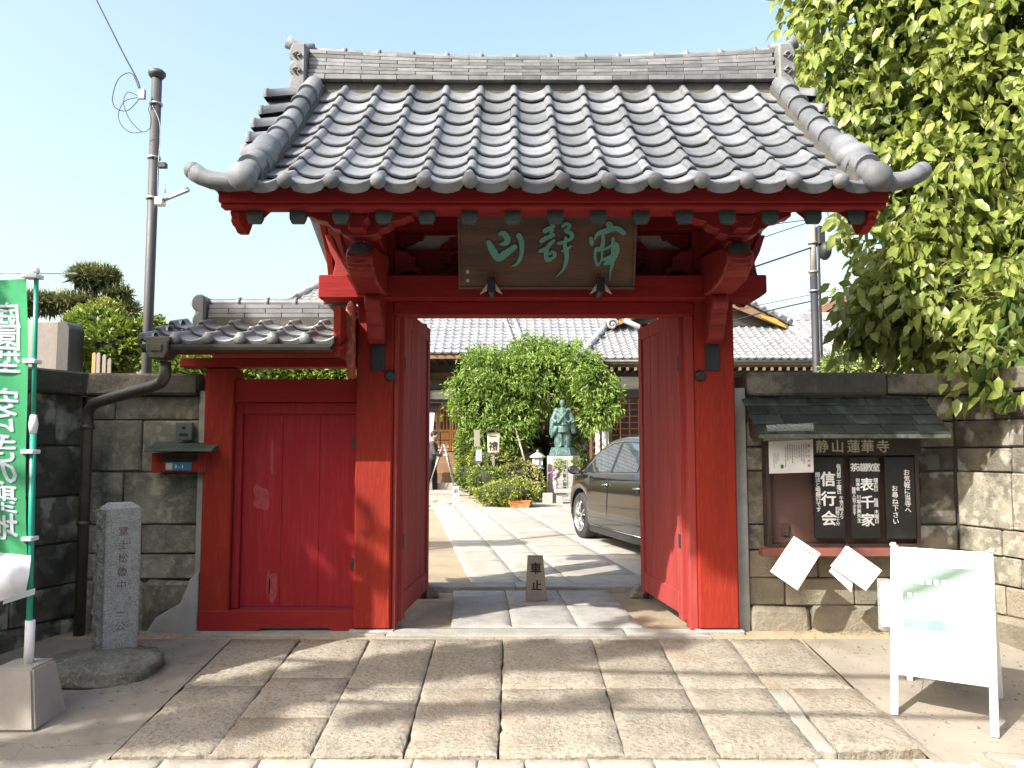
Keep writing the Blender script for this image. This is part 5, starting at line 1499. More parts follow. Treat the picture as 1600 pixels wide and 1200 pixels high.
for i in range(4):
    MB().box(-5.6, -1.2, 22.35+i*.33, 22.35+(i+1)*.33 + (0 if i < 3 else .4), 0, .28*(i+1)-.0).build('step_board', M('step_grey', (.30,.28,.25), None, 5, .8, .2) if i == 0 else BWOOD, hall, bevel=.012)
MB().box(-5.7, -1.1, 21.2, 22.3, 0, .10).build('step_stone', STONE2, hall, bevel=.02)
mb = MB().box(-2.33, -2.05, 23.6, 23.63, 2.02, 2.28); mb.build('gilt_plate', GOLD, hall, bevel=.01)

# ---- the hip-and-gable building on the right
rb = thing('side_hall', (4.0, 18, 0), 'white walled side building with curving tiled roof and gilded gable right of the court', 'temple building')
RYE = 18.2; e0x, e1x = at(905, 556, RYE).x, at(1318, 560, RYE).x
zE = 3.30; zT = 4.34; YT = 20.2; t0x, t1x = at(950, 508, YT).x, at(1222, 512, YT).x
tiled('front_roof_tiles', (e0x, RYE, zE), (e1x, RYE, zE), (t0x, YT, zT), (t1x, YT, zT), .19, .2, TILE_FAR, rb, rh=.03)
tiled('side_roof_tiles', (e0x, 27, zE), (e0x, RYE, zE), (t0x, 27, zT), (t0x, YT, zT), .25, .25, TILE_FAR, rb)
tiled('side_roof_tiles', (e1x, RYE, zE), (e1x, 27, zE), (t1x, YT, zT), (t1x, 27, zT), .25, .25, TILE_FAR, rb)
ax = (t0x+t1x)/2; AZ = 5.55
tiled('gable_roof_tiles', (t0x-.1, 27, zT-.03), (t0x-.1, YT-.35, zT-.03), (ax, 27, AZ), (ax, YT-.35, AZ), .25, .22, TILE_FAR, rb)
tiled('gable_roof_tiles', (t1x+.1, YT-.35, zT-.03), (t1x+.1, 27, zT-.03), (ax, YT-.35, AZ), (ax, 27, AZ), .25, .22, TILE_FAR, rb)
for s, tx in ((-1, t0x), (1, t1x)):
    rib(rb, (tx + s*.12, YT-.38, zT-.02), (ax, YT-.38, AZ), .075, segs=11, balls=True)
    rib(rb, ((e0x if s < 0 else e1x), RYE, zE), (tx, YT, zT), .085, segs=9)
    # barge boards with gilt fittings
    o = [(tx+s*.02, zT-.02), (tx+s*.02, zT-.10), (tx-s*.25, zT-.02), (ax, AZ-.42), (ax, AZ-.12)]
    MB().prism(o, 'xz', YT-.36, YT-.30).build('barge_board', BWOOD, rb)
    o = [(tx+s*-.02, zT-.11), (tx-s*.62, zT+.16), (tx-s*.66, zT+.24), (tx-s*.45, zT+.18), (tx-s*.3, zT+.16), (tx-s*.05, zT-.02)]
    MB().prism(o, 'xz', YT-.385, YT-.362).build('gilt_fitting', GOLD, rb, bevel=.004)
MB().prism([(t0x+.2, zT), (t1x-.2, zT), (ax, AZ-.3)], 'xz', YT-.1, YT-.05).build('gable_wall', DWOOD, rb)
MB().box(ax-.2, ax+.2, YT-.4, 27, AZ-.02, AZ+.3).build('main_ridge', TILE_FAR, rb, bevel=.04)
# swirl end tile at the left corner of the gable, where the curved ridge ends
c = at(957, 507, YT-.5)
mb = MB()
mb.tube([(c.x+math.cos(t)*(.15-t*.014), c.y, c.z+math.sin(t)*(.15-t*.014)) for t in [i*.5 for i in range(18)]], .035, 6)
mb.ball(tuple(c), .05, 8, 6); mb.build('swirl_tile', TILE_FAR, rb)
mb = MB(); mb.tube([at(975, 500, YT-.45), at(1000, 512, YT-.45), at(1022, 508, YT-.45), at(1040, 494, YT-.45)], .07, 8); mb.build('curved_ridge', TILE_FAR, rb)
for i in range(10):
    p = at(903 - 0, 556, RYE)
MB().box(e0x+.05, e1x-.05, RYE+.05, RYE+.12, zE-.13, zE-.03).build('fascia', M('verdigris_gutter', (.10,.13,.11), None, 5, .6, .1), rb)
MB().tube([(e0x+.3, RYE-.04, zE-.07), (e1x+.05, RYE-.04, zE-.09)], .045, 8).build('gutter', COPPER, rb)
x = e0x + .35
endm = M('white_rafter_end', (.72,.66,.5), None, 5, .7, 0)
while x < e1x - .2:
    r_ = MB().box(x, x+.07, RYE+.16, RYE+1.0, zE-.26, zE-.18).build('rafter', DWOOD, rb)
    MB().box(x+.002, x+.068, RYE+.145, RYE+.158, zE-.258, zE-.182).build('rafter_end', endm, r_)
    x += .185
MB().box(e0x+.2, e1x-.2, RYE+.16, RYE+1.05, zE-.17, zE-.14).build('soffit', BWOOD, rb)
wx0, wx1 = at(952, 600, 19.2).x, e1x - .5
MB().box(wx0, wx1, 19.2, 27, 0, zE-.1).build('wall', PLASTER, rb)
MB().box(wx0-.04, wx1, 19.1, 19.19, zE-.34, zE-.2).build('wall_plate', DWOOD, rb)
MB().box(wx0-.04, wx1, 19.1, 19.19, 2.45, 2.66).build('dado_beam', DWOOD, rb)
k = 0; x = wx0
while x < wx1:
    MB().box(x-.05, x+.05, 19.11, 19.2, 0, zE-.1).build('column', DWOOD, rb); x += 1.05
for i in range(3):
    p = at(958 + i*0, 560, 16.4)
LAT = M('red_brown_lattice', (.21,.085,.05), (.15,.06,.04), 5, .6, .2, 50, rnd=.15)
MB().box(wx0+.0, wx1, 19.13, 19.17, .1, 2.44).build('lattice_backing', M('lattice_shade', (.07,.035,.02), None, 5, .8, .1), rb)
for i in range(15):
    MB().box(wx0-.02, wx1, 19.07, 19.10, .2+i*.15, .225+i*.15).build('lattice_rail', LAT, rb)
x = wx0
while x < wx1: MB().box(x, x+.03, 19.04, 19.07, .15, 2.42).build('lattice_bar', LAT, rb); x += .22
wl0 = at(945, 600, 19.0).x-.35
MB().box(wl0, wx0, 19.15, 19.17, .2, 2.4).build('lattice_backing', bpy.data.materials['lattice_shade'], rb)
for i in range(15): MB().box(wl0, wx0-.022, 19.07, 19.10, .2+i*.15, .225+i*.15).build('lattice_rail', LAT, rb)
for x in (wl0, wl0+.2, wl0+.4): MB().box(x, x+.03, 19.04, 19.068, .15, 2.42).build('lattice_bar', LAT, rb)

# ---- farther roofs beyond the side building
fh = thing('far_hall', (9, 26, 0), 'low tiled roof with a flat ridge behind the side building, right of its gable', 'building')
a0, a1 = at(1205, 545, 24), at(1345, 545, 24); b0, b1 = at(1190, 500, 27), at(1318, 508, 27)
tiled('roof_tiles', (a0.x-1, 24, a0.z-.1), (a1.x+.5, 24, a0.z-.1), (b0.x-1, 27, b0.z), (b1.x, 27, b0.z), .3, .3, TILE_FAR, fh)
MB().box(b0.x-1, b1.x, 26.9, 27.2, b0.z-.05, b0.z+.25).build('ridge', TILE_FAR, fh, bevel=.04)
MB().box(a0.x-.8, a1.x, 24.8, 30, 0, a0.z).build('wall', PLASTER, fh)
hs = thing('house', (13, 34, 0), 'beige house with a brown pitched roof glimpsed between pole and big tree', 'house')
p0, p1, p2 = at(1240, 505, 34), at(1312, 462, 34), at(1400, 500, 34)
MB().box(at(1262,500,34).x, at(1420,500,34).x, 34, 42, 0, p1.z-.7).build('wall', M('beige_render', (.62,.57,.47), None, 2, .9, .1), hs)
MB().prism([(p0.x, p0.z), (p1.x, p1.z), (p2.x, p2.z), (p2.x, p2.z-.3), (p1.x, p1.z-.3), (p0.x, p0.z-.3)], 'xz', 33.6, 42).build('roof', M('brown_roof', (.20,.11,.08), None, 3, .7, .2), hs)
MB().prism([(p0.x+.5, p0.z-.3), (p1.x, p1.z-.3), (p2.x, p2.z-.3)], 'xz', 34.0, 34.1).build('gable_wall', M('beige_gable', (.62,.57,.47), None, 2, .9, .1), hs)
w0 = at(1306, 500, 33.9)
MB().box(w0.x-.3, w0.x+.3, 33.9, 33.98, w0.z-.3, w0.z+.2).build('window', IRON, hs, bevel=.01)

# ================================================================== COURT: statue and garden things
DG = bpy.context.evaluated_depsgraph_get
def fuse(mb, voxel, smooth=2, name='body'):
    me = mb.mesh(name, fix=False)
    o = bpy.data.objects.new('tmp', me); COL.objects.link(o)
    r = o.modifiers.new('r', 'REMESH'); r.mode = 'VOXEL'; r.voxel_size = voxel; r.use_smooth_shade = True
    if smooth:
        s = o.modifiers.new('s', 'SMOOTH'); s.factor = .5; s.iterations = smooth
    bpy.context.view_layer.update()
    out = bpy.data.meshes.new_from_object(o.evaluated_get(DG()))
    bpy.data.objects.remove(o)
    out.polygons.foreach_set('use_smooth', [True]*len(out.polygons))
    return out
PX, PY = at(881, 740, 19).x, 19.0
pd = thing('pedestal', (PX, PY, 0), 'tall pale chamfered granite pedestal carved with a vertical inscription', 'pedestal')
hx = [(-.38, .0), (-.20, -.26), (.20, -.26), (.38, 0), (.38, .4), (-.38, .4)]
MB().prism([(PX+a, PY+b) for a, b in hx], 'xy', .0, 1.07).build('shaft', GRANITE, pd, bevel=.008)
MB().prism([(PX+a*1.25, PY+b*1.25) for a, b in hx], 'xy', -.0, .10).build('base_slab', GRANITE, pd, bevel=.008)
MB().box(PX-.065, PX+.065, PY-.275, PY-.2605, .15, .98).build('inscription_tablet', GRANITE, pd, bevel=.004)
mb = MB(); text_mb(mb, '日蓮大聖人御尊像', 0, 0, .10, pitch=.1, bold=.02)
place(mb, (PX, PY-.278, .97), (1,0,0), (0,0,1)); stuff(mb.build('inscription', INK, pd, fix=False))
stt = thing('bronze_statue', (PX-.02, PY, 1.08), 'green bronze statue of a standing robed monk on a pedestal before the round tree', 'statue')
bx = [(-.30, -.02), (-.16, -.22), (.16, -.22), (.30, -.02), (.30, .3), (-.30, .3)]
m1 = MB(); v0 = [(PX-.02+a*1.08, PY+b*1.08, 1.08) for a, b in bx] + [(PX-.02+a, PY+b, 1.15) for a, b in bx] + [(PX-.02+a*.88, PY+b*.88, 1.27) for a, b in bx]
m1.add(v0, [(i, (i+1)%6, 6+(i+1)%6, 6+i) for i in range(6)] + [(6+i, 6+(i+1)%6, 12+(i+1)%6, 12+i) for i in range(6)] + [tuple(range(12, 18)), tuple(range(5, -1, -1))])
m1.build('plinth', BRONZE, stt, bevel=.005)
def statue():
    mb = MB(); c = lambda x, y, z: (PX-.02+x, PY+.05+y, 1.26+z)
    for s in (-1, 1):
        mb.tube([c(s*.095, 0, .0), c(s*.105, 0, .12), c(s*.10, 0, .28), c(s*.07, 0, .42)], [.085, .10, .105, .10], 12)
        mb.ball(c(s*.08, -.08, .02), .05, 10, 6, sx=1, sy=1.6, sz=.6)
    mb.tube([c(0, 0, .36), c(0, 0, .48), c(0, 0, .56), c(0, 0, .72), c(0, 0, .88), c(0, 0, .95)], [.17, .16, .135, .16, .155, .07], 16)
    for s in (-1, 1):
        sh = c(s*.14, 0, .87)
        mb.ball(sh, .085, 12, 8)
        el = c(s*.23, -.03, .66)
        mb.tube([sh, el, c(s*(.14 if s < 0 else .17), -.14, .60)], [.075, .075, .05], 10)
        # hanging sleeve
        mb.tube([el, c(s*.245, -.04, .52), c(s*.26, -.02, .40), c(s*.27, .0, .30 if s < 0 else .34)], [.075, .07, .065, .05], 10)
        mb.ball(c(s*(.10 if s < 0 else .14), -.17, .60), .035, 8, 6)
    # the robe edge crossing the chest and the skirt hem flaring to the left
    mb.tube([c(.12, -.09, .9), c(.0, -.16, .74), c(-.12, -.14, .58)], [.03, .03, .025], 8)
    mb.tube([c(-.12, -.09, .9), c(.0, -.155, .76), c(.1, -.14, .62)], [.03, .03, .025], 8)
    mb.tube([c(-.16, -.06, .55), c(-.0, -.165, .545), c(.16, -.06, .55)], .022, 8)
    mb.tube([c(-.14, -.1, .5), c(-.2, -.1, .38), c(-.27, -.05, .24)], [.05, .06, .03], 8)
    mb.tube([c(0, 0, .93), c(0, -.005, 1.0)], [.05, .045], 10)
    mb.ball(c(0, -.01, 1.06), .08, 14, 10, sx=.9, sy=1.0, sz=1.12)
    mb.ball(c(0, -.082, 1.05), .014, 8, 6, sz=1.5); mb.ball(c(-.064, 0, 1.05), .016, 8, 6, sz=1.6); mb.ball(c(.064, 0, 1.05), .016, 8, 6, sz=1.6)
    mb.ball(c(0, -.06, 1.005), .025, 8, 6)
    mb.ball(c(0, .02, 1.10), .07, 12, 8, sz=.7)
    for k in range(9):
        t_ = -1.1 + k*.275; mb.tube([c(math.sin(t_)*.10*1.55, -math.cos(t_)*.11, .05), c(math.sin(t_)*.14, -math.cos(t_)*.115, .40)], [.012, .007], 5)
    return mb
link('figure', fuse(statue(), .011, 1), BRONZE, stt)
# little altar table with vases of flowers and wreath leaves
al = thing('offering_table', (PX-.1, 18.3, 0), 'low granite offering table in front of the statue pedestal', 'stone table')
tz = .34; ax0, ax1 = at(866, 770, 18.2).x, at(915, 770, 18.2).x
MB().box(ax0, ax1, 18.0, 18.35, tz-.09, tz).build('top', GRANITE, al, bevel=.01)
for x in (ax0+.05, ax1-.2): MB().box(x, x+.14, 18.05, 18.3, 0, tz-.091).build('leg', GRANITE, al, bevel=.008)
MB().box(ax0-.26, ax0-.03, 18.2, 18.4, 0, .24).build('side_block', GRANITE, al, bevel=.01)
def leafy(pts, dirs, size, wr=.45, droop=.25, fold=.25, name='foliage', rnd_=.25, nseg=1):
    """vectorised leaves: base points, directions; returns a mesh with 4-point folded leaves"""
    n = len(pts); d = dirs / np.linalg.norm(dirs, axis=1, keepdims=True)
    r = rng.normal(size=(n, 3)); s = np.cross(d, r); s /= np.linalg.norm(s, axis=1, keepdims=True)
    nrm = np.cross(s, d)
    flip = np.sign(nrm[:, 2:3] + 1e-6); nrm = nrm*flip; 
    L = size*(1 + rnd_*rng.uniform(-1, 1, (n, 1))); Wd = L*wr
    b = pts
    if nseg == 1:
        m_ = pts + d*L*.45
        l = m_ + s*Wd*.5 + nrm*Wd*fold; rr = m_ - s*Wd*.5 + nrm*Wd*fold
        tip = pts + d*L - nrm*L*droop
        V = np.stack([b, l, tip, rr], 1).reshape(-1, 3)
        F = np.arange(n*4).reshape(n, 4)
        F = np.concatenate([F[:, [0,1,2]], F[:, [0,2,3]]], 0)
    else:
        m1_ = pts + d*L*.28 + nrm*L*.03; m2_ = pts + d*L*.62 - nrm*L*droop*.25
        tip = pts + d*L - nrm*L*droop
        l1 = m1_ + s*Wd*.46 + nrm*Wd*fold; r1 = m1_ - s*Wd*.46 + nrm*Wd*fold
        l2 = m2_ + s*Wd*.42 + nrm*Wd*fold*.8; r2 = m2_ - s*Wd*.42 + nrm*Wd*fold*.8
        V = np.stack([b, l1, m1_, r1, l2, m2_, r2, tip], 1).reshape(-1, 3)
        base = (np.arange(n)*8)[:, None]
        F = np.concatenate([base + np.array([[0,1,2]]), base + np.array([[0,2,3]]), base + np.array([[1,4,5]]), base + np.array([[1,5,2]]),
                            base + np.array([[2,5,6]]), base + np.array([[2,6,3]]), base + np.array([[4,7,5]]), base + np.array([[5,7,6]])], 0)
    me = bpy.data.meshes.new(name)
    me.vertices.add(len(V)); me.vertices.foreach_set('co', V.astype(np.float32).ravel())
    me.loops.add(F.size); me.loops.foreach_set('vertex_index', F.astype(np.int32).ravel())
    me.polygons.add(len(F)); me.polygons.foreach_set('loop_start', np.arange(len(F), dtype=np.int32)*3)
    me.update(calc_edges=True)
    if nseg > 1: me.polygons.foreach_set('use_smooth', np.ones(len(F), dtype=bool))
    return me
def LEAF(name, c1, c2, trans=.35, rough=.45, sc=2.0, spec=.4):
    return M(name, c1, c2, sc, rough, 0, trans=trans, spec=spec, detail=3)
L_ALT = LEAF('yellow_green_leaf', (.22,.30,.04), (.12,.20,.03), sc=9)
for i, (px_, lab) in enumerate(((868, 'stone vase of pink and purple flowers left of the inscription'), (909, 'second vase of pink and white flowers beside the car, right of the inscription'))):
    c = at(px_, 765, 18.15)
    vt = thing('flower_vase', (c.x, 18.15, tz), lab, 'flower vase', 'vases before the statue')
    MB().lathe([(.05, tz+.002), (.055, tz+.02), (.035, tz+.05), (.06, tz+.09), (.065, tz+.14), (.035, tz+.19), (.03, tz+.2), (.05, tz+.24)], (c.x, 18.15, 0), 14).build('vase', GRANITE, vt)
    n = 260
    a = rng.uniform(0, 2*PI, n); rr_ = rng.uniform(0, .13, n); zz = rng.uniform(0, .36, n)
    s_ = 1 if i == 0 else -1
    P = np.stack([c.x + rr_*np.cos(a)*(.5+zz*1.4) + s_*zz*.32, 18.15 + rr_*np.sin(a), tz+.24+zz*1.15], 1)
    o = link('leaves', leafy(P, np.stack([np.cos(a)+s_*.5, np.sin(a), rng.uniform(.3, 1.2, n)], 1), .07, .4), L_ALT, vt)
    fcols = [M('pink_petal', (.6,.12,.2), None, 9, .6, 0, trans=.2), M('violet_petal', (.2,.1,.42), None, 9, .6, 0, trans=.2), M('white_petal', (.75,.72,.7), None, 9, .6, 0, trans=.2)]
    for k in range(9):
        x = c.x + random.uniform(-.12, .08)*1.0 - s_*.03; z = tz + .27 + random.uniform(0, .2)
        mb = MB()
        for q in range(6):
            t_ = q*PI/3; mb.ball((x+.022*math.cos(t_), 18.03+random.uniform(-.02, .02), z+.022*math.sin(t_)), .022, 6, 4)
        mb.build('flower', fcols[k % 3], vt)
# lantern on a post
c = at(840, 740, 18.7)
ln = thing('garden_lantern', (c.x, 18.7, 0), 'pale green metal lantern on a slim post between shrubs and pedestal', 'lantern')
LM = M('weathered_lantern_metal', (.38,.40,.36), (.28,.31,.27), 9, .6, .2)
MB().tube([(c.x, 18.7, 0), (c.x, 18.7, .75)], .04, 10).build('post', LM, ln)
MB().lathe([(.06, .75), (.15, .77), (.15, .80), (.12, .82), (.12, 1.02), (.19, 1.04), (.17, 1.07), (.08, 1.13), (.02, 1.16), (.03, 1.19), (0, 1.22)], (c.x, 18.7, 0), 6, smooth=False).build('head', LM, ln)
for k in range(6):
    t_ = k*PI/3 + PI/6; MB().box(c.x+math.cos(t_)*.107-.025, c.x+math.cos(t_)*.107+.025, 18.7+math.sin(t_)*.107-.025, 18.7+math.sin(t_)*.107+.025, .86, .98).build('light_window', PLASTER, ln, bevel=.004)
# carved signpost 一禮
c = at(771, 690, 18.0)
sp = thing('signpost', (c.x, 18.0, 0), 'small roofed wooden sign on a post reading 一禮 above the shrubs', 'signpost')
MB().box(c.x-.028, c.x+.028, 17.99, 18.05, .0, 1.16).build('post', GREYWOOD, sp, bevel=.004)
s0, s1 = at(761, 676, 17.95), at(781, 707, 17.95)
MB().prism([(s0.x, s0.z), (s1.x, s0.z), (s1.x-.02, s1.z), (s0.x+.02, s1.z)], 'xz', 17.94, 17.985).build('board', M('pale_sign_wood', (.52,.42,.34), (.42,.33,.26), 6, .7, .2), sp, bevel=.006)
r0_ = at(771, 670, 17.95)
for s in (-1, 1):
    MB().prism([(c.x, r0_.z+.02), (c.x+s*.20, r0_.z-.05), (c.x+s*.20, r0_.z-.075), (c.x, r0_.z-.015)], 'xz', 17.86, 18.08).build('roof_board', DWOOD, sp, bevel=.003)
mb = MB(); text_mb(mb, '一', 0, .0, .17, bold=.03); text_mb(mb, '禮', 0, -.19, .22, bold=.03)
place(mb, (c.x, 17.937, s0.z+.0), (1,0,0), (0,0,1)); stuff(mb.build('painted_characters', INK, sp, fix=False))
# plain sign with paper
c = at(748, 705, 18.3)
s2 = thing('signpost', (c.x, 18.3, 0), 'plain grey signpost with a small white and blue paper, half behind the leaves', 'signpost')
MB().box(c.x-.022, c.x+.022, 18.3, 18.34, 0, 1.1).build('post', GREYWOOD, s2, bevel=.003)
a, b = at(741, 672, 18.28), at(750, 698, 18.28)
MB().box(a.x, b.x, 18.27, 18.3, b.z, a.z).build('board', GREYWOOD, s2, bevel=.003)
a, b = at(744, 703, 18.25), at(752, 720, 18.25)
MB().box(a.x, b.x, 18.24, 18.27, b.z, a.z).build('paper', PAPER, s2, bevel=.002)
MB().box(a.x+.02, b.x-.02, 18.236, 18.2395, b.z+.06, a.z-.03).build('print', M('blue_print', (.2,.4,.6), None, 5, .6, 0), s2)
# white sign 車止 at the path's end
p = ground(712, 785)
ws = thing('small_sign', (p.x, p.y, 0), 'small white standing sign with faint black characters by the shrubs at the path edge', 'small sign')
MB().prism([(p.x-.085, 0), (p.x+.085, 0), (p.x+.07, .37), (p.x-.07, .37)], 'xz', p.y, p.y+.05).build('board', M('grey_white_sign', (.66,.67,.68), None, 5, .6, 0), ws, bevel=.004)
mb = MB(); text_mb(mb, '車止', 0, .33, .13, pitch=.15, bold=.02); place(mb, (p.x, p.y-.003, 0), (1,0,0), (0,0,1)); stuff(mb.build('painted_characters', GREYI, ws, fix=False))
# orange planter
p = ground(812, 795)
pn = thing('planter', (p.x, p.y+.1, 0), 'empty looking orange plastic trough planter in front of the clipped shrubs', 'planter')
OR = M('orange_plastic', (.72,.22,.09), (.66,.19,.08), 5, .45, .05)
y_ = p.y+.02
MB().add([(p.x-.19, y_+.02, .015), (p.x+.19, y_+.02, .015), (p.x+.19, y_+.17, .015), (p.x-.19, y_+.17, .015), (p.x-.22, y_, .15), (p.x+.22, y_, .15), (p.x+.22, y_+.2, .15), (p.x-.22, y_+.2, .15)],
         [(0,3,2,1), (0,1,5,4), (1,2,6,5), (2,3,7,6), (3,0,4,7)]).build('trough', OR, pn)
for a, b, c_, d_ in ((-.235, .235, -.015, .01), (-.235, .235, .19, .215), (-.235, -.21, .01, .19), (.21, .235, .01, .19)):
    MB().box(p.x+a, p.x+b, y_+c_, y_+d_, .145, .168).build('rim', OR, pn)
MB().box(p.x-.205, p.x+.205, y_+.012, y_+.188, .10, .135).build('soil', DIRT, pn)
# stone pillar and other stones
c = at(927, 730, 19.6)
pi2 = thing('stone_pillar', (c.x, 19.6, 0), 'pale inscribed square stone pillar with a weathered cap behind the car bonnet', 'stone pillar')
zt = at(927, 690, 19.6).z
MB().box(c.x-.085, c.x+.085, 19.55, 19.72, 0, zt).build('shaft', GRANITE, pi2, bevel=.008)
MB().box(c.x-.1, c.x+.1, 19.53, 19.74, zt, zt+.06).build('cap', ROCK, pi2, bevel=.01)
MB().add([(c.x-.1,19.53,zt+.06),(c.x+.1,19.53,zt+.06),(c.x+.1,19.74,zt+.06),(c.x-.1,19.74,zt+.06),(c.x,19.63,zt+.11)], [(0,1,4),(1,2,4),(2,3,4),(3,0,4)]).build('cap_top', ROCK, pi2)
mb = MB(); text_mb(mb, '参道', 0, 0, .13, pitch=.17, bold=.01); place(mb, (c.x, 19.546, zt-.1), (1,0,0), (0,0,1)); stuff(mb.build('inscription', GREYI, pi2, fix=False))
a, b = at(803, 706, 20), at(848, 730, 20)
MBk = jitter_box(a.x, b.x, 20, 20.5, .2, a.z, .02, .03)
o = link('stone_block', MBk, M('brown_stone', (.26,.19,.13), (.20,.15,.11), 5, .9, .6, 30)); tag(o, 'rough brown stone block carrying two dark rocks under the tree', 'stone block')
rock('flat_rock', 'flat dark rock resting on the brown stone block, nearer the signpost', (at(818, 703, 20.2).x, 20.2, a.z+.05), .13, .12, .07, seed=5, sub=3)
rock('flat_rock', 'second flat rock on the brown stone block, nearer the lantern', (at(838, 704, 20.2).x, 20.25, a.z+.05), .12, .1, .05, seed=8, sub=3)
for i, (px_, ytop) in enumerate(((934, 640), (944, 648), (949, 660))):
    c = at(px_, ytop, 18.7)
    o = MB().box(c.x-.05, c.x+.05, 18.7+.05*i, 18.8+.05*i, 0, c.z).build('pale_post', M('pale_post', (.55,.54,.52), None, 5, .8, .1) if i == 0 else bpy.data.materials['pale_post'], bevel=.01)
    tag(o, ['tallest', 'middle', 'shortest'][i] + ' of the pale posts standing under the tree right of the statue', 'post', 'pale posts under the tree')

# things behind the left wall
gp = at(86, 575, 9.0)
g1 = thing('gravestone', (gp.x, 9.0, 0), 'tall grey gravestone with a dark rounded edge above the wall behind the banner', 'gravestone')
zt = at(86, 503, 9).z; x0, x1, x2 = at(50, 540, 9).x, at(92, 540, 9).x, at(111, 540, 9).x
MB().box(x0, x1, 8.98, 9.3, .3, zt).build('front_slab', M('grave_granite', (.21,.185,.17), (.17,.155,.145), 20, .6, .1, 80, speck=(.15,.14,.13)), g1, bevel=.01)
pf = [(x1, .3), (x2, .3), (x2, zt-.07), (x2-.03, zt-.02), (x2-.07, zt), (x1, zt)]
MB().prism(pf, 'xz', 8.96, 9.28).build('side_slab', M('dark_granite', (.06,.06,.058), (.045,.045,.045), 20, .5, .1), g1, bevel=.01)
for i, (px_, yt) in enumerate(((147, 551), (154, 551), (163, 554), (171, 560))):
    c = at(px_, yt, 8.2)
    o = MB().prism([(c.x-.02, 0), (c.x+.02, 0), (c.x+.02, c.z-.02), (c.x+.012, c.z), (c.x-.012, c.z), (c.x-.02, c.z-.02)], 'xz', 8.2, 8.215).build('wooden_tablet', GREYWOOD if i else OWOOD, bevel=.003)
    tag(o, ['orange tinted narrow tablet, first of the thin grave boards above the wall', 'pale grave board directly right of the orange tinted one', 'third thin grave board, with a gap before it', 'shortest thin grave board, nearest the dark pole'][i], 'grave tablet', 'wooden grave tablets above the wall')

# ================================================================== CAR
CP = bpy.data.materials.new('black_olive_car_paint'); CP.use_nodes = True
_b = CP.node_tree.nodes['Principled BSDF']; _b.inputs['Base Color'].default_value = (.012,.011,.008,1); _b.inputs['Metallic'].default_value = .2; _b.inputs['Roughness'].default_value = .12
_b.inputs['Coat Weight'].default_value = .6; _b.inputs['Coat Roughness'].default_value = .02
GL = bpy.data.materials.new('tinted_car_glass'); GL.use_nodes = True
_b = GL.node_tree.nodes['Principled BSDF']; _b.inputs['Base Color'].default_value = (.03,.04,.04,1); _b.inputs['Roughness'].default_value = .02; _b.inputs['Specular IOR Level'].default_value = .9; _b.inputs['Coat Weight'].default_value = 1
CHR = M('chrome', (.7,.7,.7), None, 5, .1, 0, metal=1); RUB = M('tyre_rubber', (.025,.025,.025), None, 5, .75, .3, 60); BLKP = M('black_trim', (.015,.015,.015), None, 5, .4, 0)
ALU = M('wheel_alloy', (.55,.55,.56), (.5,.5,.51), 5, .28, 0, metal=.8)
fw = ground(906, 842)
car = thing('parked_car', (fw.x, fw.y, 0), 'glossy olive black sedan parked in the court, half hidden by the right door leaf', 'car')
HEAD = R(14)      # front points away from the camera, swung to the left
car.rotation_euler = (0, 0, HEAD)
# local frame: +y is the front, x to the car's right; origin at the left front wheel's outer foot
C_ = lambda mb, nm, m=CP, bv=0: mb.build(nm, m, car, bevel=bv, local=True)
HWd = .89; cx = HWd - .02; YW1, YW2 = 0.0, -2.70; WR = .325
def side_bottom(y):
    z = .21
    for yw in (YW1, YW2):
        d = abs(y-yw)
        if d < .39: z = max(z, .325 + math.sqrt(max(.39*.39-d*d, 0)) - .0)
    return z
ys = sorted(set([round(-3.72 + i*.06, 3) for i in range(79)] + [YW1-.39, YW1+.39, YW2-.39, YW2+.39, YW1-.36, YW1+.36, YW2-.36, YW2+.36]))
def lerp_tab(t, y):
    for (a, va), (b, vb) in zip(t[:-1], t[1:]):
        if a <= y <= b: return va + (vb-va)*(y-a)/(b-a)
    return t[0][1] if y < t[0][0] else t[-1][1]
belt = [(-3.72, .78), (-3.6, .96), (-2.9, 1.02), (-1.5, .965), (-.2, .935), (.3, .88), (.75, .73), (.88, .60), (.95, .45)]
wid = [(-3.72, .62), (-3.55, .80), (-2.9, .875), (-2, .89), (-.3, .89), (.3, .88), (.65, .80), (.85, .62), (.95, .45)]
prof_n = 9
rows_ = []
for y in ys:
    b_ = lerp_tab(belt, y); w_ = lerp_tab(wid, y); zb_ = min(side_bottom(y), b_-.06)
    arch = max(0, 1 - min(abs(y-YW1), abs(y-YW2))/.48)
    zz = [zb_, zb_+(b_-zb_)*.12, zb_+(b_-zb_)*.35, zb_+(b_-zb_)*.62, zb_+(b_-zb_)*.84, b_-.012, b_, b_+.012, b_+.03]
    ww = [w_-.03+.015*arch, w_-.008+.008*arch, w_, w_-.006, w_-.022, w_-.045, w_-.07, w_*.6, 0]
    rows_.append([(w, z) for w, z in zip(ww, zz)])
for s in (-1, 1):
    vs = [(cx + s*w, y, z) for y, row in zip(ys, rows_) for w, z in row]
    C_(MB().add(vs, [(i*prof_n+k, i*prof_n+k+1, (i+1)*prof_n+k+1, (i+1)*prof_n+k) for i in range(len(ys)-1) for k in range(prof_n-1)], True), 'body_side')
C_(MB().box(cx-.6, cx+.6, -3.4, .55, .20, .30), 'underbody', BLKP)
C_(MB().box(cx-.62, cx+.62, -3.76, -3.68, .3, .75), 'rear_bumper', CP, .03)
roofl = [(-3.25, 1.03), (-2.75, 1.22), (-2.2, 1.36), (-1.6, 1.42), (-1.0, 1.43), (-.62, 1.39), (-.15, 1.19), (.38, .90)]
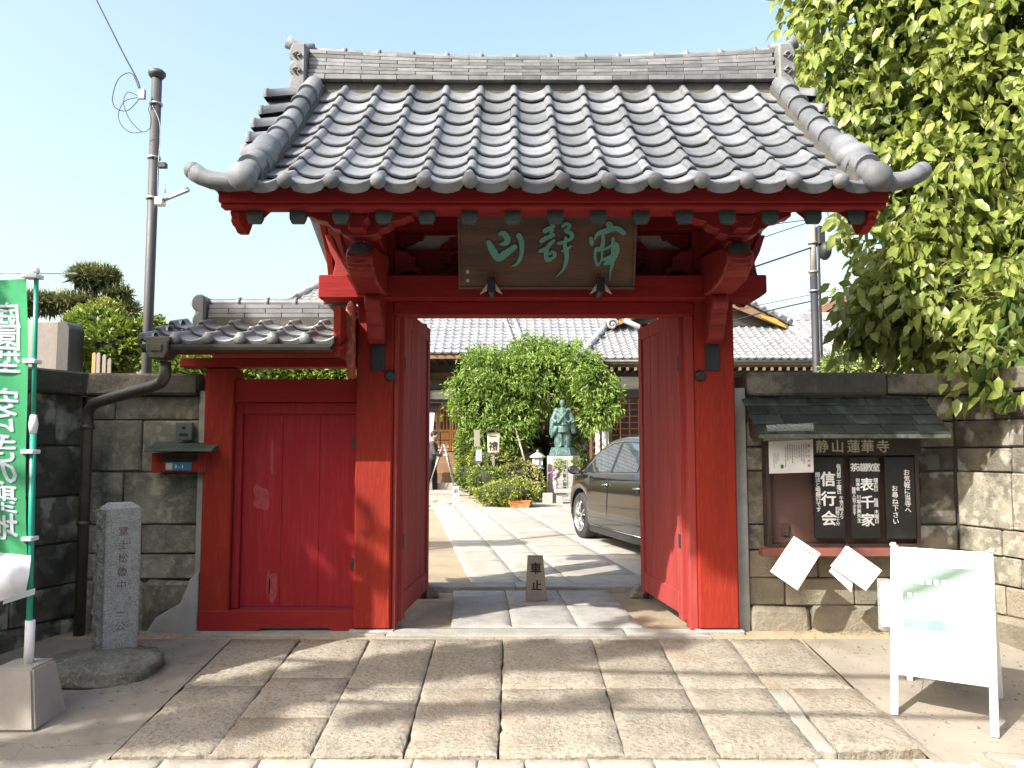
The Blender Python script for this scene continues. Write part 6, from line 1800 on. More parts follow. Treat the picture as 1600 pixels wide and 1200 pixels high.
def cab(y, t):
    """t = 0 at the belt .. 1 at the roof edge"""
    zr = lerp_tab(roofl, y) - .045; zb2 = lerp_tab(belt, y) - .02
    k = max(0, (zr-zb2)/.46)
    return (HWd - .065 - .20*t*k, zb2 + (zr-zb2)*t)
yc = [-3.25 + i*.11 for i in range(34)]
for s in (-1, 1):
    vs = []
    for y in yc:
        for t in (0, .3, .6, .88, 1.0):
            w, z = cab(y, t); vs.append((cx+s*w, y, z))
        w, z = cab(y, 1); zr = lerp_tab(roofl, y)
        vs.append((cx+s*(w-.06), y, zr-.008)); vs.append((cx+s*w*.5, y, zr+.004)); vs.append((cx, y, zr+.01))
    C_(MB().add(vs, [(i*8+k, i*8+k+1, (i+1)*8+k+1, (i+1)*8+k) for i in range(len(yc)-1) for k in range(7)], True), 'cabin')
def window(y_pts, name, off=.006, m=GL):
    for s in (-1, 1):
        mb = MB(); vs = []
        for (y, t) in y_pts:
            w, z = cab(y, t); vs.append((cx+s*(w+off), y, z))
        n_ = len(vs)//2
        mb.add(vs, [(i, i+1, 2*n_-2-i, 2*n_-1-i) for i in range(n_-1)], True)
        C_(mb, name, m)
# front door window, rear door window, quarter glass, given as bottom row then top row
window([(.18, .10), (-.1, .08), (-.45, .08), (-.78, .08), (-1.08, .08), (-1.08, .90), (-.80, .90), (-.5, .88), (-.30, .72), (.05, .30)], 'front_window')
window([(-1.16, .08), (-1.4, .08), (-1.7, .08), (-1.95, .08), (-1.95, .88), (-1.7, .90), (-1.4, .91), (-1.16, .91)], 'rear_window')
window([(-2.01, .10), (-2.2, .12), (-2.45, .18), (-2.45, .52), (-2.2, .78), (-2.01, .87)], 'quarter_window')
window([(-1.085, .02), (-1.12, .02), (-1.155, .02), (-1.155, .95), (-1.12, .95), (-1.085, .95)], 'door_pillar', .004, BLKP)
for s in (-1, 1):
    C_(MB().tube([(cx+s*(cab(y, .03)[0]+.004), y, cab(y, .03)[1]) for y in [.33-.15*i for i in range(19)]], .008, 6), 'belt_trim', CHR)
    C_(MB().tube([(cx+s*(cab(y, t)[0]+.006), y, cab(y, t)[1]) for y, t in [(.22,.10),(.05,.34),(-.1,.5),(-.3,.74),(-.5,.92),(-.8,.95),(-1.2,.96),(-1.6,.96),(-2.0,.93),(-2.3,.8),(-2.5,.55)]], .007, 6), 'window_trim', CHR)
    for y in (-.98, -2.02):
        C_(MB().tube([(cx+s*(HWd-.018), y+.02, .80), (cx+s*(HWd+.012), y-.0, .805), (cx+s*(HWd+.012), y-.14, .81), (cx+s*(HWd-.018), y-.17, .81)], .011, 6), 'door_handle', CHR)
        C_(MB().lathe([(0, 0), (.045, 0), (.05, .004), (0, .006)], (cx+s*(HWd-.008), y-.08, .80), 12, 'x'), 'handle_cup', BLKP)
    for y in (-.04, -1.12, -2.2):
        C_(MB().tube([(cx+s*(HWd-.022), y, .92-.0), (cx+s*(HWd-.003), y, .7), (cx+s*(HWd+.002), y, .5), (cx+s*(HWd-.012), y-.0, .30)], .0035, 4), 'door_seam', BLKP)
    mr = MB().ball((cx+s*(HWd+.065), .02, .965), .085, 12, 8, sx=1.0, sy=.6, sz=.75)
    C_(mr, 'door_mirror')
    C_(MB().box(cx+s*(HWd-.06), cx+s*(HWd+.02), -.02, .03, .92, .95), 'mirror_foot', BLKP)
    C_(MB().box(cx+s*(HWd+.0), cx+s*(HWd+.13), -.035, -.028, .925, 1.0), 'mirror_glass', CHR)
    C_(MB().box(cx+s*(HWd-.05), cx+s*(HWd-.004), YW2+.45, YW1-.45, .16, .24), 'sill', BLKP, .01)
    C_(MB().tube([(cx+s*(HWd-.012), YW2+.5, .255), (cx+s*(HWd-.012), YW1-.5, .25)], .007, 5), 'sill_trim', CHR)
    for yw in (YW1, YW2):
        xw = cx + s*(HWd-.02)
        w = bpy.data.objects.new('wheel', None); COL.objects.link(w); w.parent = car; w.location = (0, 0, 0)
        q = lambda mb, nm, m: mb.build(nm, m, w, local=True)
        si = -s
        tyre = [(.215, -.0), (.235, .005), (.30, .0), (.318, .02), (WR, .06), (WR, .17), (.318, .2), (.25, .21)]
        mb = MB()
        mb.lathe([(r_, (xw + si*d_ - xw)) for r_, d_ in tyre], (xw, yw, .325), 36, 'x', cap=False); q(mb, 'tyre', RUB)
        mb = MB().lathe([(.222, si*-.002), (.215, si*.008), (.205, si*.03), (.19, si*.16)], (xw, yw, .325), 32, 'x', cap=False); q(mb, 'rim', ALU)
        mb = MB().lathe([(.0, si*.05), (.19, si*.06)], (xw, yw, .325), 24, 'x'); q(mb, 'brake_disc', IRON)
        mb = MB()
        for k in range(5):
            for dd in (-.14, .14):
                a = k*2*PI/5 + .3
                mb.tube([(xw+si*.02, yw+math.cos(a+dd*.4)*.04, .325+math.sin(a+dd*.4)*.04), (xw+si*.008, yw+math.cos(a+dd)*.13, .325+math.sin(a+dd)*.13), (xw+si*.012, yw+math.cos(a+dd*1.5)*.212, .325+math.sin(a+dd*1.5)*.212)], [.016, .011, .010], 6)
        mb.lathe([(0, si*.008), (.04, si*.01), (.045, si*.03)], (xw, yw, .325), 14, 'x'); q(mb, 'spokes', ALU)
        arc_ = [(yw+math.cos(t)*.385, .325+math.sin(t)*.385) for t in [i*PI/14 for i in range(15)]]
        v = [(xw-si*.0, a, b) for a, b in arc_] + [(xw+si*.32, a, b) for a, b in arc_]
        q(MB().add(v, [(i, i+1, 16+i, 15+i) for i in range(14)], True), 'wheel_well', BLKP)
        q(MB().box(xw+si*.22, xw+si*.30, yw-.39, yw+.39, .2, .74), 'well_back', BLKP)

# ================================================================== PERSON beside a stepladder
pf_ = ground(676, 771); PXs = at(676, 770, pf_.y).x - .05; PYs = pf_.y
ps = thing('person', (PXs, PYs, 0), 'person in black trousers and pale work gloves beside a stepladder, mostly behind the door leaf', 'person')
def body():
    mb = MB(); c = lambda x, y, z: (PXs+x, PYs+y, z)
    for s, fx in ((-1, -.16), (1, .10)):
        mb.tube([c(-.02, s*.09, .88), c(fx*.5+.04, s*.1, .50), c(fx, s*.1, .08)], [.085, .06, .042], 12)
        mb.tube([c(fx-.05, s*.1, .045), c(fx+.05, s*.1, .05), c(fx+.17, s*.1, .035)], [.04, .045, .032], 10)
    mb.tube([c(-.02, 0, .86), c(-.01, 0, 1.0), c(.02, 0, 1.2), c(.05, 0, 1.36)], [.14, .125, .15, .12], 14)
    mb.ball(c(.04, .15, 1.36), .07, 10, 8); mb.ball(c(.04, -.15, 1.36), .07, 10, 8)
    for s in (-1, 1):
        mb.tube([c(.04, s*.17, 1.36), c(.12, s*.2, 1.10), c(.30, s*.12, 1.04), c(.33, s*.12, 1.04)], [.05, .04, .032, .028], 10)
        h = c(.37, s*.12, 1.04)
        mb.ball(h, .036, 10, 8, sx=1.2, sy=.6)
        for k in range(4):
            mb.tube([(h[0]+.02, h[1], h[2]+.024-.016*k), (h[0]+.055, h[1]-s*.006, h[2]+.026-.017*k), (h[0]+.07, h[1]-s*.028, h[2]+.024-.017*k)], [.010, .009, .008], 6)
        mb.tube([(h[0], h[1], h[2]+.03), (h[0]+.03, h[1]-s*.015, h[2]+.055)], [.012, .009], 6)
    mb.tube([c(.05, 0, 1.38), c(.07, 0, 1.5)], [.05, .048], 10)
    mb.ball(c(.09, 0, 1.58), .098, 14, 10, sx=1.02, sy=.82, sz=1.15)
    mb.ball(c(.195, 0, 1.565), .018, 8, 6, sz=1.5); mb.ball(c(.08, .083, 1.57), .02, 8, 6, sz=1.5, sy=.5); mb.ball(c(.08, -.083, 1.57), .02, 8, 6, sz=1.5, sy=.5)
    return mb
link('body', fuse(body(), .012, 2), M('skin', (.42,.27,.20), None, 5, .6, .05), ps)
def clothes(kind):
    mb = MB(); c = lambda x, y, z: (PXs+x, PYs+y, z)
    if kind == 'trousers':
        for s, fx in ((-1, -.16), (1, .10)):
            mb.tube([c(-.02, s*.09, .92), c(fx*.5+.04, s*.1, .50), c(fx, s*.1, .07)], [.12, .088, .068], 12)
        mb.ball(c(-.02, 0, .90), .15, 14, 10, sz=.8)
    elif kind == 'shirt':
        mb.tube([c(-.02, 0, .93), c(-.01, 0, 1.05), c(.02, 0, 1.2), c(.05, 0, 1.36), c(.06, 0, 1.42)], [.16, .155, .172, .14, .07], 14)
        for s in (-1, 1):
            mb.ball(c(.04, s*.15, 1.36), .09, 10, 8)
            mb.tube([c(.04, s*.17, 1.36), c(.12, s*.2, 1.10), c(.30, s*.12, 1.04)], [.07, .06, .048], 10)
    elif kind == 'shoes':
        for s, fx in ((-1, -.16), (1, .10)):
            mb.tube([c(fx-.07, s*.1, .045), c(fx+.05, s*.1, .055), c(fx+.17, s*.1, .04), c(fx+.2, s*.1, .035)], [.05, .055, .045, .03], 10)
    elif kind == 'hair':
        mb.ball(c(.07, 0, 1.62), .105, 14, 10, sy=.86, sz=1.0)
    return mb
link('trousers', fuse(clothes('trousers'), .016, 2), M('black_cloth', (.012,.012,.014), None, 6, .85, .2), ps)
link('shirt', fuse(clothes('shirt'), .016, 2), M('dark_grey_cloth', (.06,.06,.065), None, 6, .85, .2), ps)
link('shoe', fuse(clothes('shoes'), .014, 1), BLKP, ps)
link('hair', fuse(clothes('hair'), .016, 1), INK, ps)
ld = thing('stepladder', (PXs+.4, PYs+.1, 0), 'slim aluminium stepladder leaning open behind the worker', 'ladder')
for y in (PYs-.16, PYs+.30):
    MB().tube([(PXs+.70, y, 0), (PXs+.36, y, 1.35)], .018, 6).build('rail', STEEL, ld)
    MB().tube([(PXs-.1, y, 0), (PXs+.33, y, 1.35)], .018, 6).build('rail', STEEL, ld)
for k in range(4):
    t_ = (k+.8)/5; MB().box(PXs+.70-.34*t_-.03, PXs+.70-.34*t_+.03, PYs-.16, PYs+.30, 1.35*t_-.012, 1.35*t_+.012).build('tread', STEEL, ld)
c = at(678, 640, pf_.y+1.0)
nbd = thing('small_notice_stand', (c.x, c.y, 0), 'small roofed notice stand with a white hanging banner beyond the open door leaf', 'notice stand')
MB().box(c.x-.30, c.x-.24, c.y, c.y+.06, 0, c.z+.15).build('post', DWOOD, nbd); MB().box(c.x+.1, c.x+.15, c.y, c.y+.06, c.z-.9, c.z+.15).build('post', DWOOD, nbd)
a, b = at(650, 626, c.y-.2), at(699, 630, c.y-.2)
MB().prism([(c.y-.25, b.z), (c.y-.25, b.z+.03), (c.y+.05, b.z+.13), (c.y+.3, b.z+.03), (c.y+.3, b.z)], 'yz', a.x, b.x).build('roof', DWOOD, nbd)
MB().box(c.x-.23, c.x+.12, c.y+.01, c.y+.05, b.z-.25, b.z-.01).build('board', DWOOD, nbd)
q = [at(664, 645, c.y-.1), at(679, 645, c.y-.1), at(675, 690, c.y-.1), at(664, 690, c.y-.1)]
MB().add([*q, *[p+Vector((0, .01, 0)) for p in q]], [(0,1,2,3), (7,6,5,4), (0,4,5,1), (1,5,6,2), (2,6,7,3), (3,7,4,0)]).build('white_banner', M('white_banner_cloth', (.66,.66,.68), None, 5, .8, .05), nbd)
# ================================================================== VEGETATION
def unit(n):
    v = rng.normal(size=(n, 3)); return v / np.linalg.norm(v, axis=1, keepdims=True)
def blob_points(blobs, n, lo=.6, clump=0, csize=.12, holes=0.0):
    """points in the outer shell of several ellipsoids (c, (rx, ry, rz)); clumped"""
    vol = np.array([b[1][0]*b[1][2]+b[1][0]*b[1][1] for b in blobs]); cnt = (vol/vol.sum()*n).astype(int)
    P, D = [], []
    for (c, r), k in zip(blobs, cnt):
        if clump:
            m_ = max(k//clump, 1); u = unit(m_)
            rad = rng.uniform(lo, 1.0, (m_, 1))**.7
            cc = np.array(c) + u*rad*np.array(r)
            idx = rng.integers(0, m_, k)
            p = cc[idx] + rng.normal(size=(k, 3))*csize
            dd = u[idx]
        else:
            u = unit(k); rad = rng.uniform(lo, 1.0, (k, 1))
            p = np.array(c) + u*rad*np.array(r); dd = u
        P.append(p); D.append(dd)
    return np.concatenate(P), np.concatenate(D)
def limb(mb, pts, r0, r1, n=8):
    k = len(pts); mb.tube(pts, [r0 + (r1-r0)*i/(k-1) for i in range(k)], n)

# ---- round tree in the court
tr = thing('garden_tree', (1.05, 20.3, 0), 'round bright green tree with narrow leaves and a dark leaning trunk behind the statue', 'tree')
cb_ = lambda px, py, Y, r: (tuple(at(px, py, Y)), (r*Y/1250, r*Y/1250, r*Y/1250*.9))
BL = [cb_(*q) for q in [(790, 600, 20, 62), (740, 640, 19.8, 38), (850, 590, 20, 66), (915, 590, 20, 46), (940, 645, 20, 28), (760, 580, 20, 46), (830, 560, 20.3, 42), (725, 610, 20, 26),
                         (810, 655, 19.6, 34), (765, 675, 19.5, 34), (880, 560, 20.3, 38), (925, 625, 20, 28), (740, 680, 20, 24), (945, 640, 17.9, 25), (930, 600, 17.9, 34), (915, 570, 18.1, 28), (958, 620, 17.9, 16), (925, 655, 18.0, 22), (800, 690, 19.6, 22)]]
L_T1 = LEAF('fresh_green_leaf', (.19,.29,.05), (.12,.21,.03), sc=1.6, trans=.3)
P, D = blob_points(BL, 30000, .55, 14, .07)
keep = P[:, 2] > .85
P, D = P[keep], D[keep]
dirs = D*.6 + rng.normal(size=P.shape)*.5 + np.array([0, 0, -.55])
link('crown', leafy(P, dirs, .125, .28, .1, .15), L_T1, tr)
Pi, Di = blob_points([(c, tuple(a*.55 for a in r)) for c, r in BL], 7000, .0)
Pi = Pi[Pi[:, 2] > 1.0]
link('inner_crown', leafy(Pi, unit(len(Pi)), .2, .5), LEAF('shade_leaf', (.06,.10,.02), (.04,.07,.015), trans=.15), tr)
mb = MB()
b0 = at(884, 722, 20.4)
limb(mb, [(b0.x-.1, 20.4, 0), (b0.x-.15, 20.4, .7), at(868, 690, 20.3), at(880, 655, 20.3), at(872, 620, 20.3), at(850, 580, 20.3)], .14, .05)
limb(mb, [at(868, 690, 20.3), at(850, 655, 20.1), at(825, 630, 20.0), at(790, 610, 20.0)], .09, .03)
limb(mb, [at(880, 655, 20.3), at(900, 630, 20.1), at(925, 610, 20.0)], .07, .025)
limb(mb, [at(876, 640, 20.3), at(865, 610, 20.0), at(860, 590, 20.0)], .05, .02)
mb.build('trunk', BARK, tr)
mb = MB(); limb(mb, [at(820, 720, 19), at(800, 650, 19.6)], .025, .025); mb.build('prop_stick', M('pale_prop', (.42,.38,.33), None, 5, .8, .1), tr)

def shrub(name, label, blobs, n, size, mat_, wr=.5, group=None, cat='shrub', flowers=None, inner=True, up=.3, clump=10, cs=.03, base=None):
    c = base or blobs[0][0]
    t = thing(name, (c[0], c[1], 0), label, cat, group)
    P, D = blob_points(blobs, n, .8, clump, cs)
    P = P[P[:, 2] > .01]; 
    P, D = blob_points(blobs, n, .8, clump, cs); k = P[:, 2] > .0; P, D = P[k], D[k]
    link('foliage', leafy(P, D*.8 + rng.normal(size=P.shape)*.6 + np.array([0, 0, up]), size, wr), mat_, t)
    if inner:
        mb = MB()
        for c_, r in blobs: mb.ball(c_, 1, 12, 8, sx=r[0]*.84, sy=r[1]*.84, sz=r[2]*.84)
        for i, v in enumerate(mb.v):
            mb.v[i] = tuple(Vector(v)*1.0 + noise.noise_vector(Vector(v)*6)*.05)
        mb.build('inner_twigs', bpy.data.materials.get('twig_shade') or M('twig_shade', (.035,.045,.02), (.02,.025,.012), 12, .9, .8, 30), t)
    if flowers:
        F, _ = blob_points(blobs, flowers[0], .98, 0)
        F = F[(F[:, 2] > .1)]
        link('blossom', leafy(F, unit(len(F)), flowers[1], .9), flowers[2], t)
    return t
L_S1 = LEAF('azalea_leaf', (.19,.26,.045), (.12,.18,.03), sc=4, trans=.25)
L_S2 = LEAF('yellow_azalea_leaf', (.29,.33,.06), (.19,.24,.045), sc=4, trans=.25)
L_S3 = LEAF('deep_green_leaf', (.06,.115,.02), (.035,.07,.014), sc=4, trans=.2)
def g_blob(px, py, Y, rx, rz, ry=None):
    c = at(px, py, Y); k = Y/1250
    return (tuple(c), (rx*k, (ry or rx*.8)*k, rz*k))
PALEF = M('faded_blossom', (.50,.38,.27), (.38,.33,.2), 20, .8, 0, trans=.2)
shrub('clipped_azalea', 'lowest mound of clipped azalea directly behind the orange planter', [g_blob(800, 770, 17.2, 42, 20), g_blob(770, 772, 17.3, 28, 15)], 5200, .055, L_S2, group='clipped azaleas')
shrub('clipped_azalea', 'azalea mound at the foot of the roofed sign, left of the planter', [g_blob(757, 752, 17.9, 26, 22), g_blob(775, 756, 18.1, 22, 18)], 3200, .055, L_S1, group='clipped azaleas')
shrub('clipped_azalea', 'azalea mound with faded pinkish blossoms before the brown stone block', [g_blob(812, 744, 18.6, 34, 22), g_blob(830, 758, 18.5, 22, 20)], 3600, .055, L_S2, group='clipped azaleas', flowers=(800, .05, PALEF))
shrub('clipped_azalea', 'upper bright azalea mound behind the two signposts', [g_blob(765, 722, 19.3, 34, 24), g_blob(790, 718, 19.5, 22, 16)], 3600, .06, L_S2, group='clipped azaleas')
shrub('evergreen_bush', 'tall leafy bush under the tree at the left, beside the hall steps', [g_blob(738, 700, 20, 26, 48), g_blob(735, 740, 19.8, 22, 28)], 4200, .085, L_S1)
shrub('evergreen_bush', 'dark glossy bush between the statue and the car windscreen', [g_blob(915, 700, 20.4, 32, 48), g_blob(930, 680, 20.6, 24, 26)], 4200, .085, L_S3)
shrub('evergreen_bush', 'dark undergrowth behind the garden lantern under the tree', [g_blob(850, 740, 20.8, 30, 40), g_blob(820, 700, 21.2, 50, 40)], 4200, .085, L_S3)

# ---- trees and shrubs behind the left wall
L_B = LEAF('lit_shrub_leaf', (.20,.27,.035), (.10,.16,.022), sc=3)
shrub('broadleaf_shrub', 'bright green leafy shrub above the wall left of the dark pole', [g_blob(185, 545, 9.6, 48, 42), g_blob(150, 520, 9.8, 40, 34), g_blob(235, 530, 10, 26, 32), g_blob(130, 560, 9.7, 30, 40)], 7500, .075, L_B, base=(-5.2, 9.8, 0))
shrub('broadleaf_shrub', 'strip of green leaves between the dark pole and the side gate post', [g_blob(285, 592, 8.6, 40, 32), g_blob(318, 585, 8.6, 20, 22), g_blob(250, 560, 8.8, 18, 30)], 3600, .075, L_B, base=(-3.6, 8.6, 0))
shrub('spiky_azalea', 'yellow green shrub with upright shoots below the cloud pine', [g_blob(148, 510, 11, 42, 30), g_blob(165, 500, 11, 28, 28)], 5000, .06, L_S2, up=1.6)
shrub('hedge', 'clipped green hedge seen through the slot above the side door', [g_blob(420+i*55, 590, 9.2, 40, 26, 30) for i in range(-1, 3)], 6500, .07, L_B, cat='hedge', base=(-2.4, 9.2, 0))
pt = thing('cloud_pine', (at(150, 500, 14).x, 14, 0), 'cloud pruned pine with layered pads and upright shoots above the left wall', 'pine tree')
L_P = LEAF('pine_needle', (.19,.21,.075), (.12,.145,.05), sc=3, trans=.1, rough=.6)
for px_, py_, rx, rz in ((147, 436, 38, 20), (184, 462, 20, 10), (60, 476, 56, 14), (118, 476, 46, 14), (25, 484, 30, 14), (196, 488, 20, 14), (170, 482, 30, 9)):
    c, r = g_blob(px_, py_, 14, rx, rz, rx*.7)
    n = int(rx*rz*3.2)
    a = rng.uniform(0, 2*PI, n); q = np.sqrt(rng.uniform(0, 1, n)); 
    h = np.sqrt(np.maximum(1-q*q, 0))*rng.uniform(-.35, 1, n)
    P = np.stack([c[0] + q*np.cos(a)*r[0], c[1] + q*np.sin(a)*r[1], c[2] + h*r[2]], 1)
    link('foliage_pad', leafy(P, rng.normal(size=P.shape)*.8 + np.array([0, 0, .9]), .14, .08), L_P, pt)
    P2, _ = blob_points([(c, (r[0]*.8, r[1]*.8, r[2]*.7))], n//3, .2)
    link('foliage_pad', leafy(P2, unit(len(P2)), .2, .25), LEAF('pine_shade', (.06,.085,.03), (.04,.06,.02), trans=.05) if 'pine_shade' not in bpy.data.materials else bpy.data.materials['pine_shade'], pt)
    m_ = int(rx*1.2); idx = rng.integers(0, n, m_*3); idx = [i for i in idx if h[i] > .3][:m_]
    mb = MB()
    for i in idx:
        p = P[i]; l = random.uniform(.12, .24); mb.tube([tuple(p), (p[0]+random.uniform(-.01,.01), p[1], p[2]+l)], [.012, .004], 4, cap=False)
    stuff(mb.build('candle_shoot', M('pine_candle', (.30,.33,.16), None, 5, .7, 0) if 'pine_candle' not in bpy.data.materials else bpy.data.materials['pine_candle'], pt))
mb = MB()
limb(mb, [(at(150, 500, 14).x, 14, 0), at(150, 500, 14), at(143, 470, 14), at(150, 440, 14)], .13, .05)
limb(mb, [at(148, 490, 14), at(110, 488, 14), at(60, 486, 14)], .06, .03); limb(mb, [at(143, 470, 14), at(165, 468, 14), at(183, 470, 14)], .05, .02)
mb.build('trunk', BARK, pt)
shrub('broadleaf_shrub', 'pale green leaves low behind the notice board wall beside the pole', [g_blob(1335, 575, 12, 46, 34), g_blob(1380, 560, 11.5, 36, 36), g_blob(1310, 590, 12, 20, 18)], 4500, .08, LEAF('pale_lit_leaf', (.28,.36,.12), (.2,.28,.08), sc=4), base=(5, 12, 0))
# ---- the big broadleaf tree on the right
bt = thing('broadleaf_tree', (5.2, 8.3, 0), 'huge broadleaf tree with pale hanging leaves leaning over the right wall', 'tree')
def tb(px, py, Y, r, f=1.0): return (tuple(at(px, py, Y)), (r, r*f, r))
TB = [tb(1385, 70, 7.5, .92), tb(1340, -40, 7.6, .75), tb(1530, 60, 7.3, 1.05), tb(1400, 205, 7.3, .82), tb(1540, 250, 7.0, 1.0), tb(1455, 340, 6.9, .70), tb(1460, 440, 6.8, .62),
      tb(1385, 455, 6.9, .40), tb(1560, 440, 6.6, .75), tb(1450, 525, 6.8, .36), tb(1560, 545, 6.2, .40), tb(1640, 150, 7.0, 1.2), tb(1680, 420, 6.6, 1.0), tb(1500, -90, 7.4, 1.1),
      tb(1545, 598, 5.35, .15), tb(1590, 545, 5.4, .25), tb(1520, 560, 5.5, .15), tb(1580, 615, 5.2, .08), tb(1610, 480, 5.7, .4), tb(1450, 470, 6.4, .4), tb(1320, 130, 7.3, .42), tb(1345, 240, 7.3, .40), tb(1350, 520, 7.0, .22), tb(1700, -50, 7.5, 1.4)]
L_BT = LEAF('big_tree_leaf', (.31,.36,.09), (.15,.21,.035), trans=.38, rough=.38, sc=9.0, spec=.5)
P, D = blob_points(TB, 27000, .70, 8, .075)
def tree_dirs(D): return D*.55 + rng.normal(size=D.shape)*.45 + np.array([0, 0, -.75])
cp = np.array([0, 0, CAMZ])
inV = (np.abs(P[:, 0]/np.maximum(P[:, 1], .1)) < .66)
dist = np.linalg.norm(P-cp, axis=1) + rng.uniform(0, .5, len(P)) + (~inV)*100
order = np.argsort(dist); near = order[:300]; rest = order[300:]
link('crown', leafy(P[rest], tree_dirs(D[rest]), .128, .50, .18, .14, nseg=2, rnd_=.4), L_BT, bt)['kind'] = 'stuff'
# the nearest leaves are leaves of their own
lv = [leafy(np.zeros((1, 3)), np.array([[0., 1, 0]]), .118, .5, .16, .16, name='leaf', nseg=2, rnd_=.2) for _ in range(8)]
for m_ in lv: m_.materials.append(L_BT)
dd = tree_dirs(D[near]); btl = wl(bt)
for i, k in enumerate(near):
    o = bpy.data.objects.new('leaf', lv[i % 8]); COL.objects.link(o); o.parent = bt
    o.location = Vector(P[k]) - btl
    o.rotation_euler = (Vector(dd[i]).to_track_quat('Y', 'Z') @ Matrix.Rotation(random.uniform(-1, 1), 4, 'Y').to_quaternion()).to_euler()
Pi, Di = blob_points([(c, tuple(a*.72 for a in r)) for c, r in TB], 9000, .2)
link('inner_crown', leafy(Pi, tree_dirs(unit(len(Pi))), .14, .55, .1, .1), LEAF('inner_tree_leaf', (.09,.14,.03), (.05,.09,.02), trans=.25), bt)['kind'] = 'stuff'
mb = MB()
limb(mb, [(5.2, 8.3, -.1), (5.1, 8.2, 1.5), (4.9, 8.0, 3.0), (4.6, 7.8, 4.4), (4.2, 7.6, 5.6)], .22, .08, 10)
for c, r in TB: limb(mb, [(4.9, 8.0, 3.0), tuple((Vector((4.8, 7.9, 3.4)) + Vector(c))/2 + Vector((0, 0, -.1))), c], .06, .012, 6)
mb.build('trunk', BARK, bt)
mb = MB()
for i in range(500):
    k = rest[i*7]; p = Vector(P[k]); d = Vector(D[k]); limb(mb, [p - d*.22 + Vector((0, 0, .02)), p - d*.1 + Vector((0, 0, .03)), p], .006, .002, 4)
stuff(mb.build('twigs', M('twig', (.22,.17,.09), None, 6, .8, 0), bt))
# ---- street trees behind the photographer, whose shade falls on the paving and the gate
L_ST = LEAF('street_tree_leaf', (.10,.15,.03), None, sc=2, trans=.2)
# shade casters across the street: each clump of leaves hangs up-sun of the place its shadow reaches
def back(p, d): return Vector(p) - SUN*d
def street_tree(loc, label, targets, size=.13, dist=(6.5, 8.5), dens=900, nl=200):
    """targets: (point in the shade, radius across the light, opacity)"""
    t = thing('street_tree', loc, label, 'tree', 'street trees behind the camera')
    sx = SUN.cross(Vector((0, 0, 1))).normalized(); sy = sx.cross(SUN).normalized()
    sxn, syn, sn = np.array(sx), np.array(sy), np.array(SUN)
    PP = []
    for tgt in targets:
        p, r, op = tgt[:3]; asp = tgt[3] if len(tgt) > 3 else 1
        n = max(int(dens*op*r*r*asp*10), 4)
        q = rng.uniform(-1, 1, size=(n, 2))*np.array([r*.8, r*.8*asp])
        dd = rng.uniform(*dist, n)
        PP.append(np.array(p)[None] - sn[None]*dd[:, None] + q[:, :1]*sxn + q[:, 1:]*syn)
    P = np.concatenate(PP)
    link('crown', leafy(P, unit(len(P)), size, .5), L_ST, t)
    cen = Vector(P.mean(axis=0)); top = Vector((loc[0], loc[1], cen.z - .8))
    mb = MB(); limb(mb, [loc, (loc[0]+.1, loc[1], 2.0), tuple(top)], .17, .09)
    for tgt in targets[:nl:max(nl//9, 1)]:
        c = Vector(tgt[0]) - SUN*sum(dist)*.5
        m_ = (top + c)/2 + Vector((0, 0, .3)); limb(mb, [tuple(top), tuple(m_), tuple(c)], .03, .006, 5)
    mb.build('trunk', BARK, t)
    return t
# dense shade over the splayed wall, the marker post and the side door (points in the plane Y = 5.8)
poly = [(-4.7, 2.25), (-1.95, 2.25), (-1.7, 1.9), (-1.46, 1.3), (-1.42, .3), (-1.55, -.27), (-.95, -1.05), (-1.2, -1.75), (-1.8, -2.2), (-4.7, -2.5)]
def inside(x, y, P_):
    c = False
    for (x1, y1), (x2, y2) in zip(P_, P_[1:] + P_[:1]):
        if (y1 > y) != (y2 > y) and x < (x2-x1)*(y-y1)/(y2-y1) + x1: c = not c
    return c
tg = []
z = -2.6
while z < 2.5:
    x = -4.8
    while x < -.6:
        if inside(x, z, poly) and inside(x+.10, z, poly): tg.append(((x, 5.8, z), .17, 1.0))
        x += .18
    z += .18
hol = [(-1.62, .82), (-1.5, .68), (-1.38, .55), (-1.55, .42), (-1.30, .30), (-1.7, 1.0)]
tg = [t_ for t_ in tg if not any(abs(t_[0][0]-a) < .085 and abs(t_[0][2]-b) < .1 for a, b in hol)]
tg += [((-1.22, 5.8, 1.0), .07, 1), ((-1.2, 5.8, .8), .06, 1), ((-1.25, 5.8, .55), .09, 1), ((-1.2, 5.8, .25), .08, 1), ((-1.02, 5.67, .80), .035, .8), ((-.97, 5.67, .74), .035, .8), ((-1.05, 5.67, .52), .05, .9), ((-.97, 5.67, .43), .05, .9), ((-.90, 5.67, .35), .04, .9)]
street_tree((-8.6, -1.2, -.24), 'leafy tree across the street whose crown shades the side door', tg)
# boughs whose shade crosses the paving, and the patch on the right hand post
tg = []
def bough(pts, r, op=.9, asp=1):
    for (ax_, ay_), (bx_, by_) in zip(pts[:-1], pts[1:]):
        n_ = max(int(math.hypot(bx_-ax_, (by_-ay_)*2)/20), 1)
        for i in range(n_):
            t_ = i/n_; g_ = ground(ax_+(bx_-ax_)*t_, ay_+(by_-ay_)*t_)
            tg.append((tuple(g_), r, op, asp))
bough([(-60, 1180), (120, 1152), (260, 1128), (400, 1100), (520, 1070)], .09, .8)
bough([(380, 1105), (500, 1075), (620, 1052), (760, 1038), (880, 1028), (960, 1014), (1070, 1000)], .12, .8)
bough([(420, 1080), (540, 1058), (700, 1035), (860, 1010)], .14, .8)
bough([(-40, 1195), (200, 1150), (420, 1128)], .12, .8)
bough([(60, 1120), (220, 1095), (340, 1080), (430, 1060)], .13, .7)
bough([(480, 1062), (640, 1040), (780, 1030), (900, 1020)], .15, .8)
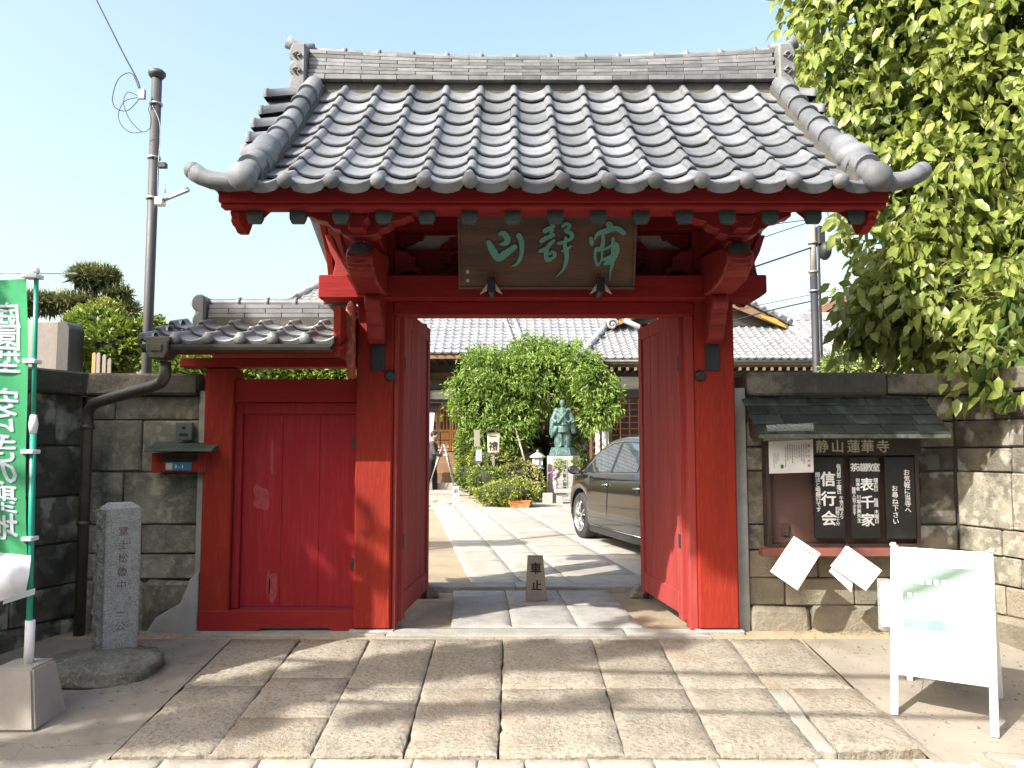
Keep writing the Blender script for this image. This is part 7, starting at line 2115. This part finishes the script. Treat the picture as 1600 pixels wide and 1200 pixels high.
bough([(560, 1120), (760, 1105), (980, 1098)], .07, .6)
bough([(440, 1052), (560, 1036), (680, 1014), (760, 1006)], .035, .9)
bough([(700, 1030), (800, 1022), (900, 1016)], .12, .6)
for a_, b_, c_ in ((1.44, 1.18, .16), (1.44, 1.0, .16), (1.44, .82, .16), (1.5, .66, .13), (1.35, .62, .1), (1.55, .5, .08), (1.25, .9, .14), (1.62, .95, .14), (1.7, .7, .12), (1.8, .5, .1), (2.0, .9, .15), (2.2, .8, .15), (2.4, .85, .15), (2.7, .9, .15), (2.9, .8, .14)):
    tg.append(((a_, 5.67, b_), c_, .9))
for a_, b_ in ((.75, 5.9), (.95, 6.1), (1.05, 5.8)): tg.append(((a_, b_, 0), .10, .7))
street_tree((-6.4, -3.9, -.24), 'second tree across the street casting streaks of shade on the paving', tg, size=.10, dist=(8.6, 9.6), dens=800, nl=24)
def cable(label, a, b, d, r):
    g1_, g2_ = ground(*a), ground(*b); u_ = (g2_-g1_)
    p0, p1 = back(g1_ - u_*1.5, d), back(g2_ + u_*2.0, d)
    pts = [p0.lerp(p1, i/12) - Vector((0, 0, .35*math.sin(PI*i/12))) + Vector((0, 0, .3)) for i in range(13)]
    tag(MB().tube(pts, r, 6).build('street_cable', IRON), label, 'cable', 'cable bundles over the street')
cable('upper cable bundle over the street behind the camera', (940, 1048), (1560, 1056), 7.0, .030)
cable('lower cable bundle over the street behind the camera', (640, 1100), (1600, 1118), 6.6, .026)
# houses on the far side of the street, behind the photographer
WW = M('house_render', (.48,.45,.40), (.42,.40,.36), 2, .9, .1, stain=(.35,.33,.29), stscale=.8, stamt=.4)
for i, (xa, xb, h) in enumerate(((-15, -9.6, 6.4), (-5.2, 1.6, 6.8), (2.2, 9.0, 6.2), (9.6, 16, 7))):
    t = thing('street_house', ((xa+xb)/2, -9, -.24), ['westernmost plain house across the street', 'plain house across the street facing the gate', 'plain house across the street facing the notice board', 'easternmost plain house across the street'][i], 'house', 'houses across the street')
    yf = -6.0
    MB().box(xa, xb, -13, yf, -.24, h).build('wall', WW, t)
    MB().prism([(yf+.5, h-.1), (yf+.5, h+.02), (-9.5, h+1.3), (-13.5, h-.1)], 'yz', xa-.3, xb+.3).build('roof', TILE_OLD, t)
    for fl in (0, 1):
        x = xa + .9
        while x < xb - 1.2:
            MB().box(x, x+1.1, yf+.003, yf+.06, .8+fl*2.8, 2.0+fl*2.8).build('window', GL, t)
            x += 2.1
